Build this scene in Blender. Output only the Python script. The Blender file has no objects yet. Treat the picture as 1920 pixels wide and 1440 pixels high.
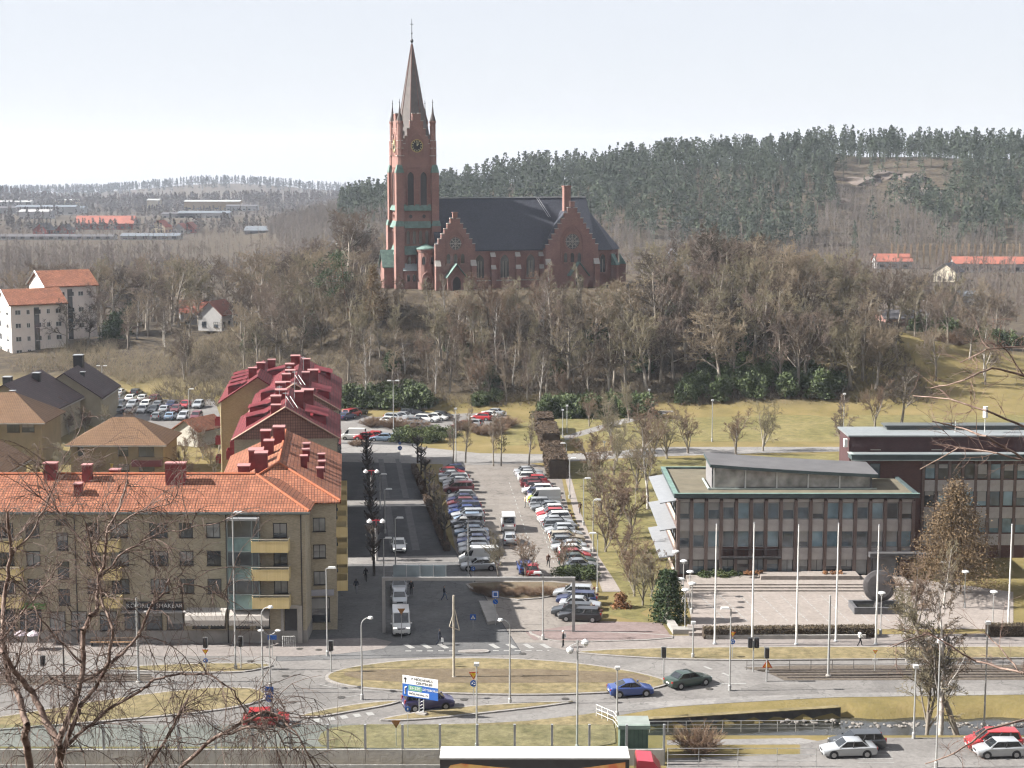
import bpy, bmesh, math, random
import numpy as np
from mathutils import Vector, Matrix
from mathutils.geometry import tessellate_polygon
R = math.radians
random.seed(7)
C = bpy.context.scene.collection
sc = bpy.context.scene

# ---------------------------------------------------------------- camera, sky, sun, exposure
CAM_H, FPX = 49.0, 3200.0
PITCH = math.atan(420 / 3200)
cam = bpy.data.cameras.new('camera'); camo = bpy.data.objects.new('camera', cam); C.objects.link(camo)
camo.location = (0, 0, CAM_H); camo.rotation_euler = (R(90) - PITCH, 0, 0)
cam.sensor_width = 36.0; cam.lens = 36.0 * FPX / 1920.0; cam.clip_start = 0.5; cam.clip_end = 20000
sc.camera = camo
SUN_EL, SUN_AZ = R(36), R(2.0)          # sun stands to the left, a touch towards the camera
sun_dir = Vector((-math.cos(SUN_EL) * math.cos(SUN_AZ), -math.cos(SUN_EL) * math.sin(SUN_AZ), math.sin(SUN_EL)))
w = bpy.data.worlds.new('World'); sc.world = w; w.use_nodes = True
nt = w.node_tree; bg = nt.nodes['Background']
sky = nt.nodes.new('ShaderNodeTexSky'); sky.sky_type = 'NISHITA'; sky.sun_disc = False
sky.sun_elevation = SUN_EL; sky.sun_rotation = math.atan2(sun_dir.x, sun_dir.y)
sky.air_density = 0.9; sky.dust_density = 0.45; sky.ozone_density = 2.5
veil = nt.nodes.new('ShaderNodeMix'); veil.data_type = 'RGBA'; veil.inputs[0].default_value = 0.87      # thin even high cloud over the clear sky
veil.inputs[7].default_value = (5.15, 5.25, 5.6, 1)
nt.links.new(sky.outputs[0], veil.inputs[6]); nt.links.new(veil.outputs[2], bg.inputs[0]); bg.inputs[1].default_value = 0.050
sl = bpy.data.lights.new('sun', 'SUN'); so = bpy.data.objects.new('sun', sl); C.objects.link(so)
sl.energy = 5.0; sl.angle = R(0.53); sl.color = (1.0, 0.965, 0.915)
so.rotation_euler = sun_dir.to_track_quat('Z', 'Y').to_euler(); so.location = (-200, 100, 200)
sc.view_settings.view_transform = 'Standard'; sc.view_settings.look = 'None'
sc.view_settings.exposure = 1.72; sc.view_settings.gamma = 1.0; sc.view_settings.use_curve_mapping = False
sc.render.engine = 'CYCLES'
cy = sc.cycles
cy.use_denoising = True
try: cy.denoiser = 'OPENIMAGEDENOISE'
except Exception: pass
cy.max_bounces = 5; cy.diffuse_bounces = 2; cy.glossy_bounces = 2; cy.transmission_bounces = 3
cy.transparent_max_bounces = 8; cy.volume_bounces = 0; cy.caustics_reflective = False; cy.caustics_refractive = False
cy.sample_clamp_indirect = 4.0; cy.filter_width = 1.25
try: cy.use_light_tree = False
except Exception: pass

# ---------------------------------------------------------------- the photograph's lens, used to survey the ground
_c, _s = math.cos(PITCH), math.sin(PITCH)
def ray(px, py):
    u = (px - 960) / FPX; v = (720 - py) / FPX
    return (u, _c + v * _s, -_s + v * _c)
def G(px, py, z=0.0):                       # survey point on the level z
    d = ray(px, py); t = (z - CAM_H) / d[2]
    return (d[0] * t, d[1] * t)
def AT(px, py, y):                          # survey point at the distance y
    d = ray(px, py); t = y / d[1]
    return Vector((d[0] * t, y, CAM_H + d[2] * t))

# ---------------------------------------------------------------- materials
MATS = {}
KA = 0.70                                   # the place's own reflectance under this exposure
def kc(c): return tuple(v * KA for v in c)
def nodes_of(name):
    m = bpy.data.materials.new(name); m.use_nodes = True
    n = m.node_tree; b = n.nodes['Principled BSDF']
    return m, n, b
def mat(name, col, rough=0.8, var=0.12, scale=1.5, metal=0.0, bump=0.0, bscale=None, spec=0.3, col2=None, coat=0.0, obj=False, detail=4.0):
    if name in MATS: return MATS[name]
    col = kc(col); col2 = kc(col2) if col2 else None
    m, n, b = nodes_of(name)
    b.inputs['Roughness'].default_value = rough; b.inputs['Metallic'].default_value = metal
    b.inputs['Specular IOR Level'].default_value = spec
    if coat: b.inputs['Coat Weight'].default_value = coat; b.inputs['Coat Roughness'].default_value = 0.08
    tc = n.nodes.new('ShaderNodeTexCoord') if obj else n.nodes.new('ShaderNodeNewGeometry')
    src = tc.outputs['Object'] if obj else tc.outputs['Position']
    if var > 0 or col2:
        t = n.nodes.new('ShaderNodeTexNoise'); t.inputs['Scale'].default_value = scale; t.inputs['Detail'].default_value = detail
        t.inputs['Roughness'].default_value = 0.62
        n.links.new(src, t.inputs['Vector'])
        r = n.nodes.new('ShaderNodeValToRGB'); r.color_ramp.elements[0].position = 0.32; r.color_ramp.elements[1].position = 0.68
        c2 = col2 if col2 else tuple(min(1, c * (1 + var)) for c in col)
        c1 = col if col2 else tuple(c * (1 - var) for c in col)
        r.color_ramp.elements[0].color = (*c1, 1); r.color_ramp.elements[1].color = (*c2, 1)
        n.links.new(t.outputs['Fac'], r.inputs['Fac']); n.links.new(r.outputs['Color'], b.inputs['Base Color'])
    else:
        b.inputs['Base Color'].default_value = (*col, 1)
    if bump:
        t2 = n.nodes.new('ShaderNodeTexNoise'); t2.inputs['Scale'].default_value = bscale or scale * 8; t2.inputs['Detail'].default_value = 4
        n.links.new(src, t2.inputs['Vector'])
        bp = n.nodes.new('ShaderNodeBump'); bp.inputs['Strength'].default_value = bump; bp.inputs['Distance'].default_value = 0.05
        n.links.new(t2.outputs['Fac'], bp.inputs['Height']); n.links.new(bp.outputs['Normal'], b.inputs['Normal'])
    MATS[name] = m
    return m
def uv_nodes(n, flat_v=None):
    """wall coordinates in the object's own frame: u runs along the face, v up it"""
    tc = n.nodes.new('ShaderNodeTexCoord'); sp = n.nodes.new('ShaderNodeSeparateXYZ'); n.links.new(tc.outputs['Object'], sp.inputs[0])
    sn = n.nodes.new('ShaderNodeSeparateXYZ'); n.links.new(tc.outputs['Normal'], sn.inputs[0])
    def M(op, a, b=None):
        q = n.nodes.new('ShaderNodeMath'); q.operation = op
        for i, v in enumerate((a, b)):
            if v is None: continue
            if isinstance(v, (int, float)): q.inputs[i].default_value = v
            else: n.links.new(v, q.inputs[i])
        return q.outputs[0]
    gx = M('GREATER_THAN', M('ABSOLUTE', sn.outputs[0]), M('ABSOLUTE', sn.outputs[1]))
    u = M('ADD', M('MULTIPLY', sp.outputs[1], gx), M('MULTIPLY', sp.outputs[0], M('SUBTRACT', 1.0, gx)))
    v = sp.outputs[2] if not flat_v else M('MULTIPLY', sp.outputs[2], flat_v)
    cb = n.nodes.new('ShaderNodeCombineXYZ'); n.links.new(u, cb.inputs[0]); n.links.new(v, cb.inputs[1])
    return cb.outputs[0], tc
def brick_mat(name, c1, c2, mortar, bw=0.25, bh=0.075, msize=0.008, rough=0.9, big=0.16, bump=0.25, offset=0.5, flat_v=None, bumpd=0.02, squash=1.0, bigscale=0.35, spec=0.2):
    if name in MATS: return MATS[name]
    c1, c2, mortar = kc(c1), kc(c2), kc(mortar)
    m, n, b = nodes_of(name); b.inputs['Roughness'].default_value = rough; b.inputs['Specular IOR Level'].default_value = spec
    uv, tc = uv_nodes(n, flat_v)
    t = n.nodes.new('ShaderNodeTexBrick'); n.links.new(uv, t.inputs['Vector'])
    t.inputs['Color1'].default_value = (*c1, 1); t.inputs['Color2'].default_value = (*c2, 1); t.inputs['Mortar'].default_value = (*mortar, 1)
    t.inputs['Scale'].default_value = 1.0; t.inputs['Brick Width'].default_value = bw; t.inputs['Row Height'].default_value = bh
    t.inputs['Mortar Size'].default_value = msize; t.offset = offset; t.inputs['Mortar Smooth'].default_value = 0.3; t.inputs['Bias'].default_value = 0.0
    ns = n.nodes.new('ShaderNodeTexNoise'); ns.inputs['Scale'].default_value = bigscale; ns.inputs['Detail'].default_value = 6; ns.inputs['Roughness'].default_value = 0.7
    n.links.new(tc.outputs['Object'], ns.inputs['Vector'])
    mp = n.nodes.new('ShaderNodeMapRange'); mp.inputs[1].default_value = 0.3; mp.inputs[2].default_value = 0.7
    mp.inputs[3].default_value = 1 - big; mp.inputs[4].default_value = 1 + big; n.links.new(ns.outputs['Fac'], mp.inputs[0])
    mx = n.nodes.new('ShaderNodeVectorMath'); mx.operation = 'SCALE'; n.links.new(t.outputs['Color'], mx.inputs[0]); n.links.new(mp.outputs[0], mx.inputs['Scale'])
    n.links.new(mx.outputs[0], b.inputs['Base Color'])
    if bump:
        bp = n.nodes.new('ShaderNodeBump'); bp.inputs['Strength'].default_value = bump; bp.inputs['Distance'].default_value = bumpd; bp.invert = True
        n.links.new(t.outputs['Fac'], bp.inputs['Height']); n.links.new(bp.outputs['Normal'], b.inputs['Normal'])
    MATS[name] = m
    return m
def glass_mat(name, col, rough=0.06, var=0.6):
    if name in MATS: return MATS[name]
    m, n, b = nodes_of(name); b.inputs['Roughness'].default_value = rough; b.inputs['Specular IOR Level'].default_value = 0.9
    tc = n.nodes.new('ShaderNodeNewGeometry'); t = n.nodes.new('ShaderNodeTexNoise'); t.inputs['Scale'].default_value = 0.55; t.inputs['Detail'].default_value = 3
    n.links.new(tc.outputs['Position'], t.inputs['Vector'])
    r = n.nodes.new('ShaderNodeValToRGB'); r.color_ramp.elements[0].position = 0.35; r.color_ramp.elements[1].position = 0.7
    r.color_ramp.elements[0].color = (*[c * (1 - var * .6) for c in col], 1); r.color_ramp.elements[1].color = (*[c * (1 + var) for c in col], 1)
    n.links.new(t.outputs['Fac'], r.inputs['Fac']); n.links.new(r.outputs['Color'], b.inputs['Base Color'])
    nb = n.nodes.new('ShaderNodeTexNoise'); nb.inputs['Scale'].default_value = 1.3; n.links.new(tc.outputs['Position'], nb.inputs['Vector'])
    bp = n.nodes.new('ShaderNodeBump'); bp.inputs['Strength'].default_value = 0.12; bp.inputs['Distance'].default_value = 0.05
    n.links.new(nb.outputs['Fac'], bp.inputs['Height']); n.links.new(bp.outputs['Normal'], b.inputs['Normal'])
    MATS[name] = m
    return m

# ---------------------------------------------------------------- mesh helpers
class MB:
    def __init__(s): s.v = []; s.f = []; s.m = []
    def add(s, vs, fs, mi=0):
        o = len(s.v); s.v += [tuple(p) for p in vs]; s.f += [tuple(i + o for i in f) for f in fs]; s.m += [mi] * len(fs); return s
    def box(s, cx, cy, cz, sx, sy, sz, mi=0, rz=0.0, taper=1.0):
        a, b_ = math.cos(rz), math.sin(rz); vs = []
        for k, z in enumerate((-.5, .5)):
            t = taper if k else 1.0
            for x, y in ((-.5, -.5), (.5, -.5), (.5, .5), (-.5, .5)):
                X, Y_ = x * sx * t, y * sy * t
                vs.append((cx + X * a - Y_ * b_, cy + X * b_ + Y_ * a, cz + z * sz))
        return s.add(vs, [(3, 2, 1, 0), (4, 5, 6, 7), (0, 1, 5, 4), (1, 2, 6, 5), (2, 3, 7, 6), (3, 0, 4, 7)], mi)
    def bx(s, x0, x1, y0, y1, z0, z1, mi=0): return s.box((x0 + x1) / 2, (y0 + y1) / 2, (z0 + z1) / 2, x1 - x0, y1 - y0, z1 - z0, mi)
    def quad(s, a, b, c, d, mi=0): return s.add([a, b, c, d], [(0, 1, 2, 3)], mi)
    def tri(s, a, b, c, mi=0): return s.add([a, b, c], [(0, 1, 2)], mi)
    def prism(s, poly, z0, z1, mi=0, top=None, bottom=True):
        n = len(poly)
        ar = sum(poly[i][0] * poly[(i + 1) % n][1] - poly[(i + 1) % n][0] * poly[i][1] for i in range(n))
        if ar < 0: poly = poly[::-1]
        tp = top or poly
        vs = [(p[0], p[1], z0) for p in poly] + [(p[0], p[1], z1) for p in tp]
        fs = [(i, (i + 1) % n, n + (i + 1) % n, n + i) for i in range(n)] + [tuple(range(n, 2 * n))]
        if bottom: fs.append(tuple(range(n - 1, -1, -1)))
        return s.add(vs, fs, mi)
    def vprism(s, poly, y0, y1, mi=0):           # outline in x,z swept along y
        n = len(poly)
        vs = [(p[0], y0, p[1]) for p in poly] + [(p[0], y1, p[1]) for p in poly]
        fs = [(i, (i + 1) % n, n + (i + 1) % n, n + i) for i in range(n)] + [tuple(range(n - 1, -1, -1)), tuple(range(n, 2 * n))]
        ar = sum(poly[i][0] * poly[(i + 1) % n][1] - poly[(i + 1) % n][0] * poly[i][1] for i in range(n))
        if ar > 0 and y1 > y0 or ar < 0 and y1 < y0: fs = [f[::-1] for f in fs]
        fs = [f[::-1] for f in fs]
        return s.add(vs, fs, mi)
    def tube(s, p0, p1, r0, r1=None, n=8, mi=0, cap=True):
        r1 = r0 if r1 is None else r1
        p0, p1 = Vector(p0), Vector(p1); d = (p1 - p0)
        if d.length < 1e-6: return s
        d.normalize(); up = Vector((0, 0, 1)) if abs(d.z) < .95 else Vector((1, 0, 0))
        a = d.cross(up).normalized(); b_ = a.cross(d)
        vs = []
        for p, r in ((p0, r0), (p1, r1)):
            for i in range(n):
                t = 2 * math.pi * i / n; vs.append(p + (a * math.cos(t) + b_ * math.sin(t)) * r)
        fs = [(i, n + i, n + (i + 1) % n, (i + 1) % n) for i in range(n)]
        if cap: fs += [tuple(range(n)), tuple(range(2 * n - 1, n - 1, -1))]
        return s.add(vs, fs, mi)
    def path(s, pts, r, n=6, mi=0):
        for a, b_ in zip(pts[:-1], pts[1:]): s.tube(a, b_, r, r, n, mi)
        return s
    def lathe(s, prof, n=12, c=(0, 0, 0), mi=0):
        vs = []
        for r, z in prof:
            for i in range(n):
                t = 2 * math.pi * i / n; vs.append((c[0] + r * math.cos(t), c[1] + r * math.sin(t), c[2] + z))
        k = len(prof); fs = []
        for j in range(k - 1):
            for i in range(n):
                fs.append((j * n + i, j * n + (i + 1) % n, (j + 1) * n + (i + 1) % n, (j + 1) * n + i))
        fs += [tuple(range(n - 1, -1, -1)), tuple(range((k - 1) * n, k * n))]
        return s.add(vs, fs, mi)
    def disc(s, c, nrm, r, th, n=20, mi=0):
        nv = Vector(nrm).normalized(); c = Vector(c)
        return s.tube(c - nv * th / 2, c + nv * th / 2, r, r, n, mi)
    def mesh(s, name, mats, smooth=False):
        me = bpy.data.meshes.new(name); me.from_pydata(s.v, [], s.f)
        if not isinstance(mats, (list, tuple)): mats = [mats]
        for m in mats: me.materials.append(m)
        if len(mats) > 1: me.polygons.foreach_set('material_index', s.m)
        if smooth: me.polygons.foreach_set('use_smooth', [True] * len(s.f))
        me.update(); return me
    def build(s, name, mats, parent=None, loc=(0, 0, 0), rz=0.0, smooth=False):
        return obj(name, s.mesh(name, mats, smooth), parent, loc, rz)
def obj(name, me, parent=None, loc=(0, 0, 0), rz=0.0):
    o = bpy.data.objects.new(name, me); C.objects.link(o); o.location = loc
    if rz: o.rotation_euler = (0, 0, rz)
    if parent: o.parent = parent
    return o
def tag(o, label=None, cat=None, group=None, kind=None):
    if label: o['label'] = label
    if cat: o['category'] = cat
    if group: o['group'] = group
    if kind: o['kind'] = kind
    return o
def thing(name, label, cat, loc=(0, 0, 0), rz=0.0, group=None):
    o = bpy.data.objects.new(name, None); C.objects.link(o); o.location = loc; o.rotation_euler = (0, 0, rz); o.empty_display_size = .3
    return tag(o, label, cat, group)
def copy_tree(o, parent=None):
    c = o.copy(); C.objects.link(c); c.parent = parent
    for ch in o.children: copy_tree(ch, c)
    return c
def struct(name, mb, m, **k): return tag(mb.build(name, m, **k), kind='structure')
def np_mesh(name, V, Fc, mats, matidx=None, smooth=False):
    """V (n,3), Fc (m,3|4) arrays -> mesh"""
    me = bpy.data.meshes.new(name); k = Fc.shape[1]
    me.vertices.add(len(V)); me.vertices.foreach_set('co', np.ascontiguousarray(V, dtype=np.float32).ravel())
    me.loops.add(Fc.size); me.loops.foreach_set('vertex_index', np.ascontiguousarray(Fc, dtype=np.int32).ravel())
    me.polygons.add(len(Fc)); me.polygons.foreach_set('loop_start', np.arange(0, Fc.size, k, dtype=np.int32))
    if matidx is not None: me.polygons.foreach_set('material_index', np.asarray(matidx, dtype=np.int32))
    if smooth: me.polygons.foreach_set('use_smooth', np.ones(len(Fc), dtype=bool))
    for m in (mats if isinstance(mats, (list, tuple)) else [mats]): me.materials.append(m)
    me.update(calc_edges=True); me.validate(); return me
def to_mesh_once(o):
    """evaluate one object by itself in a scratch scene and keep the plain mesh"""
    s = bpy.data.scenes.new('scratch'); s.collection.objects.link(o)
    with bpy.context.temp_override(scene=s, view_layer=s.view_layers[0]): dg = bpy.context.evaluated_depsgraph_get()
    me = bpy.data.meshes.new_from_object(o.evaluated_get(dg)); bpy.data.objects.remove(o); bpy.data.scenes.remove(s); return me
def ss(a, b, x):
    t = np.clip((x - a) / (b - a), 0, 1); return t * t * (3 - 2 * t)
ORD = ['first', 'second', 'third', 'fourth', 'fifth', 'sixth', 'seventh', 'eighth', 'ninth', 'tenth', 'eleventh', 'twelfth', 'thirteenth',
       'fourteenth', 'fifteenth', 'sixteenth', 'seventeenth', 'eighteenth', 'nineteenth', 'twentieth', 'twenty-first', 'twenty-second', 'twenty-third', 'twenty-fourth', 'twenty-fifth', 'twenty-sixth', 'twenty-seventh', 'twenty-eighth']
HAZE = 0.000085
# ---------------------------------------------------------------- terrain: one sheet from under the camera to the horizon
_rng = np.random.default_rng(3)
RIDGE_PX = np.array([-400, 300, 480, 560, 640, 700, 820, 900, 1000, 1100, 1200, 1400, 1560, 1800, 1920, 2400.])
RIDGE_Y = np.array([430, 420, 405, 385, 362, 350, 336, 322, 302, 292, 277, 263, 251, 258, 263, 262.])
_NT = {}
def vnoise(x, y, s, seed=0):
    T = _NT.get(seed)
    if T is None: T = _NT[seed] = np.random.default_rng(seed).random((64, 64))
    X, Y_ = np.asarray(x) / s, np.asarray(y) / s
    xi, yi = np.floor(X).astype(int), np.floor(Y_).astype(int); fx, fy = X - xi, Y_ - yi
    fx, fy = fx * fx * (3 - 2 * fx), fy * fy * (3 - 2 * fy)
    g = lambda a, b: T[a % 64, b % 64]
    return (g(xi, yi) * (1 - fx) + g(xi + 1, yi) * fx) * (1 - fy) + (g(xi, yi + 1) * (1 - fx) + g(xi + 1, yi + 1) * fx) * fy
def river(x, y):
    """depth of the stream bed below the street"""
    x, y = np.asarray(x, float), np.asarray(y, float)
    far = np.where(x < 29, 145.2 + (x - 11.5) * 0.19, 147.6)
    near = 141.6
    d1 = ss(0, .35, y - near); d2 = np.where(x < 29, ss(-.02, .3, far - y), ss(-2.6, 0.6, far - y + 0.3 * np.sin(x * .9)))
    return 1.3 * d1 * d2 * ss(10.6, 11.2, x) * (1 - ss(88, 92, x))
def terrain(x, y):
    x, y = np.asarray(x, float), np.asarray(y, float)
    z = np.maximum(0, 47.3 - 0.42 * np.maximum(y, 0))
    # church hill
    foot = 350 - 17 * ss(-62, -28, x) - 6 * ss(30, 60, x)
    gx = 0.30 + 0.70 * ss(-80, -36, x); gx = gx * (1 - 0.55 * ss(40, 96, x)) * (1 - .6 * ss(80, 130, x))
    gx = gx * (1 - .55 * ss(-100, -150, x) * 0)
    up = ss(0, 1, (y - foot) / 56.0) * 0.55 + 0.45 * np.clip((y - foot) / 52.0, 0, 1)
    down = 1 - ss(425, 540, y)
    n = (vnoise(x, y, 9, 1) - .5) * 1.6 + (vnoise(x, y, 24, 2) - .5) * 2.5
    pl = ss(378, 384, y) * ss(-40, -34, x) * (1 - ss(34, 40, x)) * (1 - ss(418, 426, y))
    slope = 20 * gx * up * down
    z = z + slope * (1 - pl) + 20.0 * pl + n * np.clip(slope / 8, 0, 1) * (1 - pl) * (1 - ss(540, 600, y))
    # wooded hill to the right, ridges far left
    px = 960 + 3200 * x / np.maximum(y, 1)
    py = np.interp(px, RIDGE_PX, RIDGE_Y)
    top = 49 + (300 - py) / 3.0 - 14
    up2 = ss(800, 1060, y) * 0.5 + 0.5 * np.clip((y - 820) / 240, 0, 1)
    h2 = np.maximum(top, 0) * up2 * (1 - ss(1120, 1600, y))
    z = z + h2 + (vnoise(x, y, 40, 4) - .5) * 6 * np.clip(h2 / 10, 0, 1)
    base = -0.04 * np.maximum(y - 1500, 0)
    r1 = (23 + 10 * (vnoise(x, y * 0, 260, 5) - .5) + 16 * ss(-560, -760, x)) * ss(1850, 2200, y) * (1 - ss(2250, 2500, y))
    r2 = (62 + 20 * np.exp(-((px - 430) / 170.0) ** 2)) * ss(2700, 3500, y) * (1 - ss(3550, 4200, y))
    z = z + base + r1 + r2
    return z - river(x, y)
ys = np.concatenate([np.arange(-60, 134, 4), np.arange(134, 152, .45), np.arange(152, 325, 6), np.arange(325, 440, 2.0), np.arange(440, 800, 12), np.arange(800, 1240, 11), np.geomspace(1240, 4450, 60)])
xs = np.concatenate([-np.geomspace(1200, 130, 26), np.arange(-126, 9, 3.0), np.arange(9, 92, .9), np.arange(92, 130, 3.0), np.geomspace(130, 1200, 26)])
KX = np.maximum(1.0, ys / 1000.0)
X2 = xs[None, :] * np.maximum(1.0, ys / 900.0)[:, None]; Y2 = np.repeat(ys[:, None], len(xs), 1)
V = np.stack([X2, Y2, terrain(X2, Y2)], -1).reshape(-1, 3)
ny, nx = len(ys), len(xs)
I = np.arange(ny * nx).reshape(ny, nx)
Fq = np.stack([I[:-1, :-1], I[:-1, 1:], I[1:, 1:], I[1:, :-1]], -1).reshape(-1, 4)
def ground_mat():
    m, n, b = nodes_of('ground_soil'); b.inputs['Roughness'].default_value = 0.95; b.inputs['Specular IOR Level'].default_value = 0.1
    g = n.nodes.new('ShaderNodeNewGeometry')
    def noise(s, d=5):
        t = n.nodes.new('ShaderNodeTexNoise'); t.inputs['Scale'].default_value = s; t.inputs['Detail'].default_value = d; t.inputs['Roughness'].default_value = .65
        n.links.new(g.outputs['Position'], t.inputs['Vector']); return t.outputs['Fac']
    def ramp(f, stops):
        r = n.nodes.new('ShaderNodeValToRGB'); e = r.color_ramp.elements
        while len(e) < len(stops): e.new(0.5)
        for k, (p, c) in enumerate(stops): e[k].position = p; e[k].color = (*kc(c), 1)
        n.links.new(f, r.inputs['Fac']); return r.outputs['Color']
    grass = ramp(noise(.16), [(.30, (.14, .115, .045)), (.5, (.195, .155, .065)), (.68, (.24, .185, .085))])
    litter = ramp(noise(.5), [(.3, (.045, .036, .027)), (.5, (.085, .068, .05)), (.66, (.135, .108, .072)), (.8, (.19, .16, .095))])
    sp = n.nodes.new('ShaderNodeSeparateXYZ'); n.links.new(g.outputs['Position'], sp.inputs[0])
    mr = n.nodes.new('ShaderNodeMapRange'); mr.inputs[1].default_value = .6; mr.inputs[2].default_value = 2.6; n.links.new(sp.outputs[2], mr.inputs[0])
    my = n.nodes.new('ShaderNodeMapRange'); my.inputs[1].default_value = 395; my.inputs[2].default_value = 450; n.links.new(sp.outputs[1], my.inputs[0])
    mm = n.nodes.new('ShaderNodeMath'); mm.operation = 'MAXIMUM'; n.links.new(mr.outputs[0], mm.inputs[0]); n.links.new(my.outputs[0], mm.inputs[1])
    lx = n.nodes.new('ShaderNodeMapRange'); lx.inputs[1].default_value = 60; lx.inputs[2].default_value = 72; n.links.new(sp.outputs[0], lx.inputs[0])
    ly = n.nodes.new('ShaderNodeMapRange'); ly.inputs[1].default_value = 402; ly.inputs[2].default_value = 388; n.links.new(sp.outputs[1], ly.inputs[0])
    lm = n.nodes.new('ShaderNodeMath'); lm.operation = 'MULTIPLY'; n.links.new(lx.outputs[0], lm.inputs[0]); n.links.new(ly.outputs[0], lm.inputs[1])
    mr = n.nodes.new('ShaderNodeMath'); mr.operation = 'SUBTRACT'; mr.use_clamp = True; n.links.new(mm.outputs[0], mr.inputs[0]); n.links.new(lm.outputs[0], mr.inputs[1])
    mx = n.nodes.new('ShaderNodeMix'); mx.data_type = 'RGBA'; n.links.new(mr.outputs[0], mx.inputs[0]); n.links.new(grass, mx.inputs[6]); n.links.new(litter, mx.inputs[7])
    n.links.new(mx.outputs[2], b.inputs['Base Color'])
    bp = n.nodes.new('ShaderNodeBump'); bp.inputs['Strength'].default_value = .6; bp.inputs['Distance'].default_value = .15
    n.links.new(noise(2.2), bp.inputs['Height']); n.links.new(bp.outputs['Normal'], b.inputs['Normal'])
    return m
GM = ground_mat()
tag(obj('ground', np_mesh('ground', V, Fq, GM, smooth=True)), kind='structure')

# ---------------------------------------------------------------- surfaces
def surf_mat(name, stops, scale, bump=.3, rough=.92, fine=30., detail=8., crack=0.0, speck=.22, sspeck=2.2):
    """a surface: broad patches plus fine speckle"""
    m, n, b = nodes_of(name); b.inputs['Roughness'].default_value = rough; b.inputs['Specular IOR Level'].default_value = .15
    g = n.nodes.new('ShaderNodeNewGeometry')
    t = n.nodes.new('ShaderNodeTexNoise'); t.inputs['Scale'].default_value = scale; t.inputs['Detail'].default_value = detail; t.inputs['Roughness'].default_value = .7
    n.links.new(g.outputs['Position'], t.inputs['Vector'])
    r = n.nodes.new('ShaderNodeValToRGB'); e = r.color_ramp.elements
    while len(e) < len(stops): e.new(.5)
    for k, (p, c) in enumerate(stops): e[k].position = p; e[k].color = (*kc(c), 1)
    n.links.new(t.outputs['Fac'], r.inputs['Fac']); col = r.outputs['Color']
    def times(col, fac):
        q = n.nodes.new('ShaderNodeVectorMath'); q.operation = 'SCALE'; n.links.new(col, q.inputs[0]); n.links.new(fac, q.inputs['Scale']); return q.outputs[0]
    t3 = n.nodes.new('ShaderNodeTexNoise'); t3.inputs['Scale'].default_value = sspeck; t3.inputs['Detail'].default_value = 6; t3.inputs['Roughness'].default_value = .75; n.links.new(g.outputs['Position'], t3.inputs['Vector'])
    mp = n.nodes.new('ShaderNodeMapRange'); mp.inputs[1].default_value = .3; mp.inputs[2].default_value = .7; mp.inputs[3].default_value = 1 - speck; mp.inputs[4].default_value = 1 + speck; n.links.new(t3.outputs['Fac'], mp.inputs[0]); col = times(col, mp.outputs[0])
    if crack:
        wv = n.nodes.new('ShaderNodeVectorMath'); wv.operation = 'ADD'; nz = n.nodes.new('ShaderNodeTexNoise'); nz.inputs['Scale'].default_value = .5; n.links.new(g.outputs['Position'], nz.inputs['Vector']); sc_ = n.nodes.new('ShaderNodeVectorMath'); sc_.operation = 'SCALE'; sc_.inputs['Scale'].default_value = 3.0; n.links.new(nz.outputs['Color'], sc_.inputs[0]); n.links.new(g.outputs['Position'], wv.inputs[0]); n.links.new(sc_.outputs[0], wv.inputs[1])
        vo = n.nodes.new('ShaderNodeTexVoronoi'); vo.feature = 'DISTANCE_TO_EDGE'; vo.inputs['Scale'].default_value = crack; n.links.new(wv.outputs[0], vo.inputs['Vector'])
        m2 = n.nodes.new('ShaderNodeMapRange'); m2.inputs[1].default_value = .0; m2.inputs[2].default_value = .012; m2.inputs[3].default_value = .62; m2.inputs[4].default_value = 1.0; n.links.new(vo.outputs['Distance'], m2.inputs[0]); col = times(col, m2.outputs[0])
        v2 = n.nodes.new('ShaderNodeTexVoronoi'); v2.inputs['Scale'].default_value = crack * .55; v2.distance = 'CHEBYCHEV'; n.links.new(g.outputs['Position'], v2.inputs['Vector']); sx = n.nodes.new('ShaderNodeSeparateXYZ'); n.links.new(v2.outputs['Color'], sx.inputs[0])
        m3 = n.nodes.new('ShaderNodeMapRange'); m3.inputs[1].default_value = .0; m3.inputs[2].default_value = 1.; m3.inputs[3].default_value = .86; m3.inputs[4].default_value = 1.1; n.links.new(sx.outputs[0], m3.inputs[0]); col = times(col, m3.outputs[0])
    n.links.new(col, b.inputs['Base Color'])
    t2 = n.nodes.new('ShaderNodeTexNoise'); t2.inputs['Scale'].default_value = fine; n.links.new(g.outputs['Position'], t2.inputs['Vector'])
    bp = n.nodes.new('ShaderNodeBump'); bp.inputs['Strength'].default_value = bump; bp.inputs['Distance'].default_value = .03
    n.links.new(t2.outputs['Fac'], bp.inputs['Height']); n.links.new(bp.outputs['Normal'], b.inputs['Normal'])
    MATS[name] = m; return m
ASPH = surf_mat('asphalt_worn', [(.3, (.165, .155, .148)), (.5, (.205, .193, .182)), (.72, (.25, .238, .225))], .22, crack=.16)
ASPH2 = surf_mat('asphalt_street_shade', [(.3, (.05, .051, .055)), (.5, (.066, .066, .07)), (.72, (.095, .094, .094))], .3, crack=.2)  # darker than the open asphalt: the street's shade is deepened in the colour
PATHM = surf_mat('path_asphalt', [(.3, (.205, .195, .185)), (.6, (.26, .248, .235))], .4, crack=.25)
PAVE = surf_mat('pavement_slabs', [(.3, (.2, .18, .168)), (.5, (.245, .218, .202)), (.7, (.285, .255, .235))], .5)
PINK = surf_mat('red_paving', [(.3, (.18, .135, .125)), (.6, (.235, .182, .17))], .5)
PLAZA = surf_mat('plaza_paving', [(.3, (.255, .222, .198)), (.6, (.31, .272, .245))], .35)
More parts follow.
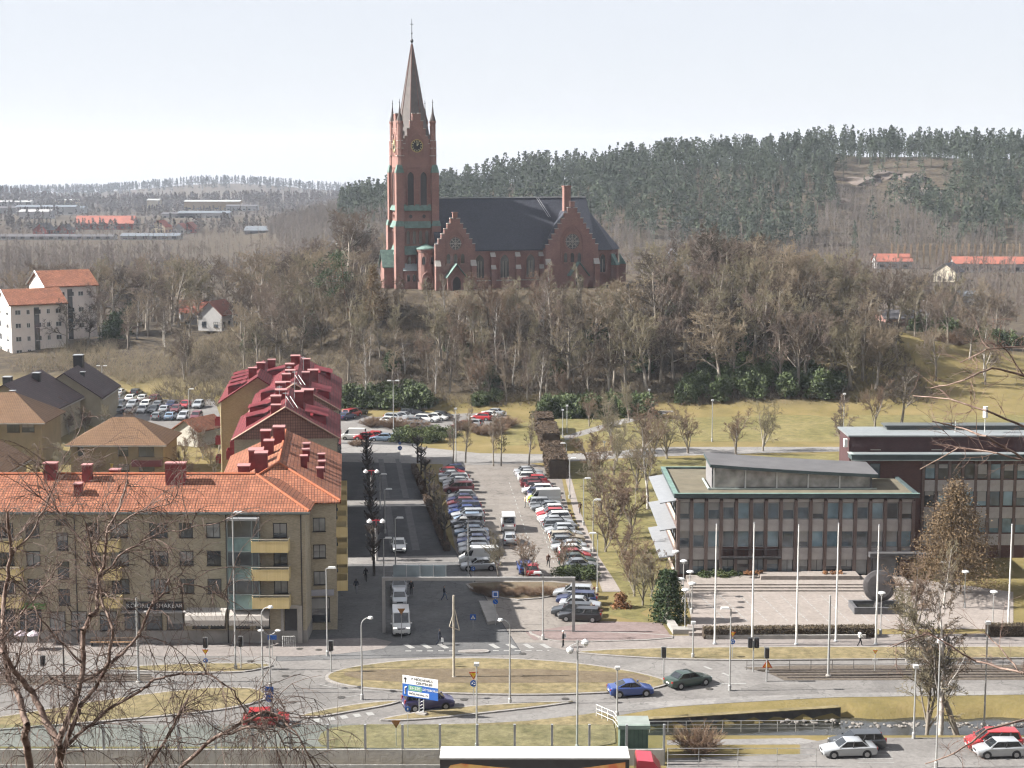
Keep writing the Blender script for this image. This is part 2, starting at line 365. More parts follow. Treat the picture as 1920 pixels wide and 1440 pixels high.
GRASS = surf_mat('dry_grass', [(.28, (.115, .10, .048)), (.45, (.18, .148, .078)), (.6, (.235, .19, .105)), (.8, (.29, .235, .14))], .35, bump=.8, fine=9, speck=.42, sspeck=1.3)
LAWN = surf_mat('lawn', [(.28, (.12, .112, .042)), (.5, (.175, .152, .062)), (.7, (.235, .195, .092))], .09, bump=.6, fine=6, speck=.4, sspeck=.7)
SOIL = surf_mat('bare_soil', [(.3, (.115, .088, .058)), (.6, (.165, .13, .086))], .6, bump=.9, fine=7)
KERB = mat('kerb_granite', (.29, .27, .25), .9, .2, 2.0, bump=.2)
PAINT = mat('road_paint', (.32, .315, .3), .8, .18, 3.0)
CONC = mat('concrete', (.33, .31, .285), .9, .18, .8, bump=.3)
def W(pts, z=0): return [G(x, y, z) for x, y in pts]
def sheet(name, pts, z, m, world=False):
    p = pts if world else W(pts)
    mb = MB(); n = len(p)
    ar = sum(p[i][0] * p[(i + 1) % n][1] - p[(i + 1) % n][0] * p[i][1] for i in range(n))
    if ar < 0: p = p[::-1]
    tri = tessellate_polygon([[Vector((a, b, 0)) for a, b in p]])
    me = bpy.data.meshes.new(name); me.from_pydata([(a, b, z) for a, b in p], [], [t if (p[t[1]][0] - p[t[0]][0]) * (p[t[2]][1] - p[t[0]][1]) - (p[t[1]][1] - p[t[0]][1]) * (p[t[2]][0] - p[t[0]][0]) > 0 else t[::-1] for t in tri])
    me.materials.append(m); me.update()
    return tag(obj(name, me), kind='structure')
def smooth_loop(p, it=2):
    for _ in range(it):
        q = []
        for i in range(len(p)):
            a, b = p[i], p[(i + 1) % len(p)]
            q += [(a[0] * .75 + b[0] * .25, a[1] * .75 + b[1] * .25), (a[0] * .25 + b[0] * .75, a[1] * .25 + b[1] * .75)]
        p = q
    return p
def island(name, pts, m, h=.13, kerb=True, it=2):
    """raised bed: a kerb ring of stones with a surface inside"""
    p = smooth_loop(W(pts), it); n = len(p)
    if sum(p[i][0] * p[(i + 1) % n][1] - p[(i + 1) % n][0] * p[i][1] for i in range(n)) < 0: p = p[::-1]
    inn = []
    for i in range(n):
        a, b, c = p[i - 1], p[i], p[(i + 1) % n]
        t = Vector((c[0] - a[0], c[1] - a[1])).normalized(); inn.append((b[0] - t.y * .3, b[1] + t.x * .3))
    top = sheet(name, inn, h + .012, m, True)
    if kerb:
        mb = MB()
        for i in range(n):
            j = (i + 1) % n
            mb.add([(*p[i], 0), (*p[j], 0), (*p[j], h), (*p[i], h), (*inn[i], h), (*inn[j], h)], [(0, 1, 2, 3), (3, 2, 5, 4)])
        k = mb.build('kerb', KERB); k.parent = top
    return top
ST0, ST1 = Vector((-17.9, 169.8)), Vector((-29.6, 291.7))
SU = (ST1 - ST0).normalized(); SR = Vector((SU.y, -SU.x))
def S(a, b):                                    # street frame: a metres up the street, b metres to the right of the house line
    p = ST0 + SU * a + SR * b; return (p.x, p.y)
sheet('road', [(-400, 1190), (250, 1204), (1000, 1204), (1300, 1204), (2400, 1204), (2400, 1296), (1900, 1300), (1560, 1306), (1250, 1326), (1100, 1352), (700, 1400), (-400, 1400)], .006, ASPH)
sheet('highway', [(-120, 112), (120, 112), (120, 131.5), (-120, 131.5)], .012, ASPH, True)
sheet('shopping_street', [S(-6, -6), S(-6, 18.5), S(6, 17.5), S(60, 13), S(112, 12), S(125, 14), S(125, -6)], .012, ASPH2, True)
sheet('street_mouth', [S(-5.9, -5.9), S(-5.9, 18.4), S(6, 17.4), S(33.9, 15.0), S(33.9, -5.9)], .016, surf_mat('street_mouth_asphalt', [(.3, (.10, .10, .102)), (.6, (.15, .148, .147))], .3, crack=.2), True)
sheet('sun_strip', [S(34.0, -1), S(37.8, -1), S(37.8, 14.6), S(34.0, 14.8)], .02, ASPH, True)  # paler asphalt, sunlight through the gap between blocks put into its colour
sheet('sun_strip', [S(70.2, -1), S(73.8, -1), S(73.8, 12.6), S(70.2, 12.8)], .02, ASPH, True)  # same painted band of sun, farther up the street
sheet('car_park', [(870, 1090), (905, 1205), (1090, 1205), (1130, 1150), (1075, 1000), (1050, 880), (990, 868), (830, 868), (838, 950), (860, 1060)], .010, surf_mat('car_park_asphalt', [(.3, (.175, .155, .138)), (.5, (.225, .202, .18)), (.72, (.27, .243, .218))], .25, crack=.14))
sheet('cross_road', [(640, 832), (760, 835), (900, 850), (1050, 852), (1260, 838), (1500, 838), (1600, 838), (1600, 846), (1420, 850), (1180, 858), (1060, 866), (900, 872), (640, 866)], .016, PATHM)
sheet('upper_car_park', [(636, 768), (700, 782), (950, 772), (950, 800), (820, 812), (760, 832), (640, 832)], .010, ASPH)
sheet('rear_car_park', [(205, 735), (250, 728), (400, 745), (420, 800), (300, 815), (200, 800)], .010, ASPH)
sheet('park_path', [(1056, 818), (1150, 790), (1260, 764), (1300, 750), (1310, 754), (1270, 770), (1160, 797), (1060, 826)], .012, PATHM)
sheet('footway', [(1064, 860), (1072, 900), (1088, 960), (1120, 1040), (1150, 1085), (1165, 1110), (1130, 1110), (1108, 1050), (1078, 970), (1058, 890), (1052, 862)], .014, PLAZA)
sheet('red_pavement', [(985, 1185), (1130, 1165), (1240, 1168), (1262, 1198), (1000, 1200)], .02, PINK)
sheet('front_pavement', [(1005, 1196), (1262, 1192), (2200, 1186), (2200, 1215), (1400, 1218), (1180, 1220), (1070, 1222), (1030, 1212)], .024, PAVE)
sheet('left_pavement', [(-300, 1192), (300, 1206), (560, 1200), (700, 1196), (735, 1204), (720, 1216), (640, 1226), (560, 1231), (300, 1230), (-300, 1228)], .024, PAVE)
sheet('plaza', [(1268, 1086), (1720, 1086), (1900, 1110), (1900, 1180), (1300, 1180), (1285, 1110)], .02, PLAZA)
sheet('park_lawn', [(1056, 868), (1180, 862), (1420, 854), (1600, 850), (1700, 900), (1500, 1000), (1300, 1090), (1200, 1150), (1255, 1178), (1130, 1150), (1165, 1115), (1120, 1035), (1088, 955), (1070, 890)], .008, LAWN)
sheet('hill_lawn', [(930, 838), (1060, 828), (1280, 828), (1640, 828), (1640, 790), (1500, 776), (1330, 782), (1230, 786), (1040, 782), (950, 800)], .005, LAWN)
sheet('east_lawn', [(1640, 830), (2300, 830), (2300, 745), (1700, 745), (1560, 776), (1640, 790)], .005, LAWN)
TRACK = surf_mat('worn_asphalt', [(.3, (.085, .085, .088)), (.6, (.13, .128, .128))], .5)
for b_ in (6.9, 9.7):
    sheet('worn_track', [S(41, b_ - .45), S(41, b_ + .5), S(69, b_ + .35), S(69, b_ - .55)], .018, TRACK, True); sheet('worn_track', [S(75, b_ - .55), S(75, b_ + .35), S(108, b_ + .1), S(108, b_ - .75)], .018, TRACK, True)
# islands
island('roundabout_island', [(600, 1272), (640, 1254), (760, 1238), (900, 1234), (1040, 1240), (1140, 1252), (1215, 1266), (1262, 1281), (1232, 1293), (1150, 1301), (1000, 1306), (850, 1303), (730, 1297), (640, 1288)], GRASS, .14)
sheet('flower_bed', smooth_loop(W([(628, 1266), (700, 1257), (960, 1256), (1190, 1264), (1228, 1276), (1190, 1282), (900, 1284), (700, 1281)]), 1), .165, SOIL, True)
island('verge_island', [(150, 1257), (300, 1247), (420, 1244), (524, 1246), (488, 1257), (440, 1264), (300, 1262)], GRASS)
island('grass_island', [(-100, 1360), (60, 1336), (200, 1312), (360, 1292), (460, 1289), (505, 1299), (494, 1318), (400, 1336), (250, 1350), (60, 1366), (-100, 1378)], GRASS, it=1)
island('splitter_island', [(544, 1347), (600, 1333), (680, 1319), (758, 1314), (735, 1323), (650, 1338), (590, 1348)], GRASS)
island('verge_strip', [(690, 1354), (770, 1338), (860, 1326), (1000, 1318), (1100, 1315), (1010, 1328), (900, 1340), (790, 1352)], GRASS)
island('barrier_verge', [(585, 1398), (600, 1368), (660, 1357), (800, 1358), (960, 1354), (1080, 1341), (1140, 1332), (1160, 1360), (1160, 1408), (900, 1408), (640, 1406)], GRASS, h=.06, kerb=False, it=1)
island('tram_verge', [(1060, 1224), (1180, 1217), (1400, 1214), (1700, 1214), (2300, 1212), (2300, 1234), (1700, 1238), (1400, 1240), (1260, 1238), (1150, 1232)], GRASS, it=1)
island('crossing_refuge', [(858, 1221), (912, 1219), (920, 1223), (905, 1226), (862, 1225)], PAVE, it=1)
island('parking_bed', [(864, 1098), (900, 1092), (1080, 1092), (1085, 1110), (985, 1128), (930, 1122)], SOIL, it=1)
island('corner_kerb', [(985, 1186), (1010, 1182), (1262, 1190), (1262, 1200), (1060, 1206), (1020, 1200)], PINK, h=.10, it=1)
sheet('cycle_path', [(700, 1372), (860, 1352), (1000, 1338), (1160, 1320), (1400, 1306), (1560, 1300), (2300, 1290), (2300, 1297), (1560, 1308), (1300, 1322), (1150, 1336), (1040, 1348), (900, 1362), (720, 1386)], .022, PATHM)
sheet('stream_path', [(1250, 1388), (1500, 1384), (1560, 1394), (1500, 1396), (1250, 1397)], .010, PATHM)
sheet('lower_car_park', [(1500, 1396), (1560, 1384), (2400, 1380), (2400, 1445), (1250, 1445), (1250, 1422), (1500, 1414)], .012, ASPH)
sheet('stream_water', [(10.5, 141), (95, 141), (95, 151), (10.5, 151)], -.80, mat('water', (.035, .035, .03), .07, .3, .8, bump=.25, bscale=2.5, spec=.6), True)
# retaining wall of the stream, with its coping
mb = MB(); a, b = Vector((11.0, 145.05)), Vector((29.6, 148.55)); d = (b - a).normalized(); nn = Vector((d.y, -d.x))
mb.prism([tuple(a), tuple(b), tuple(b - nn * .5), tuple(a - nn * .5)], -1.6, .10)
rw = mb.build('retaining_wall', mat('dark_concrete', (.07, .065, .06), .9, .3, 1.2)); tag(rw, 'dark concrete retaining wall along the stream', 'wall')
mb = MB(); mb.prism([tuple(a + nn * .06), tuple(b + nn * .06), tuple(b - nn * .6), tuple(a - nn * .6)], .10, .17); mb.build('coping', GRASS, rw)
# painted lines
def dashes(mb, pts, w=.15, dash=1.0, gap=1.0, z=.03):
    p = [Vector(q) for q in W(pts)]
    for a, b in zip(p[:-1], p[1:]):
        L = (b - a).length; d = (b - a) / L; nn = Vector((-d.y, d.x)) * w / 2; t = 0
        while t < L - .1:
            e = min(L, t + dash); u, v = a + d * t, a + d * e
            mb.quad((*(u - nn), z), (*(v - nn), z), (*(v + nn), z), (*(u + nn), z)); t += dash + gap
mb = MB()
dashes(mb, [(760, 1221), (1030, 1220)], .3, .6, .5)
dashes(mb, [(1320, 1250), (1375, 1270)], .3, 1.2, 1.4)
dashes(mb, [(1340, 1283), (1400, 1282)], .25, 3, .01)
dashes(mb, [(560, 1320), (700, 1300)], .12, 1.5, 3)
dashes(mb, [(590, 1352), (700, 1338)], .9, .6, .6)
dashes(mb, [(600, 1284), (640, 1292), (760, 1301)], .12, 30, 0)
dashes(mb, [(160, 1252), (470, 1262)], .12, 2, 3)
for k in range(9):
    x = 760 + k * 32
    if 850 < x < 905: continue
    dashes(mb, [(x, 1208), (x + 14, 1216)], .55, 9, 0, .034)
for (x0, y0, x1, y1) in ((955, 905, 1010, 1070), (1000, 945, 1040, 1060)): dashes(mb, [(x0, y0), (x1, y1)], .12, 1.2, 1.5)
dashes(mb, [(915, 946), (970, 946)], .12, 1, .6); dashes(mb, [(925, 930), (955, 930)], .12, 1, .6)
for k in range(9):
    x = 1312 + k * 38; dashes(mb, [(x, 1117), (x + 52, 1166)], .14, .9, .35, .032)
for k in range(5): dashes(mb, [(1600 + k * 2, 1402 + k * 7), (1690, 1402 + k * 7)], .12, 3, 2)
struct('road_markings', mb, PAINT)
# tram tracks right and left
BALL = surf_mat('ballast', [(.3, (.07, .055, .045)), (.6, (.15, .125, .1))], 3.0, bump=1, fine=14)
STEEL = mat('rail_steel', (.2, .17, .15), .45, .2, 3, metal=.6)
sheet('tram_bed', [(1395, 1252), (1440, 1262), (1470, 1276), (2300, 1274), (2300, 1246), (1500, 1248)], .03, BALL)
sheet('tram_bed', [(-200, 1268), (60, 1267), (280, 1264), (292, 1276), (60, 1285), (-200, 1287)], .03, BALL)
mb = MB()
for y0, y1 in ((1258, 1254), (1262, 1258), (1267, 1264), (1272, 1269)):
    a, b = G(1420 + (y0 - 1258) * 4, y0), G(2200, y1); mb.tube((*a, .1), (*b, .1), .05, n=4)
for y in (1270, 1274, 1278, 1282): a, b = G(-150, y), G(285, y - 4); mb.tube((*a, .1), (*b, .1), .05, n=4)
struct('tram_rails', mb, STEEL)
# steps and terrace in front of the town hall
mb = MB()
for k in range(3):
    a = 190.6 + k * .8
    mb.bx(20.5, 46.0, a, 196.5 - k * .002, .02 + k * .16, .02 + (k + 1) * .16)
struct('terrace_steps', mb, PLAZA)
mb = MB(); mb.bx(29, 40.5, 194.2, 196.6, .5, .95); struct('entrance_platform', mb, PLAZA)
# ---------------------------------------------------------------- building kit
COPPER = mat('copper_patina', (.15, .23, .20), .75, .25, 1.2, spec=.3)
DKGLASS = glass_mat('window_glass', (.035, .042, .05))
LTGLASS = glass_mat('window_blind', (.16, .165, .165), .25)
TEALGL = glass_mat('bay_glass', (.13, .21, .215), .1, .5)
WHITE = mat('white_paint', (.72, .71, .68), .6, .06, 2)
GREYM = mat('grey_metal', (.42, .43, .44), .45, .12, 2, metal=.3)
DARKF = mat('dark_frame', (.045, .042, .042), .6, .1, 3)
BLACKM = mat('black_metal', (.02, .02, .022), .5, .1, 3)
REDSHEET = mat('red_sheet_metal', (.235, .026, .036), .7, .3, .7, spec=.25)
REDCH = mat('red_chimney', (.22, .036, .036), .9, .35, 1.1)
LEDGE = mat('pale_stone', (.45, .42, .38), .85, .12, 1.5)
ORTILE = brick_mat('orange_tiles', (.40, .165, .092), (.28, .105, .06), (.11, .045, .03), .30, .42, .035, .85, .34, .9, 0.0, 2.4, .06, bigscale=.5)
RDTILE = brick_mat('red_tiles', (.25, .042, .046), (.17, .028, .034), (.05, .012, .016), .30, .42, .035, .8, .34, .9, 0.0, 1.9, .06, bigscale=.5)
PKTILE = brick_mat('tile_hung_gable', (.36, .19, .14), (.29, .15, .115), (.12, .065, .055), .30, .36, .03, .9, .15, .6, 0.0, 1.0, .04)
BRTILE = brick_mat('brown_tiles', (.22, .13, .072), (.18, .105, .058), (.09, .052, .032), .30, .40, .03, .85, .15, .7, 0.0, 2.0, .05)
BKTILE = brick_mat('black_brown_tiles', (.085, .05, .05), (.06, .036, .038), (.025, .018, .02), .30, .40, .04, .7, .2, .9, 0.0, 1.9, .06)
YBRICK = brick_mat('yellow_brick', (.52, .445, .31), (.39, .33, .225), (.44, .4, .33), .25, .08, .012, .9, .17, .3)
OBRICK = brick_mat('ochre_brick', (.40, .285, .16), (.33, .23, .125), (.33, .26, .18), .25, .08, .010, .9, .12, .3)
RBRICK = brick_mat('church_brick', (.33, .18, .15), (.262, .136, .113), (.30, .21, .185), .27, .085, .010, .9, .16, .3)
DBRICK = brick_mat('dark_brown_brick', (.15, .07, .055), (.11, .05, .042), (.11, .08, .07), .25, .08, .010, .9, .14, .3)
SLATE = brick_mat('slate_roof', (.07, .076, .098), (.05, .055, .074), (.022, .024, .034), .3, .3, .02, .6, .18, .5, .5, 1.5, .03, spec=.35)
OCHRE = mat('ochre_render', (.32, .255, .155), .9, .1, .6, bump=.1)
KHAKI = mat('khaki_render', (.38, .335, .24), .9, .1, .6, bump=.1)
PINKR = mat('pink_render', (.82, .74, .68), .9, .08, .4, bump=.1)
BASEST = mat('grey_plinth', (.33, .31, .285), .9, .15, .8, bump=.2)
YPANEL = brick_mat('yellow_panel', (.86, .68, .34), (.78, .61, .30), (.5, .39, .2), .11, 3.0, .012, .6, .06, .4, 0, None, .02)

_wc = {}; _bc = {}; _wr = random.Random(17)
def win_mesh(w, h, div, fm, gm, sill):
    k = (round(w, 2), round(h, 2), div, fm.name, gm.name, sill)
    if k in _wc: return _wc[k]
    f = MB(); t = .07
    f.bx(-w / 2, w / 2, -.05, .03, h / 2 - t, h / 2); f.bx(-w / 2, w / 2, -.05, .03, -h / 2, -h / 2 + t)
    f.bx(-w / 2, -w / 2 + t, -.05, .03, -h / 2 + t, h / 2 - t); f.bx(w / 2 - t, w / 2, -.05, .03, -h / 2 + t, h / 2 - t)
    for i in range(1, div): x = -w / 2 + w * i / div; f.bx(x - .03, x + .03, -.045, .03, -h / 2 + t, h / 2 - t)
    if sill: f.bx(-w / 2 - .06, w / 2 + .06, -.14, .02, -h / 2 - .06, -h / 2 - .002)
    p = MB(); p.bx(-w / 2 + t, w / 2 - t, -.012, .02, -h / 2 + t, h / 2 - t)
    _wc[k] = (f.mesh('window', fm), p.mesh('pane', gm)); return _wc[k]
def window(parent, x, y, z, w, h, rz=0.0, div=2, fm=None, gm=None, sill=True):
    a, b = win_mesh(w, h, div, fm or DARKF, gm or DKGLASS, sill)
    o = obj('window', a, parent, (x, y, z), rz); obj('pane', b, o)
    if w > .9 and h > 1.1 and _wr.random() < .42:
        kk = _wr.choice((.28, .45, .7)); key = (round(w, 2), round(h, 2), kk)
        if key not in _bc: _bc[key] = MB().bx(-w / 2 + .09, w / 2 - .09, -.02, -.013, h / 2 - .08 - (h - .16) * kk, h / 2 - .08).mesh('blind', mat('window_blind_cloth', (.36, .35, .33), .9, .15, .5))
        obj('blind', _bc[key], o)
    return o
def gable_roof(w, d, h, rise, ov=.5, th=.22, mi=0):
    """ridge along local x, centred; slabs"""
    mb = MB(); hw = w / 2 + ov; hd = d / 2; k = rise / hd; e = hd + ov; ze = h - ov * k
    for s in (-1, 1):
        P = [(-hw, s * e, ze), (hw, s * e, ze), (hw, 0, h + rise), (-hw, 0, h + rise)]
        Q = [(x, y, z + th) for x, y, z in P]
        fs = [(0, 1, 2, 3), (7, 6, 5, 4), (0, 4, 5, 1), (1, 5, 6, 2), (3, 2, 6, 7), (0, 3, 7, 4)]
        if s < 0: fs = [f[::-1] for f in fs]
        mb.add(P + Q, fs, mi)
    return mb
def hip_roof(w, d, h, rise, ov=.5, hipl=True, hipr=True, th=.15):
    mb = MB(); hw = w / 2 + ov; hd = d / 2 + ov; k = rise / (d / 2); z0 = h - ov * k; r = hd
    xl = -hw + (r if hipl else 0); xr = hw - (r if hipr else 0)
    A = [(-hw, -hd, z0), (hw, -hd, z0), (hw, hd, z0), (-hw, hd, z0), (xl, 0, h + rise), (xr, 0, h + rise)]
    B = [(x, y, z - th) for x, y, z in A[:4]]
    mb.add(A + B, [(0, 1, 5, 4), (2, 3, 4, 5), (1, 2, 5), (3, 0, 4), (0, 6, 7, 1), (1, 7, 8, 2), (2, 8, 9, 3), (3, 9, 6, 0), (9, 8, 7, 6)])
    return mb
def gable_wall(mb, w, d, h, rise, z0=0.0, mi=0):
    """walls of a gabled block, ridge along x"""
    P = [(-d / 2, z0), (d / 2, z0), (d / 2, h), (0, h + rise), (-d / 2, h)]
    n = 5; vs = [(-w / 2, y, z) for y, z in P] + [(w / 2, y, z) for y, z in P]
    fs = [(i, n + i, n + (i + 1) % n, (i + 1) % n) for i in range(n)] + [tuple(range(n)), tuple(range(2 * n - 1, n - 1, -1))]
    return mb.add(vs, [f[::-1] for f in fs], mi)
def chimney(parent, x, y, z, sx, sy, h, m=None, cap=True):
    mb = MB(); mb.box(x, y, z + h / 2, sx, sy, h); o = mb.build('chimney', m or REDCH, parent)
    if cap: mb = MB(); mb.box(x, y, z + h + .06, sx + .16, sy + .16, .12); mb.build('cap', mat('chimney_cap', (.42, .2, .19), .6, .1) if (m or REDCH) == REDCH else GREYM, o)
    return o

# ---------------------------------------------------------------- church
CH = thing('church', 'red brick church with tall clock tower and dark slate roofs on the hilltop', 'church', (-22.6, 392.0, 19.75), R(16)); CH.scale = (.965, .965, 1.0)
def arch(w, h, n=6, rise=None):
    """pointed arch outline, x,z from the sill"""
    rise = rise or w * .75; s = h - rise; R_ = (w * w / 4 + rise * rise) / w
    pts = [(w / 2, 0), (w / 2, s)]
    a1 = math.asin(min(1, rise / R_))
    for i in range(1, n + 1): t = a1 * i / n; pts.append((w / 2 - R_ + R_ * math.cos(t), s + R_ * math.sin(t)))
    for i in range(n - 1, -1, -1): t = a1 * i / n; pts.append((-(w / 2 - R_ + R_ * math.cos(t)), s + R_ * math.sin(t)))
    pts.append((-w / 2, 0)); return pts
def circle(r, n=20, cz=0): return [(r * math.cos(2 * math.pi * i / n), cz + r * math.sin(2 * math.pi * i / n)) for i in range(n)]
def ring(mb, inner, outer, y0, y1):
    n = len(inner); vs = [(p[0], y, p[1]) for y in (y0, y1) for p in inner] + [(p[0], y, p[1]) for y in (y0, y1) for p in outer]
    fs = []
    for i in range(n):
        j = (i + 1) % n
        fs += [(i, j, 2 * n + j, 2 * n + i), (i, n + i, n + j, j), (2 * n + i, 2 * n + j, 3 * n + j, 3 * n + i)]
    return mb.add(vs, fs)
STAIN = glass_mat('leaded_glass', (.05, .055, .06), .2)
def arch_window(parent, x, y, z, w, h, rz=0.0, mull=1, sill=True):
    mb = MB(); ring(mb, arch(w, h), [(p[0] * 1.28, p[1] * 1.06 + (0 if p[1] > .01 else -.0)) for p in arch(w, h)], -.22, .05)
    if sill: mb.bx(-w * .68, w * .68, -.3, .05, -.35, -.003)
    o = mb.build('window', RBRICK, parent, (x, y, z), rz)
    p = MB(); p.vprism(arch(w, h), -.06, .02); p.build('pane', STAIN, o)
    m = MB()
    for i in range(1, mull + 1): xx = -w / 2 + w * i / (mull + 1); m.bx(xx - .06, xx + .06, -.14, -.062, 0, h * .72)
    m.build('tracery', LEDGE, o)
    return o
def rose(parent, x, y, z, r, rz=0.0):
    mb = MB(); ring(mb, circle(r), circle(r * 1.25), -.22, .05); o = mb.build('rose_window', RBRICK, parent, (x, y, z), rz)
    p = MB(); p.vprism(circle(r), -.06, .02); p.build('pane', STAIN, o)
    m = MB()
    for k in range(8):
        t = k * math.pi / 4; m.tube((0, -.1, 0), (r * math.cos(t), -.1, r * math.sin(t)), .07, n=4)
    for k in range(8):
        t = (k + .5) * math.pi / 4; q = [(r * .68 * math.cos(t) + a, r * .68 * math.sin(t) + b) for a, b in circle(r * .24, 8)]
        m.path([(a, -.1, b) for a, b in q + q[:1]], .05, 4)
    m.build('tracery', LEDGE, o); return o
def stepped_gable(w, z0, ze, zp, n, th=.8):
    half = [(w / 2, z0), (w / 2, ze)]
    dz = (zp - ze) / n; dx = (w / 2 - .45) / n
    x, z = w / 2, ze
    for i in range(n): z += dz; half.append((x, z)); x -= dx; half.append((x, z))
    poly = half + [(-a, b) for a, b in reversed(half)]
    return poly
# tower
H_ = 4.3
t = MB(); t.bx(-H_, H_, -H_, H_, 0, 28.8); t.bx(-H_ + .35, H_ - .35, -H_ + .35, H_ - .35, 28.8, 34.0)
tower = t.build('tower', RBRICK, CH)
def tower_face(rz):
    def B(name, mb, m, par=tower): return mb.build(name, m, par, (0, 0, 0), rz)
    y = -H_
    # recessed panel frame: proud corner strips carry the belfry openings
    g = MB(); g.vprism(stepped_gable(6.6, 28.0, 31.2, 39.6, 5), y - .02, y + .75); B('stepped_gable', g, RBRICK)
    for i in range(5):
        zz = 31.2 + (39.6 - 31.2) * (i + 1) / 5; x0 = 3.3 - (3.3 - .45) * i / 5; x1 = 3.3 - (3.3 - .45) * (i + 1) / 5
        for s in (-1, 1): c = MB(); a, b = sorted((s * x0, s * x1)); c.bx(a - .06, b + .06, y - .1, y + .83, zz + .002, zz + .14); B('coping', c, LEDGE)
    for x in (-1.55, 1.55):
        mb = MB(); ring(mb, arch(1.5, 7.6), [(p[0] * 1.35, p[1] * 1.07) for p in arch(1.5, 7.6)], y - .28, y + .05)
        o = mb.build('belfry_opening', RBRICK, tower, (x if rz == 0 else 0, 0 if rz == 0 else -x, 19.0), rz)
        p = MB(); p.vprism(arch(1.5, 7.6), y - .08, y + .02); p.build('louvre', DARKF, o)
    s = MB(); s.add([(-3.3, y - .7, 17.9), (3.3, y - .7, 17.9), (3.3, y - .01, 19.3), (-3.3, y - .01, 19.3), (-3.3, y, 17.9), (3.3, y, 17.9)], [(0, 1, 2, 3), (4, 5, 1, 0), (0, 3, 4), (1, 5, 2)]); B('belfry_sill', s, COPPER)
    for z, hh in ((14.0, 1.5), (8.0, 1.9)):
        s = MB(); s.add([(-3.2, y - .75, z), (3.2, y - .75, z), (3.2, y - .01, z + hh), (-3.2, y - .01, z + hh), (-3.2, y, z), (3.2, y, z)], [(0, 1, 2, 3), (4, 5, 1, 0), (0, 3, 4), (1, 5, 2)]); B('copper_ledge', s, COPPER)
    for x in (-2.25, -.75, .75, 2.25):
        q = arch_window(tower, x if rz == 0 else y - .02, y - .02 if rz == 0 else -x, 10.4, .8, 3.0, rz, 0, False)
    for x in (-1.6, 1.6):
        mb = MB(); ring(mb, circle(.42, 12), circle(.62, 12), y - .2, y + .05); mb.build('roundel', RBRICK, tower, (x if rz == 0 else 0, 0 if rz == 0 else -x, 16.6), rz)
        mb = MB(); mb.vprism(circle(.42, 12), y - .06, y + .02); mb.build('roundel_pane', DARKF, tower, (x if rz == 0 else 0, 0 if rz == 0 else -x, 16.6), rz)
    for x in (-2, 0, 2): arch_window(tower, x if rz == 0 else y - .02, y - .02 if rz == 0 else -x, 5.2, .9, 2.3, rz, 0, False)
    f = MB(); f.bx(-2.6, 2.6, y - .16, y, 27.6, 28.0); [f.bx(x - .12, x + .12, y - .15, y, 27.25, 27.6) for x in np.linspace(-2.4, 2.4, 13)]; B('corbel_frieze', f, RBRICK)
    # clock
    k = MB(); ring(k, arch(3.4, 5.0), [(p[0] * 1.16, p[1] * 1.07) for p in arch(3.4, 5.0)], y - .2, y + .02)
    k.build('clock_niche', RBRICK, tower, (0, 0, 30.2), rz)
    k = MB(); k.vprism(circle(1.42, 28), y - .16, y - .05); ck = k.build('clock', BLACKM, tower, (0, 0, 32.4), rz)
    k = MB(); ring(k, circle(1.3, 28), circle(1.46, 28), y - .24, y - .161); k.build('clock_rim', mat('gilded', (.55, .42, .16), .4, .1, 3, metal=.6), ck)
    k = MB()
    for i in range(12):
        a = i * math.pi / 6; k.tube((.86 * math.sin(a), y - .19, .86 * math.cos(a)), (1.22 * math.sin(a), y - .19, 1.22 * math.cos(a)), .085, n=4)
    k.build('hour_marks', mat('clock_marks', (.75, .66, .42), .5, .05), ck)
    k = MB(); k.tube((0, y - .24, 0), (.05, y - .24, 1.0), .07, n=4); k.build('minute_hand', MATS['clock_marks'], ck)
    k = MB(); k.tube((0, y - .24, 0), (.42, y - .24, .5), .09, n=4); k.build('hour_hand', MATS['clock_marks'], ck)
tower_face(0.0); tower_face(R(-90))
for sx in (-1, 1):
    for sy in (-1, 1):
        b = MB(); x, y = sx * (H_ - .35), sy * (H_ - .35)
        b.box(x + sx * .45, y + sy * .45, 7.2, 2.1, 2.1, 14.4); b.box(x + sx * .28, y + sy * .28, 20.4, 1.75, 1.75, 12.0)
        bt = b.build('corner_buttress', RBRICK, tower)
        g = MB(); g.box(x + sx * .42, y + sy * .42, 14.4 + .6, 2.25, 2.25, 1.2, taper=.76); g.box(x + sx * .26, y + sy * .26, 26.4 + .9, 1.95, 1.95, 1.8, taper=.55); g.build('copper_weathering', COPPER, bt)
        p = MB(); p.lathe([(.85, 28.0), (.85, 33.5), (.7, 33.6), (.7, 37.4), (.82, 37.5), (.82, 38.0)], 8, (x, y, 0)); pn = p.build('pinnacle', RBRICK, tower)
        p = MB(); p.lathe([(.74, 38.0), (.30, 39.6), (.10, 41.2), (.05, 42.8)], 8, (x, y, 0)); p.lathe([(.02, 41.9), (.18, 42.1), (.02, 42.3)], 6, (x, y, 0)); p.build('spirelet', mat('dark_copper', (.07, .055, .05), .6, .2, 1), pn)
        st = MB()
        for i in range(3): st.box(x * (1 - .0), y, 30.2 + i * 1.7, 1.75 - .2 * i, 1.75 - .2 * i, .16)
        st.build('string_course', LEDGE, pn)
sp = MB(); sp.lathe([(4.25, 33.8), (3.35, 37.6), (2.55, 41.8), (.16, 55.2)], 8); spire = sp.build('spire', mat('spire_slate', (.115, .10, .095), .6, .2, .7, col2=(.165, .14, .128), obj=True), CH); spire.rotation_euler = (0, 0, R(22.5))
r = MB()
for i in range(8):
    t_ = 2 * math.pi * i / 8
    P = [(4.27, 33.8), (3.37, 37.6), (2.57, 41.8), (.17, 55.2)]
    r.path([(a * math.cos(t_), a * math.sin(t_), z) for a, z in P], .09, 4)
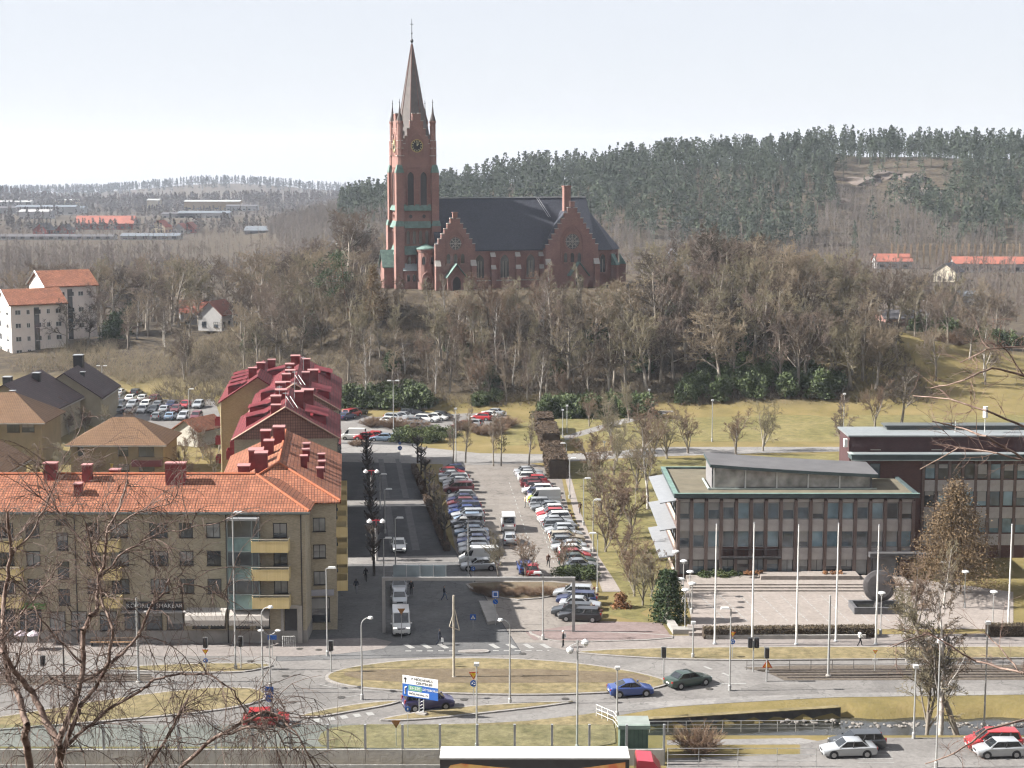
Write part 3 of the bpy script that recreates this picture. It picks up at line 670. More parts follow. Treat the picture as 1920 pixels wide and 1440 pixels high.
r.build('hip_roll', mat('spire_copper', (.20, .10, .085), .6, .2, .8), spire)
f = MB(); f.tube((0, 0, 55), (0, 0, 60.8), .11, .05, 6); f.lathe([(.05, 55.3), (.42, 55.9), (.05, 56.5)], 8); f.lathe([(.04, 57.3), (.22, 57.6), (.04, 57.9)], 8); f.box(0, 0, 59.6, .9, .1, .12); f.build('finial', BLACKM, spire)
# nave
n = MB(); n.bx(4.3, 42.5, -8, 8, 0, 9.4); nave = n.build('nave_wall', RBRICK, CH)
g = gable_roof(38.6, 16, 9.35, 10.9, .45, .25); nr = g.build('nave_roof', SLATE, CH, (23.4, 0, 0))
rr = MB(); rr.tube((-19.6, 0, 20.6), (19.6, 0, 20.6), .16, n=6); rr.build('ridge', mat('ridge_metal', (.33, .34, .35), .5, .1), nr)
pl = MB(); pl.bx(4.4, 42.6, -8.35, -8.0, 0, 1.9); pl.build('plinth', RBRICK, CH); pl = MB(); pl.bx(4.4, 42.6, -8.42, -8.0, 1.9, 2.12); pl.build('stone_course', LEDGE, CH)
co = MB(); co.bx(4.4, 42.4, -8.3, -8.0, 8.6, 9.1); co.build('cornice', RBRICK, CH)
for x in (14.1, 20.2, 26.6): arch_window(nave, x, -8.02, 2.6, 2.1, 5.3, 0, 2)
for x in (11.9, 17.3, 23.4, 29.2):
    b = MB(); b.bx(x - .55, x + .55, -9.3, -8.0, 0, 4.6); b.bx(x - .5, x + .5, -8.75, -8.0, 4.6, 7.4); bb = b.build('buttress', RBRICK, CH)
    b = MB()
    for (ya, yb, z, hh) in ((-9.42, -8.7, 4.602, 1.0), (-8.87, -8.0, 7.402, 1.0)): b.add([(x - .6, ya, z), (x + .6, ya, z), (x + .6, yb, z + hh), (x - .6, yb, z + hh), (x - .6, yb, z), (x + .6, yb, z)], [(0, 1, 2, 3), (0, 3, 4), (1, 5, 2), (4, 5, 1, 0)])
    b.build('weathering', LEDGE, bb)
def transept(cx, w, yf, ze, zp, nst, roseR, rosez, porch):
    wl = MB(); wl.bx(cx - w / 2 + .2, cx + w / 2 - .2, yf + .4, 0, 0, ze); tr = wl.build('transept_wall', RBRICK, CH)
    gr = gable_roof(abs(yf) - .3, w - .6, ze, zp - ze - 1.0, .1, .25); gr.build('transept_roof', SLATE, tr, (cx, yf / 2 + .3, 0), R(90))
    g = MB(); g.vprism(stepped_gable(w, 0, ze - .3, zp, nst), yf, yf + .8); gb = g.build('stepped_gable', RBRICK, tr, (cx, 0, 0))
    dz = (zp - ze + .3) / nst
    for i in range(nst):
        zz = ze - .3 + dz * (i + 1); x0 = w / 2 - (w / 2 - .45) * i / nst; x1 = w / 2 - (w / 2 - .45) * (i + 1) / nst
        for s in (-1, 1): c = MB(); a, b = sorted((s * x0, s * x1)); c.bx(a - .06, b + .06, yf - .1, yf + .9, zz + .002, zz + .16); c.build('coping', LEDGE, gb)
    t_ = MB(); t_.bx(-.55, .55, yf - .02, yf + .82, zp + .1, zp + 1.3); t_.bx(-.7, .7, yf - .1, yf + .9, zp + 1.3, zp + 1.45); t_.build('gable_top', RBRICK, gb)
    a = MB(); ring(a, arch(roseR * 3.0, roseR * 4.6), [(p[0] * 1.12, p[1] * 1.06) for p in arch(roseR * 3.0, roseR * 4.6)], yf - .18, yf + .02); a.build('blind_arch', RBRICK, gb, (0, 0, rosez - roseR * 2.6))
    rose(gb, 0, yf - .02, rosez, roseR)
    for x in (-1.7, 0, 1.7): arch_window(gb, x, yf - .02, rosez - roseR - 3.0, .9, 2.2, 0, 0)
    for s in (-1, 1):
        b = MB(); b.bx(cx + s * (w / 2 - .5) - .6, cx + s * (w / 2 - .5) + .6, yf - .9, yf, 0, 5.6); bb = b.build('buttress', RBRICK, tr)
        b = MB(); x = cx + s * (w / 2 - .5); b.add([(x - .66, yf - 1.0, 5.602), (x + .66, yf - 1.0, 5.602), (x + .66, yf, 6.9), (x - .66, yf, 6.9), (x - .66, yf, 5.602), (x + .66, yf, 5.602)], [(0, 1, 2, 3), (0, 3, 4), (1, 5, 2), (4, 5, 1, 0)]); b.build('weathering', LEDGE, bb)
    # porch
    px_ = cx + porch
    p = MB(); pw = 4.4; p.vprism([(-pw / 2, 0), (pw / 2, 0), (pw / 2, 3.2), (0, 5.9), (-pw / 2, 3.2)], yf - 1.9, yf); po = p.build('porch', RBRICK, tr, (px_, 0, 0))
    q = gable_roof(2.3, pw, 3.3, 2.75, .25, .18); q.build('porch_roof', COPPER, po, (0, yf - 1.15, 0), R(90))
    dmesh = MB(); dmesh.vprism(arch(1.9, 3.3), yf - 2.0, yf - 1.905); dmesh.build('door', DARKF, po, (0, 0, .05))
    dm = MB(); ring(dm, arch(1.9, 3.3), [(p_[0] * 1.3, p_[1] * 1.08) for p_ in arch(1.9, 3.3)], yf - 2.12, yf - 1.9); dm.build('door_arch', RBRICK, po, (0, 0, .05))
transept(7.7, 9.6, -10.2, 9.6, 16.2, 6, 1.45, 10.6, -.2)
transept(36.0, 13.0, -11.2, 9.2, 18.4, 8, 1.75, 10.8, 1.2)
cch = MB(); cch.box(36.5, -5.0, 20.3, 1.6, 1.6, 5.6); cch.box(36.5, -5.0, 23.2, 1.9, 1.9, .35); cch.build('chimney', RBRICK, CH)
lad = MB()
for s in (-.25, .25): lad.tube((30.6 + s, -.5, 20.5), (32.6 + s, -3.9, 16.2), .06, n=4)
lad.build('roof_ladder', GREYM, CH)
# apse
ap = [(42.4, -7.6), (47.6, -6.2), (50.6, -2.6), (50.6, 2.6), (47.6, 6.2), (42.4, 7.6)]
a = MB(); a.prism(ap, 0, 8.6); apse = a.build('apse_wall', RBRICK, CH)
a = MB(); o_ = [(42.4 + (x - 42.4) * 1.06, y * 1.06) for x, y in ap]; a.add([(*q, 8.5) for q in o_] + [(42.4, 0, 17.6), (44.2, 0, 17.0)], [(0, 1, 7, 6), (1, 2, 7), (2, 3, 7), (3, 4, 7), (4, 5, 6, 7), (5, 4, 3, 2, 1, 0)]); ar = a.build('apse_roof', SLATE, apse)
a = MB(); a.tube((44.2, 0, 17.0), (44.2, 0, 20.2), .07, .04, 6); a.lathe([(.03, 18.0), (.25, 18.3), (.03, 18.6)], 6, (44.2, 0, 0)); a.build('finial', BLACKM, ar)
arch_window(apse, 45.0, -7.02, 3.4, 1.5, 4.2, R(15), 1); arch_window(apse, 49.2, -4.45, 3.4, 1.4, 4.2, R(50), 1)
for (x, y, rz) in ((42.9, -8.0, 0.1), (47.9, -6.6, R(32)), (51.0, -2.7, R(70))):
    b = MB(); b.bx(-.5, .5, -1.5, 0.2, 0, 5.0); bb = b.build('buttress', RBRICK, apse, (x, y, 0), rz)
    b = MB(); b.add([(-.62, -1.6, 5.002), (.62, -1.6, 5.002), (.62, .1, 7.6), (-.62, .1, 7.6), (-.62, .1, 5.002), (.62, .1, 5.002)], [(0, 1, 2, 3), (0, 3, 4), (1, 5, 2), (4, 5, 1, 0)]); b.build('weathering', COPPER, bb)
# stair turret and low annex at the tower foot
tu = MB(); tu.lathe([(2.25, 0), (2.25, 1.9), (2.1, 2.0), (2.1, 8.6), (2.35, 8.8), (2.35, 9.3)], 16, (1.6, -6.0, 0)); tt = tu.build('stair_turret', RBRICK, CH)
tu = MB(); tu.lathe([(2.6, 9.3), (2.45, 9.55), (.1, 10.5)], 16, (1.6, -6.0, 0)); tu.build('turret_roof', COPPER, tt)
for a_ in (-25, 28): arch_window(tt, 1.6 + 2.08 * math.sin(R(a_)), -6.0 - 2.08 * math.cos(R(a_)), 5.9, .8, 1.8, R(a_), 0, False)
d_ = MB(); d_.vprism(arch(1.7, 3.0), -8.3, -8.02); d_.build('door', mat('brown_door', (.12, .05, .04), .7, .2, 2), tt, (1.5, 0, .05)); d_ = MB(); ring(d_, arch(2.2, 4.0), [(p[0] * 1.25, p[1] * 1.08) for p in arch(2.2, 4.0)], -8.42, -7.9); d_.build('door_arch', RBRICK, tt, (1.5, 0, .05))
an = MB(); an.bx(-3.6, .4, -5.9, -4.3, 0, 4.4); ann = an.build('annex_wall', RBRICK, CH); an = MB(); an.add([(-3.8, -6.2, 4.402), (.3, -6.2, 4.402), (.3, -4.31, 6.0), (-3.8, -4.31, 6.0), (-3.8, -4.31, 4.402), (.3, -4.31, 4.402)], [(0, 1, 2, 3), (0, 3, 4), (1, 5, 2), (4, 5, 1, 0)]); an.build('annex_roof', mat('lead_sheet', (.3, .33, .33), .6, .12), ann)
for x in (-2.6, -1.2): arch_window(ann, x, -5.92, 2.0, .7, 1.6, 0, 0, False)
wp = MB(); wp.vprism([(-2.2, 0), (2.2, 0), (2.2, 5.2), (0, 8.6), (-2.2, 5.2)], -7.6, -4.3); wpo = wp.build('west_porch', RBRICK, CH, (0, 0, 0), R(-90)); q = gable_roof(3.6, 4.6, 5.3, 3.45, .25, .2); q.build('porch_roof', COPPER, wpo, (0, -6.0, 0), R(90))

# ---------------------------------------------------------------- corner block of flats (front)
FY = 169.8
BB = thing('apartment_building', 'four storey yellow brick corner building with orange tiled roof and yellow balconies', 'building', (-21.0, FY, 0))
wl = MB(); wl.bx(-56, 0, 0, 11.2, 1.3, 14.0); wall = wl.build('wall', YBRICK, BB)
wl = MB(); wl.bx(-56, .04, -.05, 11.2, 0, 1.3); wl.build('plinth', BASEST, BB)
rf = hip_roof(56, 11.2, 14.0, 2.5, .55, False, True); roof = rf.build('roof', ORTILE, BB, (-28, 5.6, 0))
gt = MB(); gt.bx(-56.2, .6, -.62, -.45, 13.55, 13.74); gt.bx(-56, .5, -.5, .0, 13.46, 13.54); gt.build('gutter', mat('green_grey_metal', (.2, .23, .22), .6, .1), roof, (0, 0, 0)); roof.children[0].location = (28, -5.6, 0)
rt = MB(); rt.tube((-28.5, 0, 16.55), (22.2, 0, 16.55), .15, n=6); rt.tube((22.3, 0, 16.5), (28.5, -6.1, 13.85), .14, n=6); rt.build('ridge_tiles', mat('ridge_tile', (.42, .13, .06), .85, .2, 2), roof)
for (px_, w_, h_, dy) in ((330, 2.0, 2.1, -1.4), (92, 1.3, 1.6, -.6), (162, .9, 1.6, -.9), (155, .75, 1.1, -3.2), (200, 1.0, 1.2, 2.5)):
    X = (px_ - 960) / 18.1 + 21.0; yy = 5.6 + dy; zb = 14.0 + 2.5 * (1 - abs(dy) / 5.6) - .6
    chimney(roof, X + 28, dy, zb, w_, 1.0, h_ + .5)
def fx(px): return (px - 960) / 18.31 + 21.0
ROWZ = (11.75, 8.85, 5.95)
for z in ROWZ:
    for px_, w_ in ((19, 1.55), (69, 1.4), (181, 1.4), (230, 1.75), (303, 1.85), (354, 1.4), (405, 1.4), (529, 1.4)):
        window(wall, fx(px_), -.004, z, w_, 1.5, gm=random.choice((DKGLASS, DKGLASS, LTGLASS)))
    for px_ in (-40, -90): window(wall, fx(px_), -.004, z, 1.4, 1.5)
for z, hh in ((12.6, .6), (10.6, 1.8), (7.6, 1.8), (4.8, 1.7)): window(wall, fx(124), -.004, z, 1.15, hh, div=1)
def balcony(parent, x, y, z, w, d, rz=0.0, hh=1.15, m=None, rail=True):
    mb = MB(); m = m or YPANEL; t_ = .06
    mb.bx(-w / 2, w / 2, -d, -d + t_, .0, hh); mb.bx(-w / 2, -w / 2 + t_, -d + t_, 0, 0, hh); mb.bx(w / 2 - t_, w / 2, -d + t_, 0, 0, hh)
    o = mb.build('balcony', m, parent, (x, y, z), rz)
    s = MB(); s.bx(-w / 2 + .07, w / 2 - .07, -d + .07, 0, .0, .15); s.build('slab', CONC, o)
    if rail:
        r_ = MB(); r_.path([(-w / 2, 0, hh + .22), (-w / 2, -d, hh + .22), (w / 2, -d, hh + .22), (w / 2, 0, hh + .22)], .025, 5)
        for q in np.linspace(-w / 2, w / 2, 6): r_.tube((q, -d + .03, hh), (q, -d + .03, hh + .22), .018, n=4)
        r_.build('rail', mat('rail_cream', (.5, .45, .36), .6, .1), o)
    return o
for z in (9.75, 6.85, 3.95):
    balcony(BB, fx(513), 0, z, 3.75, 1.5); balcony(BB, fx(214), 0, z, 2.1, 1.3); balcony(BB, fx(27), 0, z, 2.5, 1.3)
# glazed bay
bay = MB(); bxx = fx(463); bay.bx(bxx - 1.6, bxx + 1.6, -1.25, .0, 13.0, 13.2); bayo = bay.build('glazed_bay', GREYM, BB)
for k, (z0, z1) in enumerate(((3.9, 5.3), (5.4, 6.8), (6.9, 8.25), (8.35, 9.75), (9.85, 11.2), (11.3, 12.95))):
    p = MB(); p.bx(bxx - 1.5, bxx + 1.5, -1.15, -1.1, z0, z1); p.bx(bxx - 1.55, bxx - 1.5, -1.15, 0, z0, z1); p.bx(bxx + 1.5, bxx + 1.55, -1.15, 0, z0, z1)
    p.build('bay_pane', TEALGL if k % 2 == 0 else DKGLASS, bayo)
p = MB()
for x in (-1.58, -.95, 0.9, 1.58): p.bx(bxx + x - .05, bxx + x + .05, -1.22, -1.16, 3.85, 13.0)
for z in (3.85, 5.35, 6.85, 8.3, 9.8, 11.25): p.bx(bxx - 1.6, bxx + 1.6, -1.24, -.02, z - .06, z + .04)
p.build('bay_frame', mat('bay_frame', (.2, .24, .24), .5, .1, metal=.2), bayo)
# ground floor
for px_, w_, h_, z in ((377, 1.6, 1.3, 2.2), (410, 1.5, 1.3, 2.2), (455, 1.5, 1.3, 2.2), (494, 1.4, 1.3, 2.2), (330, 1.7, 2.0, 2.4), (290, 1.7, 2.0, 2.4), (250, 1.6, 2.0, 2.4), (205, 1.7, 2.0, 2.3), (150, 1.6, 2.0, 2.3), (110, 1.6, 2.0, 2.3), (60, 2.2, 2.2, 2.4), (10, 2.2, 2.2, 2.4)):
    window(wall, fx(px_), -.06, z, w_, h_, div=1, gm=random.choice((DKGLASS, LTGLASS)))
for px_ in (390, 472):
    w_ = 4.05; a = MB(); x = fx(px_); pr = [(0, 3.7), (-.7, 3.62), (-1.35, 3.2), (-1.5, 2.75), (-1.5, 2.3), (-1.45, 2.3), (-1.45, 2.72), (-1.3, 3.1), (-.68, 3.5), (0, 3.55)]
    n_ = len(pr); vs = [(x - w_ / 2, y, z) for y, z in pr] + [(x + w_ / 2, y, z) for y, z in pr]
    a.add(vs, [(i, (i + 1) % n_, n_ + (i + 1) % n_, n_ + i) for i in range(n_)] + [tuple(range(n_)), tuple(range(2 * n_ - 1, n_ - 1, -1))])
    aw = a.build('awning', mat('awning_cloth', (.46, .42, .38), .8, .08, 1), BB)
    sc_ = MB()
    for i in range(12): sc_.lathe([(.0, 0), (.17, .0), (.17, .03)], 8, (x - w_ / 2 + (i + .5) * w_ / 12, 0, 0))
    sc_ = MB()
    for i in range(12): xx = x - w_ / 2 + (i + .5) * w_ / 12; sc_.vprism([(xx + .165 * math.cos(t_), 2.3 - .13 * math.sin(t_)) for t_ in np.linspace(0, math.pi, 6)], -1.5, -1.47)
    sc_.build('scallops', MATS['awning_cloth'], aw)
def text(parent, s, x, y, z, size, m, rz=0.0, name='lettering', ext=.01, align='CENTER', rx=R(90)):
    c = bpy.data.curves.new(name, 'FONT'); c.body = s; c.size = size; c.extrude = ext; c.align_x = align; c.align_y = 'CENTER'; c.resolution_u = 3
    me = to_mesh_once(bpy.data.objects.new('tmp', c))
    me.name = name; me.materials.clear(); me.materials.append(m); o = obj(name, me, parent, (x, y, z)); o.rotation_euler = (rx, 0, rz); return o
WTXT = mat('white_letters', (.8, .79, .77), .5, .0); DTXT = mat('dark_letters', (.05, .05, .06), .6, .0); RTXT = mat('red_letters', (.45, .05, .04), .6, .0)
text(aw, 'MOZZARELLA', fx(472), -1.53, 2.52, .24, DTXT)
sg = MB(); sg.bx(fx(240), fx(347), -.32, -.07, 3.5, 4.35); sgo = sg.build('shop_sign', mat('sign_black', (.03, .03, .035), .5, .1), BB); text(sgo, 'KÖ GRILL  SMAKBAR', fx(293), -.335, 3.95, .62, WTXT)
sg = MB(); sg.bx(fx(232), fx(352), -.9, -.07, 3.32, 3.46); sg.build('shop_canopy', mat('canopy_edge', (.4, .38, .36), .6, .1), BB)
sg = MB(); sg.bx(fx(-60), fx(90), -.3, -.07, 3.6, 4.2); sg.build('shop_sign', mat('sign_green', (.12, .24, .06), .5, .1), BB)
dr = MB(); dr.bx(fx(535), fx(558), -.09, -.055, 1.3, 3.6); dro = dr.build('door', DARKF, BB); dr = MB(); dr.bx(fx(532), fx(561), -.16, -.055, 3.62, 3.95); dr.bx(fx(528), fx(533), -.14, -.055, 1.3, 3.6); dr.bx(fx(559), fx(568), -.2, -.055, 0, 3.9); dr.build('door_surround', LEDGE, BB)
rl = MB(); rl.path([(fx(534), -1.5, 1.1), (fx(557), -1.5, 1.1)], .03)
for q in np.linspace(fx(534), fx(557), 7): rl.tube((q, -1.5, 0), (q, -1.5, 1.1), .025, n=4)
rl.build('entrance_railing', WHITE, BB)
dp = MB()
for px_ in (429, 568, 148): dp.tube((fx(px_), -.13, 0), (fx(px_), -.13, 13.6), .06, n=6)
dp.build('downpipe', DARKF, BB)
# wing along the street (own street frame)
def street_block(name, label, a0, a1, depth, h, rise, tile, wallm, gable_tile=None, hipf=False, group=None):
    L = a1 - a0; cx, cy = S((a0 + a1) / 2, -depth / 2)
    rz = math.atan2(SU.y, SU.x)                      # local x runs up the street, local -y faces the street
    o = thing(name, label, 'building', (cx, cy, 0), rz, group)
    mb = MB()
    if hipf: mb.bx(-L / 2, L / 2, -depth / 2, depth / 2, 0, h)
    else: gable_wall(mb, L, depth, h, rise)
    wl_ = mb.build('wall', wallm, o)
    rf_ = (hip_roof(L, depth, h, rise, .55, True, False) if hipf else gable_roof(L, depth, h, rise, .35, .2)).build('roof', tile, o)
    if gable_tile:
        g_ = MB(); P = [(-depth / 2 + .05, h - .05), (depth / 2 - .05, h - .05), (0, h + rise - .05)]
        g_.add([(-L / 2 - .12, y, z) for y, z in P] + [(-L / 2 - .002, y, z) for y, z in P], [(2, 1, 0), (3, 4, 5), (0, 1, 4, 3), (1, 2, 5, 4), (2, 0, 3, 5)]); g_.build('tile_hung_gable', gable_tile, o)
        v_ = MB()
        for s in (-1, 1): v_.tube((-L / 2 - .36, s * (depth / 2 + .3), h - .05), (-L / 2 - .36, 0, h + rise + .26), .11, n=4)
        v_.build('verge', mat('verge_tile', (.45, .3, .23), .85, .1), rf_)
    return o, wl_, rf_, L, depth
WG, ww, wr, L, D_ = street_block('apartment_wing', 'brick wing behind the corner with orange roof and yellow street balconies', 5.0, 33.2, 12.2, 14.0, 2.8, ORTILE, YBRICK, None, True)
for z in (11.3, 8.45, 5.6): window(ww, -L / 2 - .004, -D_ / 2 + 1.75, z, 1.3, 1.45, R(-90), gm=LTGLASS)
window(ww, -L / 2 - .05, -D_ / 2 + 1.75, 2.2, 2.0, 2.6, R(-90), div=1)
sg = MB(); sg.bx(-L / 2 - .3, -L / 2 - .01, -D_ / 2 + .3, -D_ / 2 + 3.3, 3.75, 4.35); sg.build('shop_sign', mat('sign_grey', (.42, .42, .46), .5, .1), ww)
for z in (9.75, 6.85, 4.0):
    for a in np.linspace(-L / 2 + 2.2, L / 2 - 3, 5): balcony(WG, a, -D_ / 2, z, 3.2, 1.15, 0, 1.1, None, False)
for z in ROWZ:
    for a in np.linspace(-L / 2 + 4.8, L / 2 - 1.5, 6): window(ww, a, -D_ / 2 - .004, z, 1.3, 1.5)
for (a, b, hh, w_) in ((-9.0, 3.6, 2.6, 1.5), (-8.2, 1.8, 3.0, 1.6), (-3.4, 2.6, 2.9, 1.9), (1.0, 1.4, 2.6, 1.3), (-4.0, -2.6, 2.2, .9), (0.5, -2.7, 2.2, .9), (4.5, -2.7, 2.2, .9), (-6.0, -4.4, 2.0, .9), (-1.5, -4.5, 2.0, .9), (3.5, -4.4, 1.9, .9), (7.0, 0.5, 2.8, 1.6), (10.5, 2.2, 2.6, 1.4)):
    chimney(wr, a, b, 14.0 + 2.8 * (1 - abs(b) / 6.1) - .7, w_, w_ * .8, hh - .3)
rt = MB(); rt.tube((-L / 2 + 6.1, 0, 16.85), (L / 2 + .5, 0, 16.85), .15, n=6)
for s in (-1, 1): rt.tube((-L / 2 + 6.1, 0, 16.85), (-L / 2 - .5, s * 6.6, 13.9), .14, n=6)
rt.build('ridge_tiles', MATS['ridge_tile'], wr)
rng_ = random.Random(5)
def dormer(parent, x, y, z, w_, d_, hh, side):
    mb = MB(); mb.bx(x - w_ / 2, x + w_ / 2, min(y, y + side * d_), max(y, y + side * d_), z, z + hh); o = mb.build('dormer', REDSHEET, parent)
    p = MB(); yy = y + side * d_
    p.add([(x - w_ / 2 - .2, yy + side * .3, z + hh - .05), (x + w_ / 2 + .2, yy + side * .3, z + hh - .05), (x + w_ / 2 + .2, y - side * .6, z + hh + .7), (x - w_ / 2 - .2, y - side * .6, z + hh + .7)], [(0, 1, 2, 3), (3, 2, 1, 0)])
    p.build('dormer_roof', mat('dormer_roof', (.30, .048, .06), .65, .3, .8), o)
    g_ = MB(); g_.bx(x - w_ * .35, x + w_ * .35, yy + (-.05 if side < 0 else .01), yy + (-.01 if side < 0 else .05), z + .35, z + hh - .2); g_.build('pane', DKGLASS, o)
def red_block(label, a0, a1, first, hh_=15.0):
    o, wl_, rf_, L, D_ = street_block('apartment_block', label, a0, a1, 12.6, 15.0, 3.7, RDTILE, YBRICK, PKTILE)
    for a in (-L / 2 + 5, L / 2 - 5): dormer(rf_, a, 2.9, 15.6, 3.2, 2.1, 1.6, 1)
    dormer(rf_, -L / 2 + 6.5, -2.9, 15.6, 6.0, 2.0, 1.6, -1)
    if L > 25: dormer(rf_, L / 2 - 7, -2.9, 15.6, 5.0, 2.0, 1.6, -1)
    for (a, b, s1, hh) in ((3.5, 1.3, 1.5, 2.2), (6.5, -1.5, 1.3, 2.4), (9.5, .9, 1.7, 1.9), (12.5, -2.4, 1.9, 2.3), (16, 1.2, 1.6, 2.2), (21, -1.2, 1.4, 2.3), (26, .6, 1.7, 2.1)):
        if a > L - 2: continue
        a += rng_.uniform(-1, 1); chimney(rf_, -L / 2 + a, b, 15 + 3.7 * (1 - abs(b) / 6.3) - .4, s1, s1 * .8, hh)
    chimney(rf_, -L / 2 + 1.0, 1.2, 17.3, 1.1, 1.1, 1.7)
    ld = MB()
    for s in (-.25, .25): ld.tube((-L / 2 + 3, -1.2 + s, 18.3), (-L / 2 + 4.5, -.2 + s, 19.6), .05, n=4)
    ld.build('roof_ladder', WHITE, rf_)
    for a, b in ((-L / 2 + 1.6, 0.0), (-L / 2 + 7.5, 1.0), (2.0, -.8)):
        ae = MB(); ae.tube((a, b, 17.8), (a, b, 20.6), .03, n=4); ae.tube((a - .5, b, 20.4), (a + .5, b, 20.4), .018, n=4); [ae.tube((a - .4 + .27 * q, b - .35, 20.4), (a - .4 + .27 * q, b + .35, 20.4), .013, n=4) for q in range(4)]; ae.build('aerial', GREYM, rf_)
    for z in (4.5, 7.5, 10.5, 13.3):
        for a in np.arange(-L / 2 + 2.5, L / 2 - 1, 3.4):
            window(wl_, a, -D_ / 2 - .004, z, 1.3, 1.4)
        window(wl_, -L / 2 - .004, -D_ / 2 + 3, z, 1.2, 1.4, R(-90)); window(wl_, -L / 2 - .004, D_ / 2 - 3, z, 1.2, 1.4, R(-90))
    o.location.z = hh_ - 15.0
    for z in (9.0, 12.0):
        for a in np.arange(-L / 2 + 4, L / 2 - 2, 6.8): balcony(o, a, D_ / 2, z, 2.6, 1.2, R(180), 1.1, REDSHEET, False)
red_block('nearer red roofed brick block with pink tile hung gable and many chimneys', 38.5, 57.0, True)
o, wl_, rf_, L, D_ = street_block('added_shadow_block', 'added unseen lower block that keeps the street shadow unbroken', 57.2, 69.5, 11.5, 11.0, 2.2, RDTILE, YBRICK)  # added out of sight to close the shadow gap between the red blocks
for z in (2.5, 5.5, 8.5):
    for a in (-4, -1, 2, 5): window(wl_, a, -D_ / 2 - .004, z, 1.3, 1.4)
red_block('farther red roofed brick block with dormers at the end of the shaded street', 74.5, 110.0, False, 13.2)
def slab_house(name, label, x, y, z, rz, w, d, h, rise, wallm, tile, hip=(False, False), ov=.5, wins=(), side_wins=(), chims=(), cat='house', group=None, chm=None, gutter=True, win_kw=None):
    o = thing(name, label, cat, (x, y, z), rz, group)
    mb = MB()
    if hip[0] or hip[1]: mb.bx(-w / 2, w / 2, -d / 2, d / 2, 0, h)
    else: gable_wall(mb, w, d, h, rise)
    wl_ = mb.build('wall', wallm, o)
    rf_ = (hip_roof(w, d, h, rise, ov, *hip) if (hip[0] or hip[1]) else gable_roof(w, d, h, rise, ov, .2)).build('roof', tile, o)
    if gutter:
        k = rise / (d / 2); [MB().bx(-w / 2 - ov, w / 2 + ov, s * (d / 2 + ov + .05) - .06, s * (d / 2 + ov + .05) + .06, h - ov * k - .22, h - ov * k - .08).build('gutter', LEDGE, rf_) for s in (-1, 1)]
    for (wx, wz, a, b) in wins: window(wl_, wx, -d / 2 - .004, wz, a, b, **(win_kw or {}))
    for (wy, wz, a, b) in side_wins: window(wl_, -w / 2 - .004, wy, wz, a, b, R(-90), **(win_kw or {}))
    for (cx_, cy_, s_, hh) in chims: chimney(rf_, cx_, cy_, h + rise * (1 - abs(cy_) / (d / 2)) - .5, s_, s_, hh + .5, chm)
    return o
# gabled brick block with small red balconies, behind the wing
o = thing('brick_tenement', 'brick gabled block with small red balconies left of the red roofs', 'building', (-40.3, 272.0, 0), R(95.5))
mb = MB(); o.location.z = -.9; gable_wall(mb, 22, 11.6, 12.8, 3.8); tw_ = mb.build('wall', OBRICK, o); rf_ = gable_roof(22, 11.6, 12.8, 3.8, .3, .22).build('roof', RDTILE, o)
mb = MB(); gable_wall(mb, 6, 8, 12.0, 3.0); mb.build('gable_bay', OBRICK, o, (-10.5, -4.6, 0)); gable_roof(6, 8, 12.0, 3.0, .3, .22).build('bay_roof', RDTILE, o, (-10.5, -4.6, 0))
for (a, b, s_, hh) in ((-6, 1.0, 1.2, 2.3), (0, 0, 1.3, 2.4), (5, -1.5, 1.2, 2.3)): chimney(rf_, a, b, 15.2, s_, s_, hh)
for a in (-8, -3, 2, 7): dormer(rf_, a, 2.6, 13.4, 3.0, 2.0, 1.7, 1); dormer(rf_, a, -2.6, 13.4, 3.0, 2.0, 1.7, -1)
for z in (2.6, 5.6, 8.6): balcony(o, -11.05, -1.4, z, 1.3, .9, R(-90), 1.15, REDSHEET, False); balcony(o, -6, 5.85, z, 2.2, 1.1, R(180), 1.15, REDSHEET, False)
for z in (3.2, 6.2, 9.2): window(tw_, -11.004, -1.4, z + .1, 1.0, 1.9, R(-90), div=1)
dp = MB(); dp.tube((-11.1, 5.7, 0), (-11.1, 5.7, 12.8), .09, n=6); dp.build('downpipe', mat('pale_pipe', (.6, .5, .33), .6, .1), o)
# houses at the left
slab_house('brown_roof_house', 'ochre house with broad brown hipped roof and maroon balcony behind the orange roof', -61.4, 267, 0, 0, 14.4, 11, 5.6, 3.1, OCHRE, BRTILE, (True, True), .7,
           wins=((-5.6, 4.1, .9, 1.4), (1.0, 4.1, 1.6, 1.4), (4.6, 4.1, 2.4, 1.5), (1.0, 1.4, 1.8, 1.4), (4.6, 1.4, 2.4, 1.5)), chims=())
hs = [q for q in C.objects if q.name.startswith('brown_roof_house')][0]
balcony(hs, 4.8, -5.5, 1.9, 4.6, 1.2, 0, 1.0, mat('maroon_panel', (.13, .02, .025), .6, .1), False)
lp = MB(); lp.tube((-.8, -5.7, 0), (-.8, -5.7, 1.9), .2, n=8); lp.tube((-.8, -5.7, 1.9), (-.8, -5.7, 2.2), .14, .3, 8); lp.build('flue_pipe', mat('yellow_flue', (.65, .5, .12), .5, .1), hs)
slab_house('brown_hipped_house', 'ochre house with pointed brown roof and brick stack at the left edge', -85.2, 279, 0, 0, 18, 11.5, 7.4, 3.6, OCHRE, BRTILE, (True, True), .8,
           wins=((4.4, 6.0, 2.0, 1.5), (6.8, 6.0, 2.0, 1.4), (2, 3, 2, 1.5)), chims=((-3.6, -1.4, 1.0, 1.6), (2.2, 2.0, .8, 1.2)), chm=mat('brick_stack', (.34, .2, .13), .9, .2, 2))
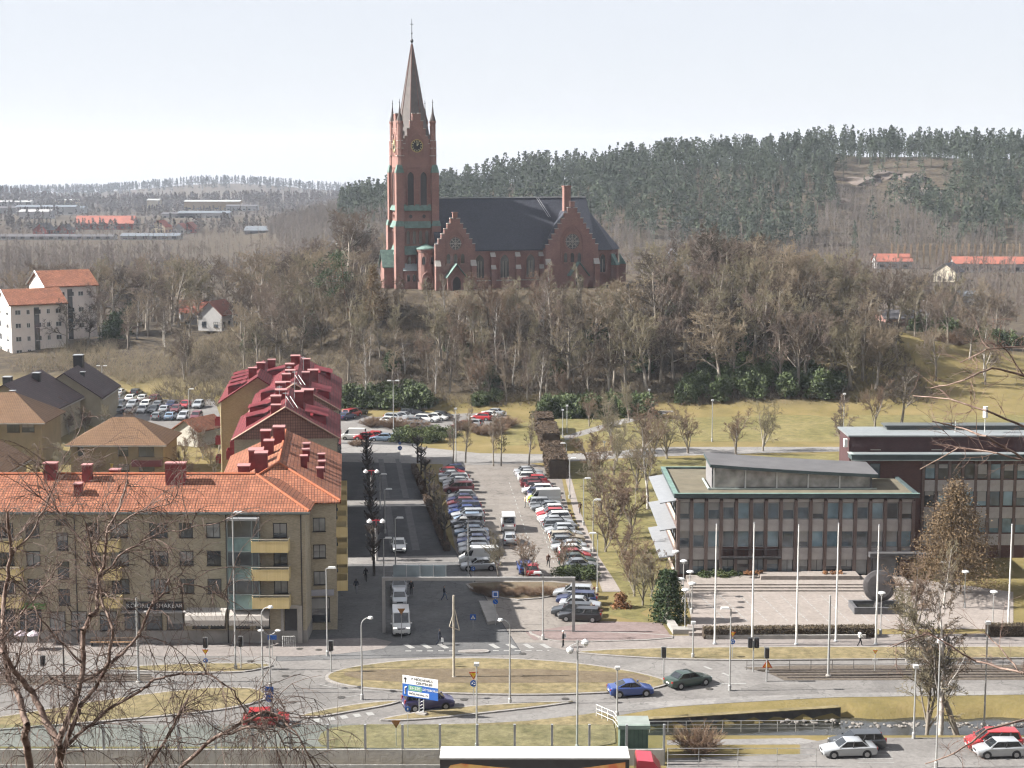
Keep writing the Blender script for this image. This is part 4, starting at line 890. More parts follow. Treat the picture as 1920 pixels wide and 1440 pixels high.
slab_house('low_brown_house', 'low brown roofed house cut by the left picture edge', -78.2, 247, 0, R(90), 13, 10, 4.6, 3.0, OCHRE, BRTILE, (False, False), .6, side_wins=((0, 2.4, 2.0, 1.3),), chims=((1, 1.2, .9, 1.4),), chm=MATS['brick_stack'])
slab_house('black_roof_house', 'khaki gabled house with black tiled roof and two small attic windows', -87.5, 303, 0, R(88), 20, 14.5, 5.8, 4.6, KHAKI, BKTILE, (False, False), .6, side_wins=((-1.7, 6.9, 1.4, 1.5), (1.5, 6.9, 1.4, 1.5)), chims=((-3, 1.8, 1.4, 1.6), (3, -1.5, 1.2, 1.4)), chm=BLACKM, win_kw=dict(fm=WHITE, gm=LTGLASS))
slab_house('black_roof_house', 'khaki terrace house with blank gable and black roof beside the rear parked cars', -83.2, 322, 0, R(92), 17, 13.0, 5.4, 4.4, KHAKI, BKTILE, (False, False), .5, chims=((4, 0, 1.7, 2.0), (-2, -2.0, .8, .8)), chm=BLACKM)
slab_house('small_garage', 'small pale outbuilding with orange roof beside the brick gable', -54.5, 294, 0, R(60), 7, 5, 2.9, 1.6, mat('pale_render', (.5, .47, .4), .9, .1), ORTILE, chims=())
# pale apartment blocks on the left
def flats(label, x, y, z, rz, w, d, h, rise):
    o = thing('pale_apartment_block', label, 'building', (x, y, z), rz, 'pale apartment blocks on the left')
    mb = MB(); gable_wall(mb, w, d, h, rise); wl_ = mb.build('wall', PINKR, o); rf_ = gable_roof(w, d, h, rise, .6, .3).build('roof', ORTILE, o)
    v = MB()
    for s in (-1, 1): v.tube((-w / 2 - .6, s * (d / 2 + .6), h - .2), (-w / 2 - .6, 0, h + rise + .25), .22, n=4)
    v.build('barge_board', WHITE, rf_)
    for k in range(4):
        zz = 2.4 + k * (h - 3.6) / 3.2
        for xx in np.linspace(-w / 2 + 1.6, w / 2 - 1.6, 5): window(wl_, xx, -d / 2 - .004, zz, .8 if int(xx * 3) % 2 else 1.3, 1.1, fm=WHITE)
        for yy in (-d / 4, d / 4): window(wl_, -w / 2 - .004, yy, zz, 1.9, 1.5, R(-90), fm=WHITE)
    s = MB(); s.bx(-1.0, .2, -d / 2 - .12, -d / 2 - .01, 1.0, h - .8); s.build('stair_glazing', DKGLASS, wl_)
    return o
flats('pale four storey apartment block with orange roof nearest the left edge', -112.6, 398, 2.7, R(32), 12.6, 12, 13.4, 2.9)
flats('pale apartment block with orange roof rising behind its twin', -111.2, 421.6, 2.6, R(32), 12.4, 14, 16.0, 3.2)
# ---------------------------------------------------------------- town hall
TX, TY = 19.35, 196.8
TH = thing('town_hall', 'three storey brown brick office building with granite panels and copper edged flat roof', 'building', (TX, TY, 0))
GRAN = mat('granite_panel', (.44, .41, .39), .7, .16, .9, obj=True)
TBR = brick_mat('town_hall_brick', (.2, .145, .125), (.16, .112, .097), (.17, .14, .13), .25, .08, .01, .9, .12, .3)
ROOFG = mat('roof_gravel', (.15, .13, .09), .95, .2, .5, bump=.3)
ROOFF = mat('roof_felt', (.12, .117, .12), .9, .15, .4)
BLUEGL = glass_mat('office_glass', (.06, .085, .105), .05, .7)
BLUEG2 = glass_mat('office_glass_light', (.13, .2, .24), .08, .5)
Wd, Dp, Hh = 28.0, 17.0, 10.1
mb = MB(); mb.bx(.25, Wd - .25, .35, Dp, 0, Hh - .3); core = mb.build('wall', DBRICK, TH)
nb = 16; bw = Wd / nb
pil_me = (lambda m: (m.bx(-.19, .19, -.12, .36, .5, Hh - .7), m.mesh('brick_pier', TBR))[1])(MB())
pan_me = (lambda m: (m.bx(-bw / 2 + .2, bw / 2 - .2, .05, .34, -.72, .72), m.mesh('granite_panel', GRAN))[1])(MB())
top_me = (lambda m: (m.bx(-bw / 2 + .2, bw / 2 - .2, .05, .34, -.2, .2), m.mesh('granite_panel', GRAN))[1])(MB())
for i in range(nb + 1): obj('brick_pier', pil_me, TH, (min(max(i * bw, .2), Wd - .2), 0, 0))
rr_ = random.Random(3)
for i in range(nb):
    x = (i + .5) * bw
    obj('granite_panel', top_me, TH, (x, 0, Hh - .75))
    for k, (zw, zp) in enumerate(((8.1, 6.4), (4.75, 3.0))):
        window(core, x, .30, zw, bw - .42, 1.95, div=1, gm=rr_.choice((BLUEGL, BLUEGL, DKGLASS, BLUEG2)), fm=GREYM, sill=False)
        if not (k == 1 and 3 <= i <= 6): obj('granite_panel', pan_me, TH, (x, 0, zp))
    if i < 13: window(core, x, .28, 1.35, bw - .34, 1.9 if i > 2 else 1.7, div=2 if i % 2 else 1, gm=rr_.choice((LTGLASS, DKGLASS, BLUEGL)), fm=DARKF, sill=False)
mb = MB(); mb.bx(3 * bw, 7 * bw, -.75, .0, 2.55, 2.7); bal = mb.build('balcony', DARKF, TH)
mb = MB()
for x in np.linspace(3 * bw, 7 * bw, 46): mb.bx(x - .02, x + .02, -.74, -.7, 2.7, 3.6)
mb.bx(3 * bw, 7 * bw, -.76, -.68, 3.6, 3.68); mb.build('railing', BLACKM, bal)
# copper roof edge, gravel roof
mb = MB(); mb.bx(-.35, Wd + .35, -.45, .25, Hh - .35, Hh + .15); mb.bx(-.35, .1, .25, Dp + .3, Hh - .35, Hh + .15); mb.bx(Wd - .1, Wd + .35, .25, Dp + .3, Hh - .35, Hh + .15); mb.bx(.1, Wd - .1, Dp - .1, Dp + .3, Hh - .35, Hh + .15)
re_ = mb.build('roof_edge', mat('copper_dark', (.05, .07, .075), .6, .3, .6, col2=(.085, .115, .115)), TH)
mb = MB(); mb.bx(-.42, Wd + .42, -.52, .0, Hh + .152, Hh + .2); mb.bx(-.42, .15, .0, Dp + .36, Hh + .152, Hh + .2); mb.bx(.15, Wd, Dp - .1, Dp + .36, Hh + .152, Hh + .2); mb.build('edge_flashing', COPPER, re_)
mb = MB(); mb.bx(.1, Wd - .1, .25, Dp - .1, Hh - .3, Hh - .05); mb.build('roof', ROOFG, TH)
# left side: brick end wall, sun shades and concrete bands
mb = MB(); mb.bx(-.02, .24, .2, Dp, 0, Hh - .36); sw = mb.build('side_wall', TBR, TH)
for z in (9.15, 5.85, 2.55):
    mb = MB(); mb.add([(-1.95, .2, z - .1), (-1.95, Dp, z - .1), (-.03, Dp, z + .22), (-.03, .2, z + .22)] + [(-1.95, .2, z - .22), (-1.95, Dp, z - .22), (-.03, Dp, z + .1), (-.03, .2, z + .1)], [(3, 2, 1, 0), (4, 5, 6, 7), (0, 1, 5, 4), (1, 2, 6, 5), (2, 3, 7, 6), (3, 0, 4, 7)]); mb.build('sun_shade', mat('shade_metal', (.32, .33, .345), .5, .08, metal=.2), TH)
    mb = MB(); mb.bx(-.12, -.025, 1.0, Dp - .2, z - 2.35, z - 1.5); mb.build('spandrel_band', mat('beige_panel', (.5, .42, .35), .8, .1), TH)
    for y in np.arange(2.2, Dp - 1, 2.4): window(sw, -.025, y, z - .85, 2.1, 1.2, R(-90), div=1, gm=BLUEGL, fm=DARKF, sill=False)
# roof pavilion with curved copper edge
pw0, pw1, py0, py1 = 4.5, 23.6, 3.6, 9.8
mb = MB()
def ptop(x): u = (x - pw0) / (pw1 - pw0); return Hh + 2.95 - 1.15 * u + .35 * (u - .5) ** 2
mb.bx(pw0, pw1, py0 + .05, py1, Hh, Hh + 1.5); pv = mb.build('pavilion', ROOFF, TH)
for i in range(5):
    x0 = pw0 + .35 + i * 3.75; mb = MB(); zt = ptop(x0 + 1.8) - .35
    mb.bx(x0, x0 + 3.5, py0 - .02, py0 + .03, Hh + .22, zt); q = mb.build('pavilion_window', glass_mat('pavilion_glass', (.24, .23, .215), .06, .8), pv)
    mb = MB(); mb.bx(x0 - .2, x0 - .02, py0 - .08, py0 + .03, Hh + .1, zt); mb.build('mullion', WHITE, q)
mb = MB(); N = 12; vs = []
for j in range(N + 1):
    x = pw0 - .3 + (pw1 - pw0 + .9) * j / N; z = ptop(x); vs += [(x, py0 - .7, z), (x, py1 + .3, z + .25), (x, py0 - .7, z - .38), (x, py1 + .3, z - .15)]
fs = []
for j in range(N):
    a, b = 4 * j, 4 * j + 4; fs += [(a, b, b + 1, a + 1)]
mb.add(vs, fs); mb.build('pavilion_roof', ROOFF, pv)
mb = MB(); fs = []
for j in range(N):
    a, b = 4 * j, 4 * j + 4; fs += [(a + 2, b + 2, b, a), (a + 3, a + 1, b + 1, b + 3), (a + 2, a + 3, b + 3, b + 2)]
fs += [(0, 1, 3, 2), (4 * N + 2, 4 * N + 3, 4 * N + 1, 4 * N)]
mb.add(vs, fs); mb.build('pavilion_edge', MATS['copper_dark'], pv)
mb = MB(); vs = []
mb.add([(pw0 - .02, py0, Hh), (pw0 - .02, py1, Hh), (pw0 - .02, py1, ptop(pw0) - .1), (pw0 - .02, py0, ptop(pw0) - .35)], [(3, 2, 1, 0)]); mb.build('pavilion_side', mat('grey_cladding', (.24, .23, .23), .7, .1), pv)
mb = MB(); mb.bx(pw0 - .3, pw1 + .5, py0 - .55, py0 - .35, Hh + .0, Hh + .16); mb.bx(pw0 - .5, pw0 - .3, py0 - .55, py1, Hh, Hh + .16); mb.build('pavilion_kerb', mat('pale_copper', (.42, .48, .45), .7, .15), pv)
# entrance canopy and recess
mb = MB(); mb.bx(22.6, Wd + 3, -1.2, .3, 2.75, 3.3); cn = mb.build('entrance_canopy', mat('canopy_felt', (.09, .088, .09), .8, .1), TH)
mb = MB()
for x in (22.9, 26.0, 28.2): mb.bx(x - .1, x + .1, -1.1, -.9, .3, 2.75)
mb.build('canopy_post', BLACKM, cn)
mb = MB(); mb.bx(23.0, 26.0, -.6, -.5, .45, 2.7); mb.build('entrance_door', DKGLASS, TH)
# long rear block with three floors of windows
RB = thing('office_wing', 'long dark brick office wing behind the larch with copper cornice', 'building', (42.2, 207.5, 0))
L2 = 34.0
mb = MB(); mb.bx(0, L2, 0, 1.9, 0, 12.4); w2 = mb.build('wall', DBRICK, RB)
mb = MB(); mb.bx(-.4, L2, -.45, 1.9, 12.4, 12.95); mb.bx(-.5, L2, -.55, 0, 12.952, 13.05); c2 = mb.build('cornice', MATS['copper_dark'], RB)
mb = MB(); mb.bx(-.5, 0, .0, 1.9, 12.952, 13.02); mb.bx(-.45, L2, -.5, -.46, 12.3, 12.4); mb.build('edge_flashing', MATS['pale_copper'], c2)
mb = MB(); mb.bx(0, L2, .2, 1.9, 12.951, 12.99); mb.build('roof', mat('metal_roof', (.24, .26, .265), .5, .1), RB)
for i in range(19):
    x = 9.4 + i * 1.62
    if x > L2 - 1: break
    obj('brick_pier', (lambda: (MATS.get('_pm') or MATS.setdefault('_pm', (lambda m: (m.bx(-.17, .17, -.12, .0, 0, 12.2), m.mesh('brick_pier', TBR))[1])(MB()))))(), RB, (x - .81, 0, 0))
    for z in (10.9, 7.5, 4.1): window(w2, x, -.01, z, 1.25, 1.9, div=1, gm=rr_.choice((BLUEGL, DKGLASS, BLUEG2)), fm=DARKF, sill=False)
    for z in (9.1, 5.7, 2.3): mb = MATS.get('_gp') or MATS.setdefault('_gp', (lambda m: (m.bx(-.62, .62, -.08, .0, -.7, .7), m.mesh('granite_panel', GRAN))[1])(MB())); obj('granite_panel', mb, RB, (x, 0, z))
for z in (10.9, 7.5): window(w2, 2.6, -.01, z, 1.3, 2.0, div=1, gm=BLUEGL, sill=False)
# dark upper block
UB = thing('upper_block', 'windowless dark brown block with pale metal roof above the office wing', 'building', (42.0, 209.5, 0))
mb = MB(); mb.bx(0, 34, 0, 6.5, 0, 14.9); mb.build('wall', brick_mat('maroon_brick', (.105, .05, .05), (.08, .04, .042), (.08, .06, .06), .25, .08, .01, .9, .14, .3), UB)
mb = MB(); mb.bx(-.25, 34, -.3, 6.8, 14.9, 15.1); rfu = mb.build('roof', MATS['metal_roof'], UB)
mb = MB(); mb.bx(5.5, 32, 4.2, 6.3, 15.1, 15.55); mb.bx(5.2, 32.3, 4.0, 6.5, 15.552, 15.68); mb.build('roof_lantern', mat('dark_lantern', (.1, .11, .11), .6, .1), rfu)
mb = MB(); mb.bx(-.7, -.28, -.2, .5, 13.6, 14.6); mb.build('wall_lamp', WHITE, UB)
mb = MB(); mb.tube((13.6, 2, 15.1), (13.6, 2, 16.6), .05, n=5); mb.tube((17.3, 2, 15.1), (17.3, 2, 17.0), .05, n=5); mb.tube((17.3, 2, 17.0), (17.3, 2, 18.4), .3, n=10); mb.build('mast', WHITE, rfu)
mb = MB(); [mb.bx(x, x + 1.3, -.03, 0, 13.2, 13.3) for x in (2.6, 10.2)]; mb.build('wall_vents', LEDGE, UB)

# ---------------------------------------------------------------- plaza: disc sculpture in its basin, flagpoles
bx_, by_ = G(1650, 1150)
SB = thing('fountain_basin', 'square dark stone basin under the disc sculpture', 'basin', (bx_, by_ + 1.2, 0))
mb = MB(); t_ = .35; mb.bx(-2.9, 2.9, -1.7, -1.7 + t_, 0, .75); mb.bx(-2.9, 2.9, 1.7 - t_, 1.7, 0, .75); mb.bx(-2.9, -2.9 + t_, -1.7 + t_, 1.7 - t_, 0, .75); mb.bx(2.9 - t_, 2.9, -1.7 + t_, 1.7 - t_, 0, .75); mb.build('rim', mat('dark_granite', (.12, .12, .125), .5, .2, 2), SB)
mb = MB(); mb.bx(-2.5, 2.5, -1.3, 1.3, .3, .35); mb.build('water', MATS['water'], SB)
ds = MB(); ds.lathe([(.01, -.42), (1.3, -.36), (1.7, -.2), (1.78, 0), (1.7, .2), (1.3, .36), (.01, .42)], 36)
dsc = ds.build('disc_sculpture', mat('polished_granite', (.05, .047, .048), .3, .4, 1.2, col2=(.11, .10, .1), obj=True), None, (bx_ + .1, by_ + 1.2, 2.75)); dsc.rotation_euler = (R(84), 0, R(-6)); tag(dsc, 'big round dark stone disc standing over the plaza basin', 'sculpture')
ft = MB(); ft.lathe([(.62, 0), (.5, .5), (.34, .72)], 10); fo = ft.build('plinth', MATS['polished_granite']); fo.parent = dsc; fo.matrix_parent_inverse = dsc.matrix_basis.inverted(); fo.location = (bx_ + .1, by_ + 1.2, .35)
for i, (x, yb, yt) in enumerate(((1340, 1208, 985), (1410, 1212, 982), (1493, 1209, 986), (1567, 1203, 983), (1642, 1209, 986), (1890, 1182, 985))):
    gx_, gy_ = G(x, yb); h_ = AT(x, yt, gy_).z
    nm = ['leftmost white flagpole in front of the plaza hedge', 'second white flagpole from the left along the plaza hedge', 'third white flagpole from the left along the plaza hedge', 'fourth white flagpole from the left along the plaza hedge', 'fifth white flagpole, beside the disc sculpture', 'lone white flagpole at the right picture edge'][i]
    f = thing('flagpole', nm, 'flagpole', (gx_, gy_, 0), 0, 'white flagpoles by the plaza')
    mb = MB(); mb.tube((0, 0, 0), (0, 0, h_), .115, .06, 10); mb.build('pole', WHITE, f)
    mb = MB(); mb.lathe([(.02, h_), (.1, h_ + .06), (.02, h_ + .18)], 8); mb.build('knob', GREYM, f); mb = MB(); mb.lathe([(.22, 0), (.22, .12), (.13, .2)], 10); mb.build('base', GREYM, f)
# ---------------------------------------------------------------- vegetation kit
def tubes(segs, n):
    """segs (m,8): p0,p1,r0,r1 -> prisms with n sides"""
    S_ = np.asarray(segs, float); p0, p1, r0, r1 = S_[:, :3], S_[:, 3:6], S_[:, 6], S_[:, 7]
    d = p1 - p0; d /= np.maximum(np.linalg.norm(d, axis=1, keepdims=True), 1e-6)
    up = np.where(np.abs(d[:, 2:3]) < .9, np.array([[0, 0, 1.]]), np.array([[1., 0, 0]]))
    a = np.cross(d, up); a /= np.maximum(np.linalg.norm(a, axis=1, keepdims=True), 1e-6); b = np.cross(a, d)
    m = len(S_); V = np.zeros((m, 2 * n, 3))
    for i in range(n):
        t = 2 * math.pi * i / n; o = a * math.cos(t) + b * math.sin(t)
        V[:, i] = p0 + o * r0[:, None]; V[:, n + i] = p1 + o * r1[:, None]
    base = (np.arange(m) * 2 * n)[:, None, None]
    q = np.array([[i, n + i, n + (i + 1) % n, (i + 1) % n] for i in range(n)])[None]
    return V.reshape(-1, 3), (base + q).reshape(-1, 4)
def rot_about(d, ax, ang):
    return d * math.cos(ang) + np.cross(ax, d) * math.sin(ang) + ax * np.dot(ax, d) * (1 - math.cos(ang))
def grow(rng, p, d, L, r, lvl, P, out):
    n = P['seg'][lvl]; step = L / n; rt = r * P['taper'][lvl]; pts = [(p.copy(), r)]
    for i in range(n):
        d = d + rng.normal(0, P['wob'][lvl], 3) + np.array([0, 0, P['trop'][lvl]]); d /= np.linalg.norm(d)
        q = p + d * step; r2 = r + (rt - r) * (i + 1) / n
        out[lvl].append((*p, *q, pts[-1][1], r2)); p = q; pts.append((p.copy(), r2))
    if lvl + 1 >= len(P['num']) + 0: return
    k = P['num'][lvl]
    for i in range(k):
        t = P['start'][lvl] + (1 - P['start'][lvl]) * ((i + rng.random() * .9) / k); j = min(n - 1, int(t * n)); f = t * n - j
        a, b = pts[j], pts[j + 1]; q = a[0] * (1 - f) + b[0] * f; rr = (a[1] * (1 - f) + b[1] * f)
        ax = np.cross(d, rng.normal(0, 1, 3)); ax /= np.linalg.norm(ax)
        ang = R(P['ang'][lvl]) * (.7 + .6 * rng.random()); nd = rot_about((b[0] - a[0]) / max(1e-6, np.linalg.norm(b[0] - a[0])), ax, ang)
        LL = L * P['len'][lvl] * (1 - P['fall'][lvl] * t) * (.75 + .5 * rng.random())
        grow(rng, q, nd, LL, max(P['rmin'], rr * P['rad'][lvl]), lvl + 1, P, out)
BROAD = dict(num=[10, 8, 6, 5, 0], seg=[7, 5, 4, 3, 2], taper=[.25, .3, .4, .5, .6], wob=[.06, .13, .16, .2, .25], trop=[.03, .07, .04, .02, 0], start=[.32, .25, .2, .15], ang=[48, 45, 45, 42], len=[.62, .55, .5, .5], fall=[.45, .4, .4, .4], rad=[.5, .5, .5, .55], rmin=.011)
SLIM = dict(num=[17, 6, 6, 4, 0], seg=[9, 5, 4, 3, 2], taper=[.15, .3, .4, .5, .6], wob=[.04, .1, .16, .2, .25], trop=[.02, .06, .0, -.03, 0], start=[.28, .2, .2, .15], ang=[40, 38, 42, 42], len=[.34, .5, .5, .5], fall=[.55, .4, .4, .4], rad=[.36, .5, .5, .55], rmin=.010)
MULTI = dict(num=[6, 8, 7, 6, 0], seg=[3, 7, 4, 3, 2], taper=[.6, .25, .4, .5, .6], wob=[.08, .09, .16, .2, .25], trop=[.0, .06, .04, .02, 0], start=[.25, .25, .2, .15], ang=[22, 40, 45, 42], len=[2.2, .42, .5, .5], fall=[.2, .4, .4, .4], rad=[.62, .45, .5, .55], rmin=.010)
BARK = mat('grey_bark', (.15, .125, .10), .95, .3, .35, col2=(.36, .32, .265), bump=.4, bscale=20)
TWIG = mat('brown_twigs', (.14, .104, .07), .95, .25, .22, col2=(.27, .21, .145))
TWIG2 = mat('olive_twigs', (.14, .118, .076), .95, .25, .22, col2=(.275, .235, .15))
TWIG3 = mat('purple_twigs', (.135, .10, .08), .95, .25, .22, col2=(.25, .19, .15))
BIRCHB = mat('birch_bark', (.62, .59, .54), .85, .4, 2.2, col2=(.22, .19, .17))
LARCH = mat('larch_twigs', (.22, .15, .085), .95, .2, .6, col2=(.15, .105, .06))
def tree_meshes(name, seed, P, H, r, mats, tmul=1.0):
    rng = np.random.default_rng(seed); out = [[] for _ in range(6)]
    grow(rng, np.array([0, 0, -.4]), np.array([0, 0, 1.]), H * (.78 if P is not MULTI else .28), r, 0, P, out)
    V1, F1 = tubes(out[0] + out[1], 5)
    rest = np.array(out[2] + out[3] + out[4]); rest[:, 6:] *= tmul
    V2, F2 = tubes(rest, 3)
    return np_mesh('trunk', V1, F1, mats[0], smooth=True), np_mesh('crown', V2, F2, mats[1])
TONES = [TWIG, TWIG2, TWIG3, mat('dark_twigs', (.06, .047, .036), .95, .25, .3, col2=(.12, .095, .07)), mat('tan_twigs', (.215, .165, .11), .95, .2, .3, col2=(.30, .24, .165)), mat('umber_twigs', (.085, .062, .045), .95, .25, .3, col2=(.16, .12, .085))]
PROTO = {}
rnd = random.Random(21)
for i in range(4): PROTO['broad%d' % i] = tree_meshes('broad', 11 + i, BROAD, 13.5, .33, (BARK, (TWIG, TWIG2, TWIG3, TWIG)[i]), 2.5)
for i in range(3): PROTO['slim%d' % i] = tree_meshes('slim', 31 + i, SLIM, 14, .26, (BARK, (TWIG2, TWIG, TWIG3)[i]), 2.5)
for i in range(2): PROTO['birch%d' % i] = tree_meshes('birch', 41 + i, SLIM, 13, .21, (BIRCHB, (TWIG3, TWIG)[i]), 2.0)
for i in range(3): PROTO['multi%d' % i] = tree_meshes('multi', 51 + i, MULTI, 8, .16, (BARK, (mat('russet_twigs', (.135, .09, .06), .95, .25, .3, col2=(.24, .165, .115)), TWIG2, MATS['russet_twigs'] if 'russet_twigs' in MATS else TWIG)[i]), 1.8)
TREES = []
CROWNB = {}
for k_, (t_m, c_m) in PROTO.items():
    co_ = np.empty(len(c_m.vertices) * 3, np.float32); c_m.vertices.foreach_get('co', co_); CROWNB[k_] = [(0, 0, float(co_.reshape(-1, 3)[:, 2].max()))]
def plant(kind, x, y, h, label, group, name='bare_tree', cat='tree', z=None, tilt=None, wide=1.0, rz=None):
    tm, cm = PROTO[kind]; base = max(c_[2] for c_ in [tuple(v_) for v_ in CROWNB[kind]])
    k = h / base
    if name == 'bare_tree': name = 'birch_tree' if kind[:5] == 'birch' else 'multi_stem_tree' if kind[:5] == 'multi' else 'bare_tree'
    o = thing(name, label, cat, (x, y, float(terrain(x, y)) if z is None else z), random.uniform(0, 6.28) if rz is None else rz, group)
    o.scale = (k * wide, k * wide, k)
    if tilt: o.rotation_euler = (tilt[0], tilt[1], o.rotation_euler.z)
    obj('trunk', tm, o); c_ = obj('crown', cm, o); TREES.append((x, y))
    if kind[:5] != 'multi': c_.material_slots[0].link = 'OBJECT'; c_.material_slots[0].material = rnd.choice(TONES)
    return o
# leafy masses: many small leaf faces through the volume
def leaf_cloud(rng, n, size, shape):
    """shape(rng,n)->points; returns quads"""
    c = shape(rng, n); a = rng.normal(0, 1, (n, 3)); a /= np.linalg.norm(a, axis=1, keepdims=True)
    b = np.cross(a, rng.normal(0, 1, (n, 3))); b /= np.linalg.norm(b, axis=1, keepdims=True)
    s = size * (.6 + .8 * rng.random((n, 1)))
    V = np.stack([c - a * s - b * s * .5, c + a * s - b * s * .5, c + a * s + b * s * .5, c - a * s + b * s * .5], 1).reshape(-1, 3)
    return V, np.arange(n * 4).reshape(-1, 4)
def clumps(k, rx, ry, rz_, cr):
    def f(rng, n):
        cs = rng.normal(0, 1, (k, 3)); cs /= np.linalg.norm(cs, axis=1, keepdims=True); cs *= (rng.random((k, 1)) ** .4); cs[:, 2] = np.abs(cs[:, 2])
        cs *= np.array([rx, ry, rz_]); w_ = rng.integers(0, k, n); p = rng.normal(0, 1, (n, 3)); p /= np.linalg.norm(p, axis=1, keepdims=True)
        q = cs[w_] + p * cr * (.5 + .6 * rng.random((n, 1))); q[:, 2] = np.maximum(q[:, 2], .03); return q
    return f
RHODO = mat('rhododendron_leaf', (.04, .062, .02), .65, .4, .6, col2=(.09, .12, .038), spec=.3)
YEW = mat('yew_needles', (.028, .05, .018), .8, .4, 1.5, col2=(.055, .085, .03))
PINEN = mat('pine_needles', (.035, .06, .028), .85, .3, .3, col2=(.065, .095, .042))
HEDGEB = mat('beech_hedge_leaf', (.10, .07, .048), .9, .3, .9, col2=(.155, .11, .072))
SHRUBG = mat('juniper_leaf', (.05, .075, .025), .85, .3, .5, col2=(.1, .115, .04))
COPPERL = mat('copper_leaf', (.3, .14, .06), .9, .3, 1.2, col2=(.2, .1, .05))
def leaf_mesh(name, seed, n, size, shape, m): V_, F_ = leaf_cloud(np.random.default_rng(seed), n, size, shape); return np_mesh(name, V_, F_, m)
RH = [leaf_mesh('foliage', 60 + i, 2600, .13, clumps(26, 2.2, 1.8, 2.3, .75), RHODO) for i in range(3)]
RHD = [leaf_mesh('foliage', 66 + i, 2600, .11, clumps(26, 2.0, 1.7, 2.6, .7), YEW) for i in range(2)]
JN = [leaf_mesh('foliage', 70 + i, 1800, .10, clumps(22, 1.9, 1.6, 1.2, .6), SHRUBG) for i in range(2)]
def twig_bush(seed, n, h, rad, m, r=.012):
    rng = np.random.default_rng(seed); segs = []
    for i in range(n):
        t = rng.random() * 6.28; q = rng.random() ** .7; d = np.array([math.cos(t) * q, math.sin(t) * q, .55 + .6 * rng.random()]); d /= np.linalg.norm(d)
        p = np.array([math.cos(t) * q * rad * .4, math.sin(t) * q * rad * .4, 0]); L = h * (.6 + .5 * rng.random())
        for k in range(3):
            e = p + d * L / 3; segs.append((*p, *e, r * (1.4 - .3 * k), r * (1.1 - .3 * k)))
            if k:
                for _ in range(3):
                    e2 = p + (d + rng.normal(0, .55, 3)) * L / 4; segs.append((*p, *e2, r * .8, r * .5))
            p = e; d = d + rng.normal(0, .12, 3); d /= np.linalg.norm(d)
    V_, F_ = tubes(segs, 3); return np_mesh('twigs', V_, F_, m)
BUSH = [twig_bush(80 + i, 170, 2.0, 1.6, mat('reddish_twigs', (.17, .105, .07), .95, .2, .4, col2=(.23, .155, .10)), .022) for i in range(2)]
def shrub(me, x, y, s, label, group, name='shrub', z=None, sz=1.0, part='foliage', cat='shrub'):
    o = obj(name, me, None, (x, y, float(terrain(x, y)) if z is None else z), random.uniform(0, 6.28)); o.scale = (s, s, s * sz); return tag(o, label, cat, group)
KB = ['broad0', 'broad1', 'broad2', 'broad3', 'slim0', 'slim1', 'slim2']
# --- church hill: slope below the church, denser to the right
def zone(n, x0, x1, y0, y1, kinds, h0, h1, label, group, mind=3.2, avoid=None):
    k = 0; tries = 0
    while k < n and tries < n * 40:
        tries += 1; x, y = rnd.uniform(x0, x1), rnd.uniform(y0, y1)
        if any((x - a) ** 2 + (y - b) ** 2 < mind * mind for a, b in TREES): continue
        if avoid and avoid(x, y): continue
        plant(rnd.choice(kinds), x, y, rnd.uniform(h0, h1), label, group); k += 1
church_zone = lambda x, y: (y > 371 and -33 < x < 13) or (y > 360 and 8 < x < 27) or (380 < y < 414 and -36 < x < 36)
zone(74, -34, 16, 337, 372, ['slim0', 'slim1', 'slim2', 'birch0', 'multi0', 'multi1'], 7.5, 13, 'slender bare tree on the slope straight below the church', 'bare trees on the slope below the church', 2.3)
zone(86, 8, 76, 338, 380, KB, 13, 18, 'tall bare tree in the wood right of the church', 'bare trees in the wood right of the church', 2.7, church_zone)
zone(34, 36, 100, 380, 425, KB, 11, 15.5, 'bare tree at the back of the wood beyond the apse', 'bare trees behind the wood beyond the apse', 4.2, church_zone)
zone(40, -74, -34, 364, 396, KB, 8, 12.5, 'bare tree on the rocky slope left of the church', 'bare trees left of the church', 4.0, lambda x, y: abs(x / y - (402 - 960) / 3200) < .015)
zone(14, -104, -62, 385, 424, ['broad0', 'broad1', 'slim0', 'birch1'], 9, 13.5, 'bare tree beside the white gabled house', 'bare trees around the white house', 5.0, lambda x, y: abs(x / y - (400 - 960) / 3200) < .016 and y < 408)
zone(38, -128, -38, 430, 500, ['broad0', 'broad1', 'broad2', 'broad3'], 15, 20, 'large bare broad tree behind the pale apartments', 'large bare trees behind the pale apartments', 6.0)
zone(30, 72, 132, 398, 460, KB, 11, 16, 'bare tree near the low brick wall at far right', 'bare trees near the brick wall at far right', 5.5)
zone(12, -60, -20, 440, 500, ['broad0', 'broad2', 'slim1'], 12, 15, 'bare tree peeping up behind the church tower', 'bare trees behind the tower', 6)
zone(9, 64, 104, 345, 392, ['broad0', 'broad1', 'broad3', 'birch0'], 9, 13.5, 'bare tree on the sloping lawn at far right', 'bare trees on the sloping lawn at far right', 7)
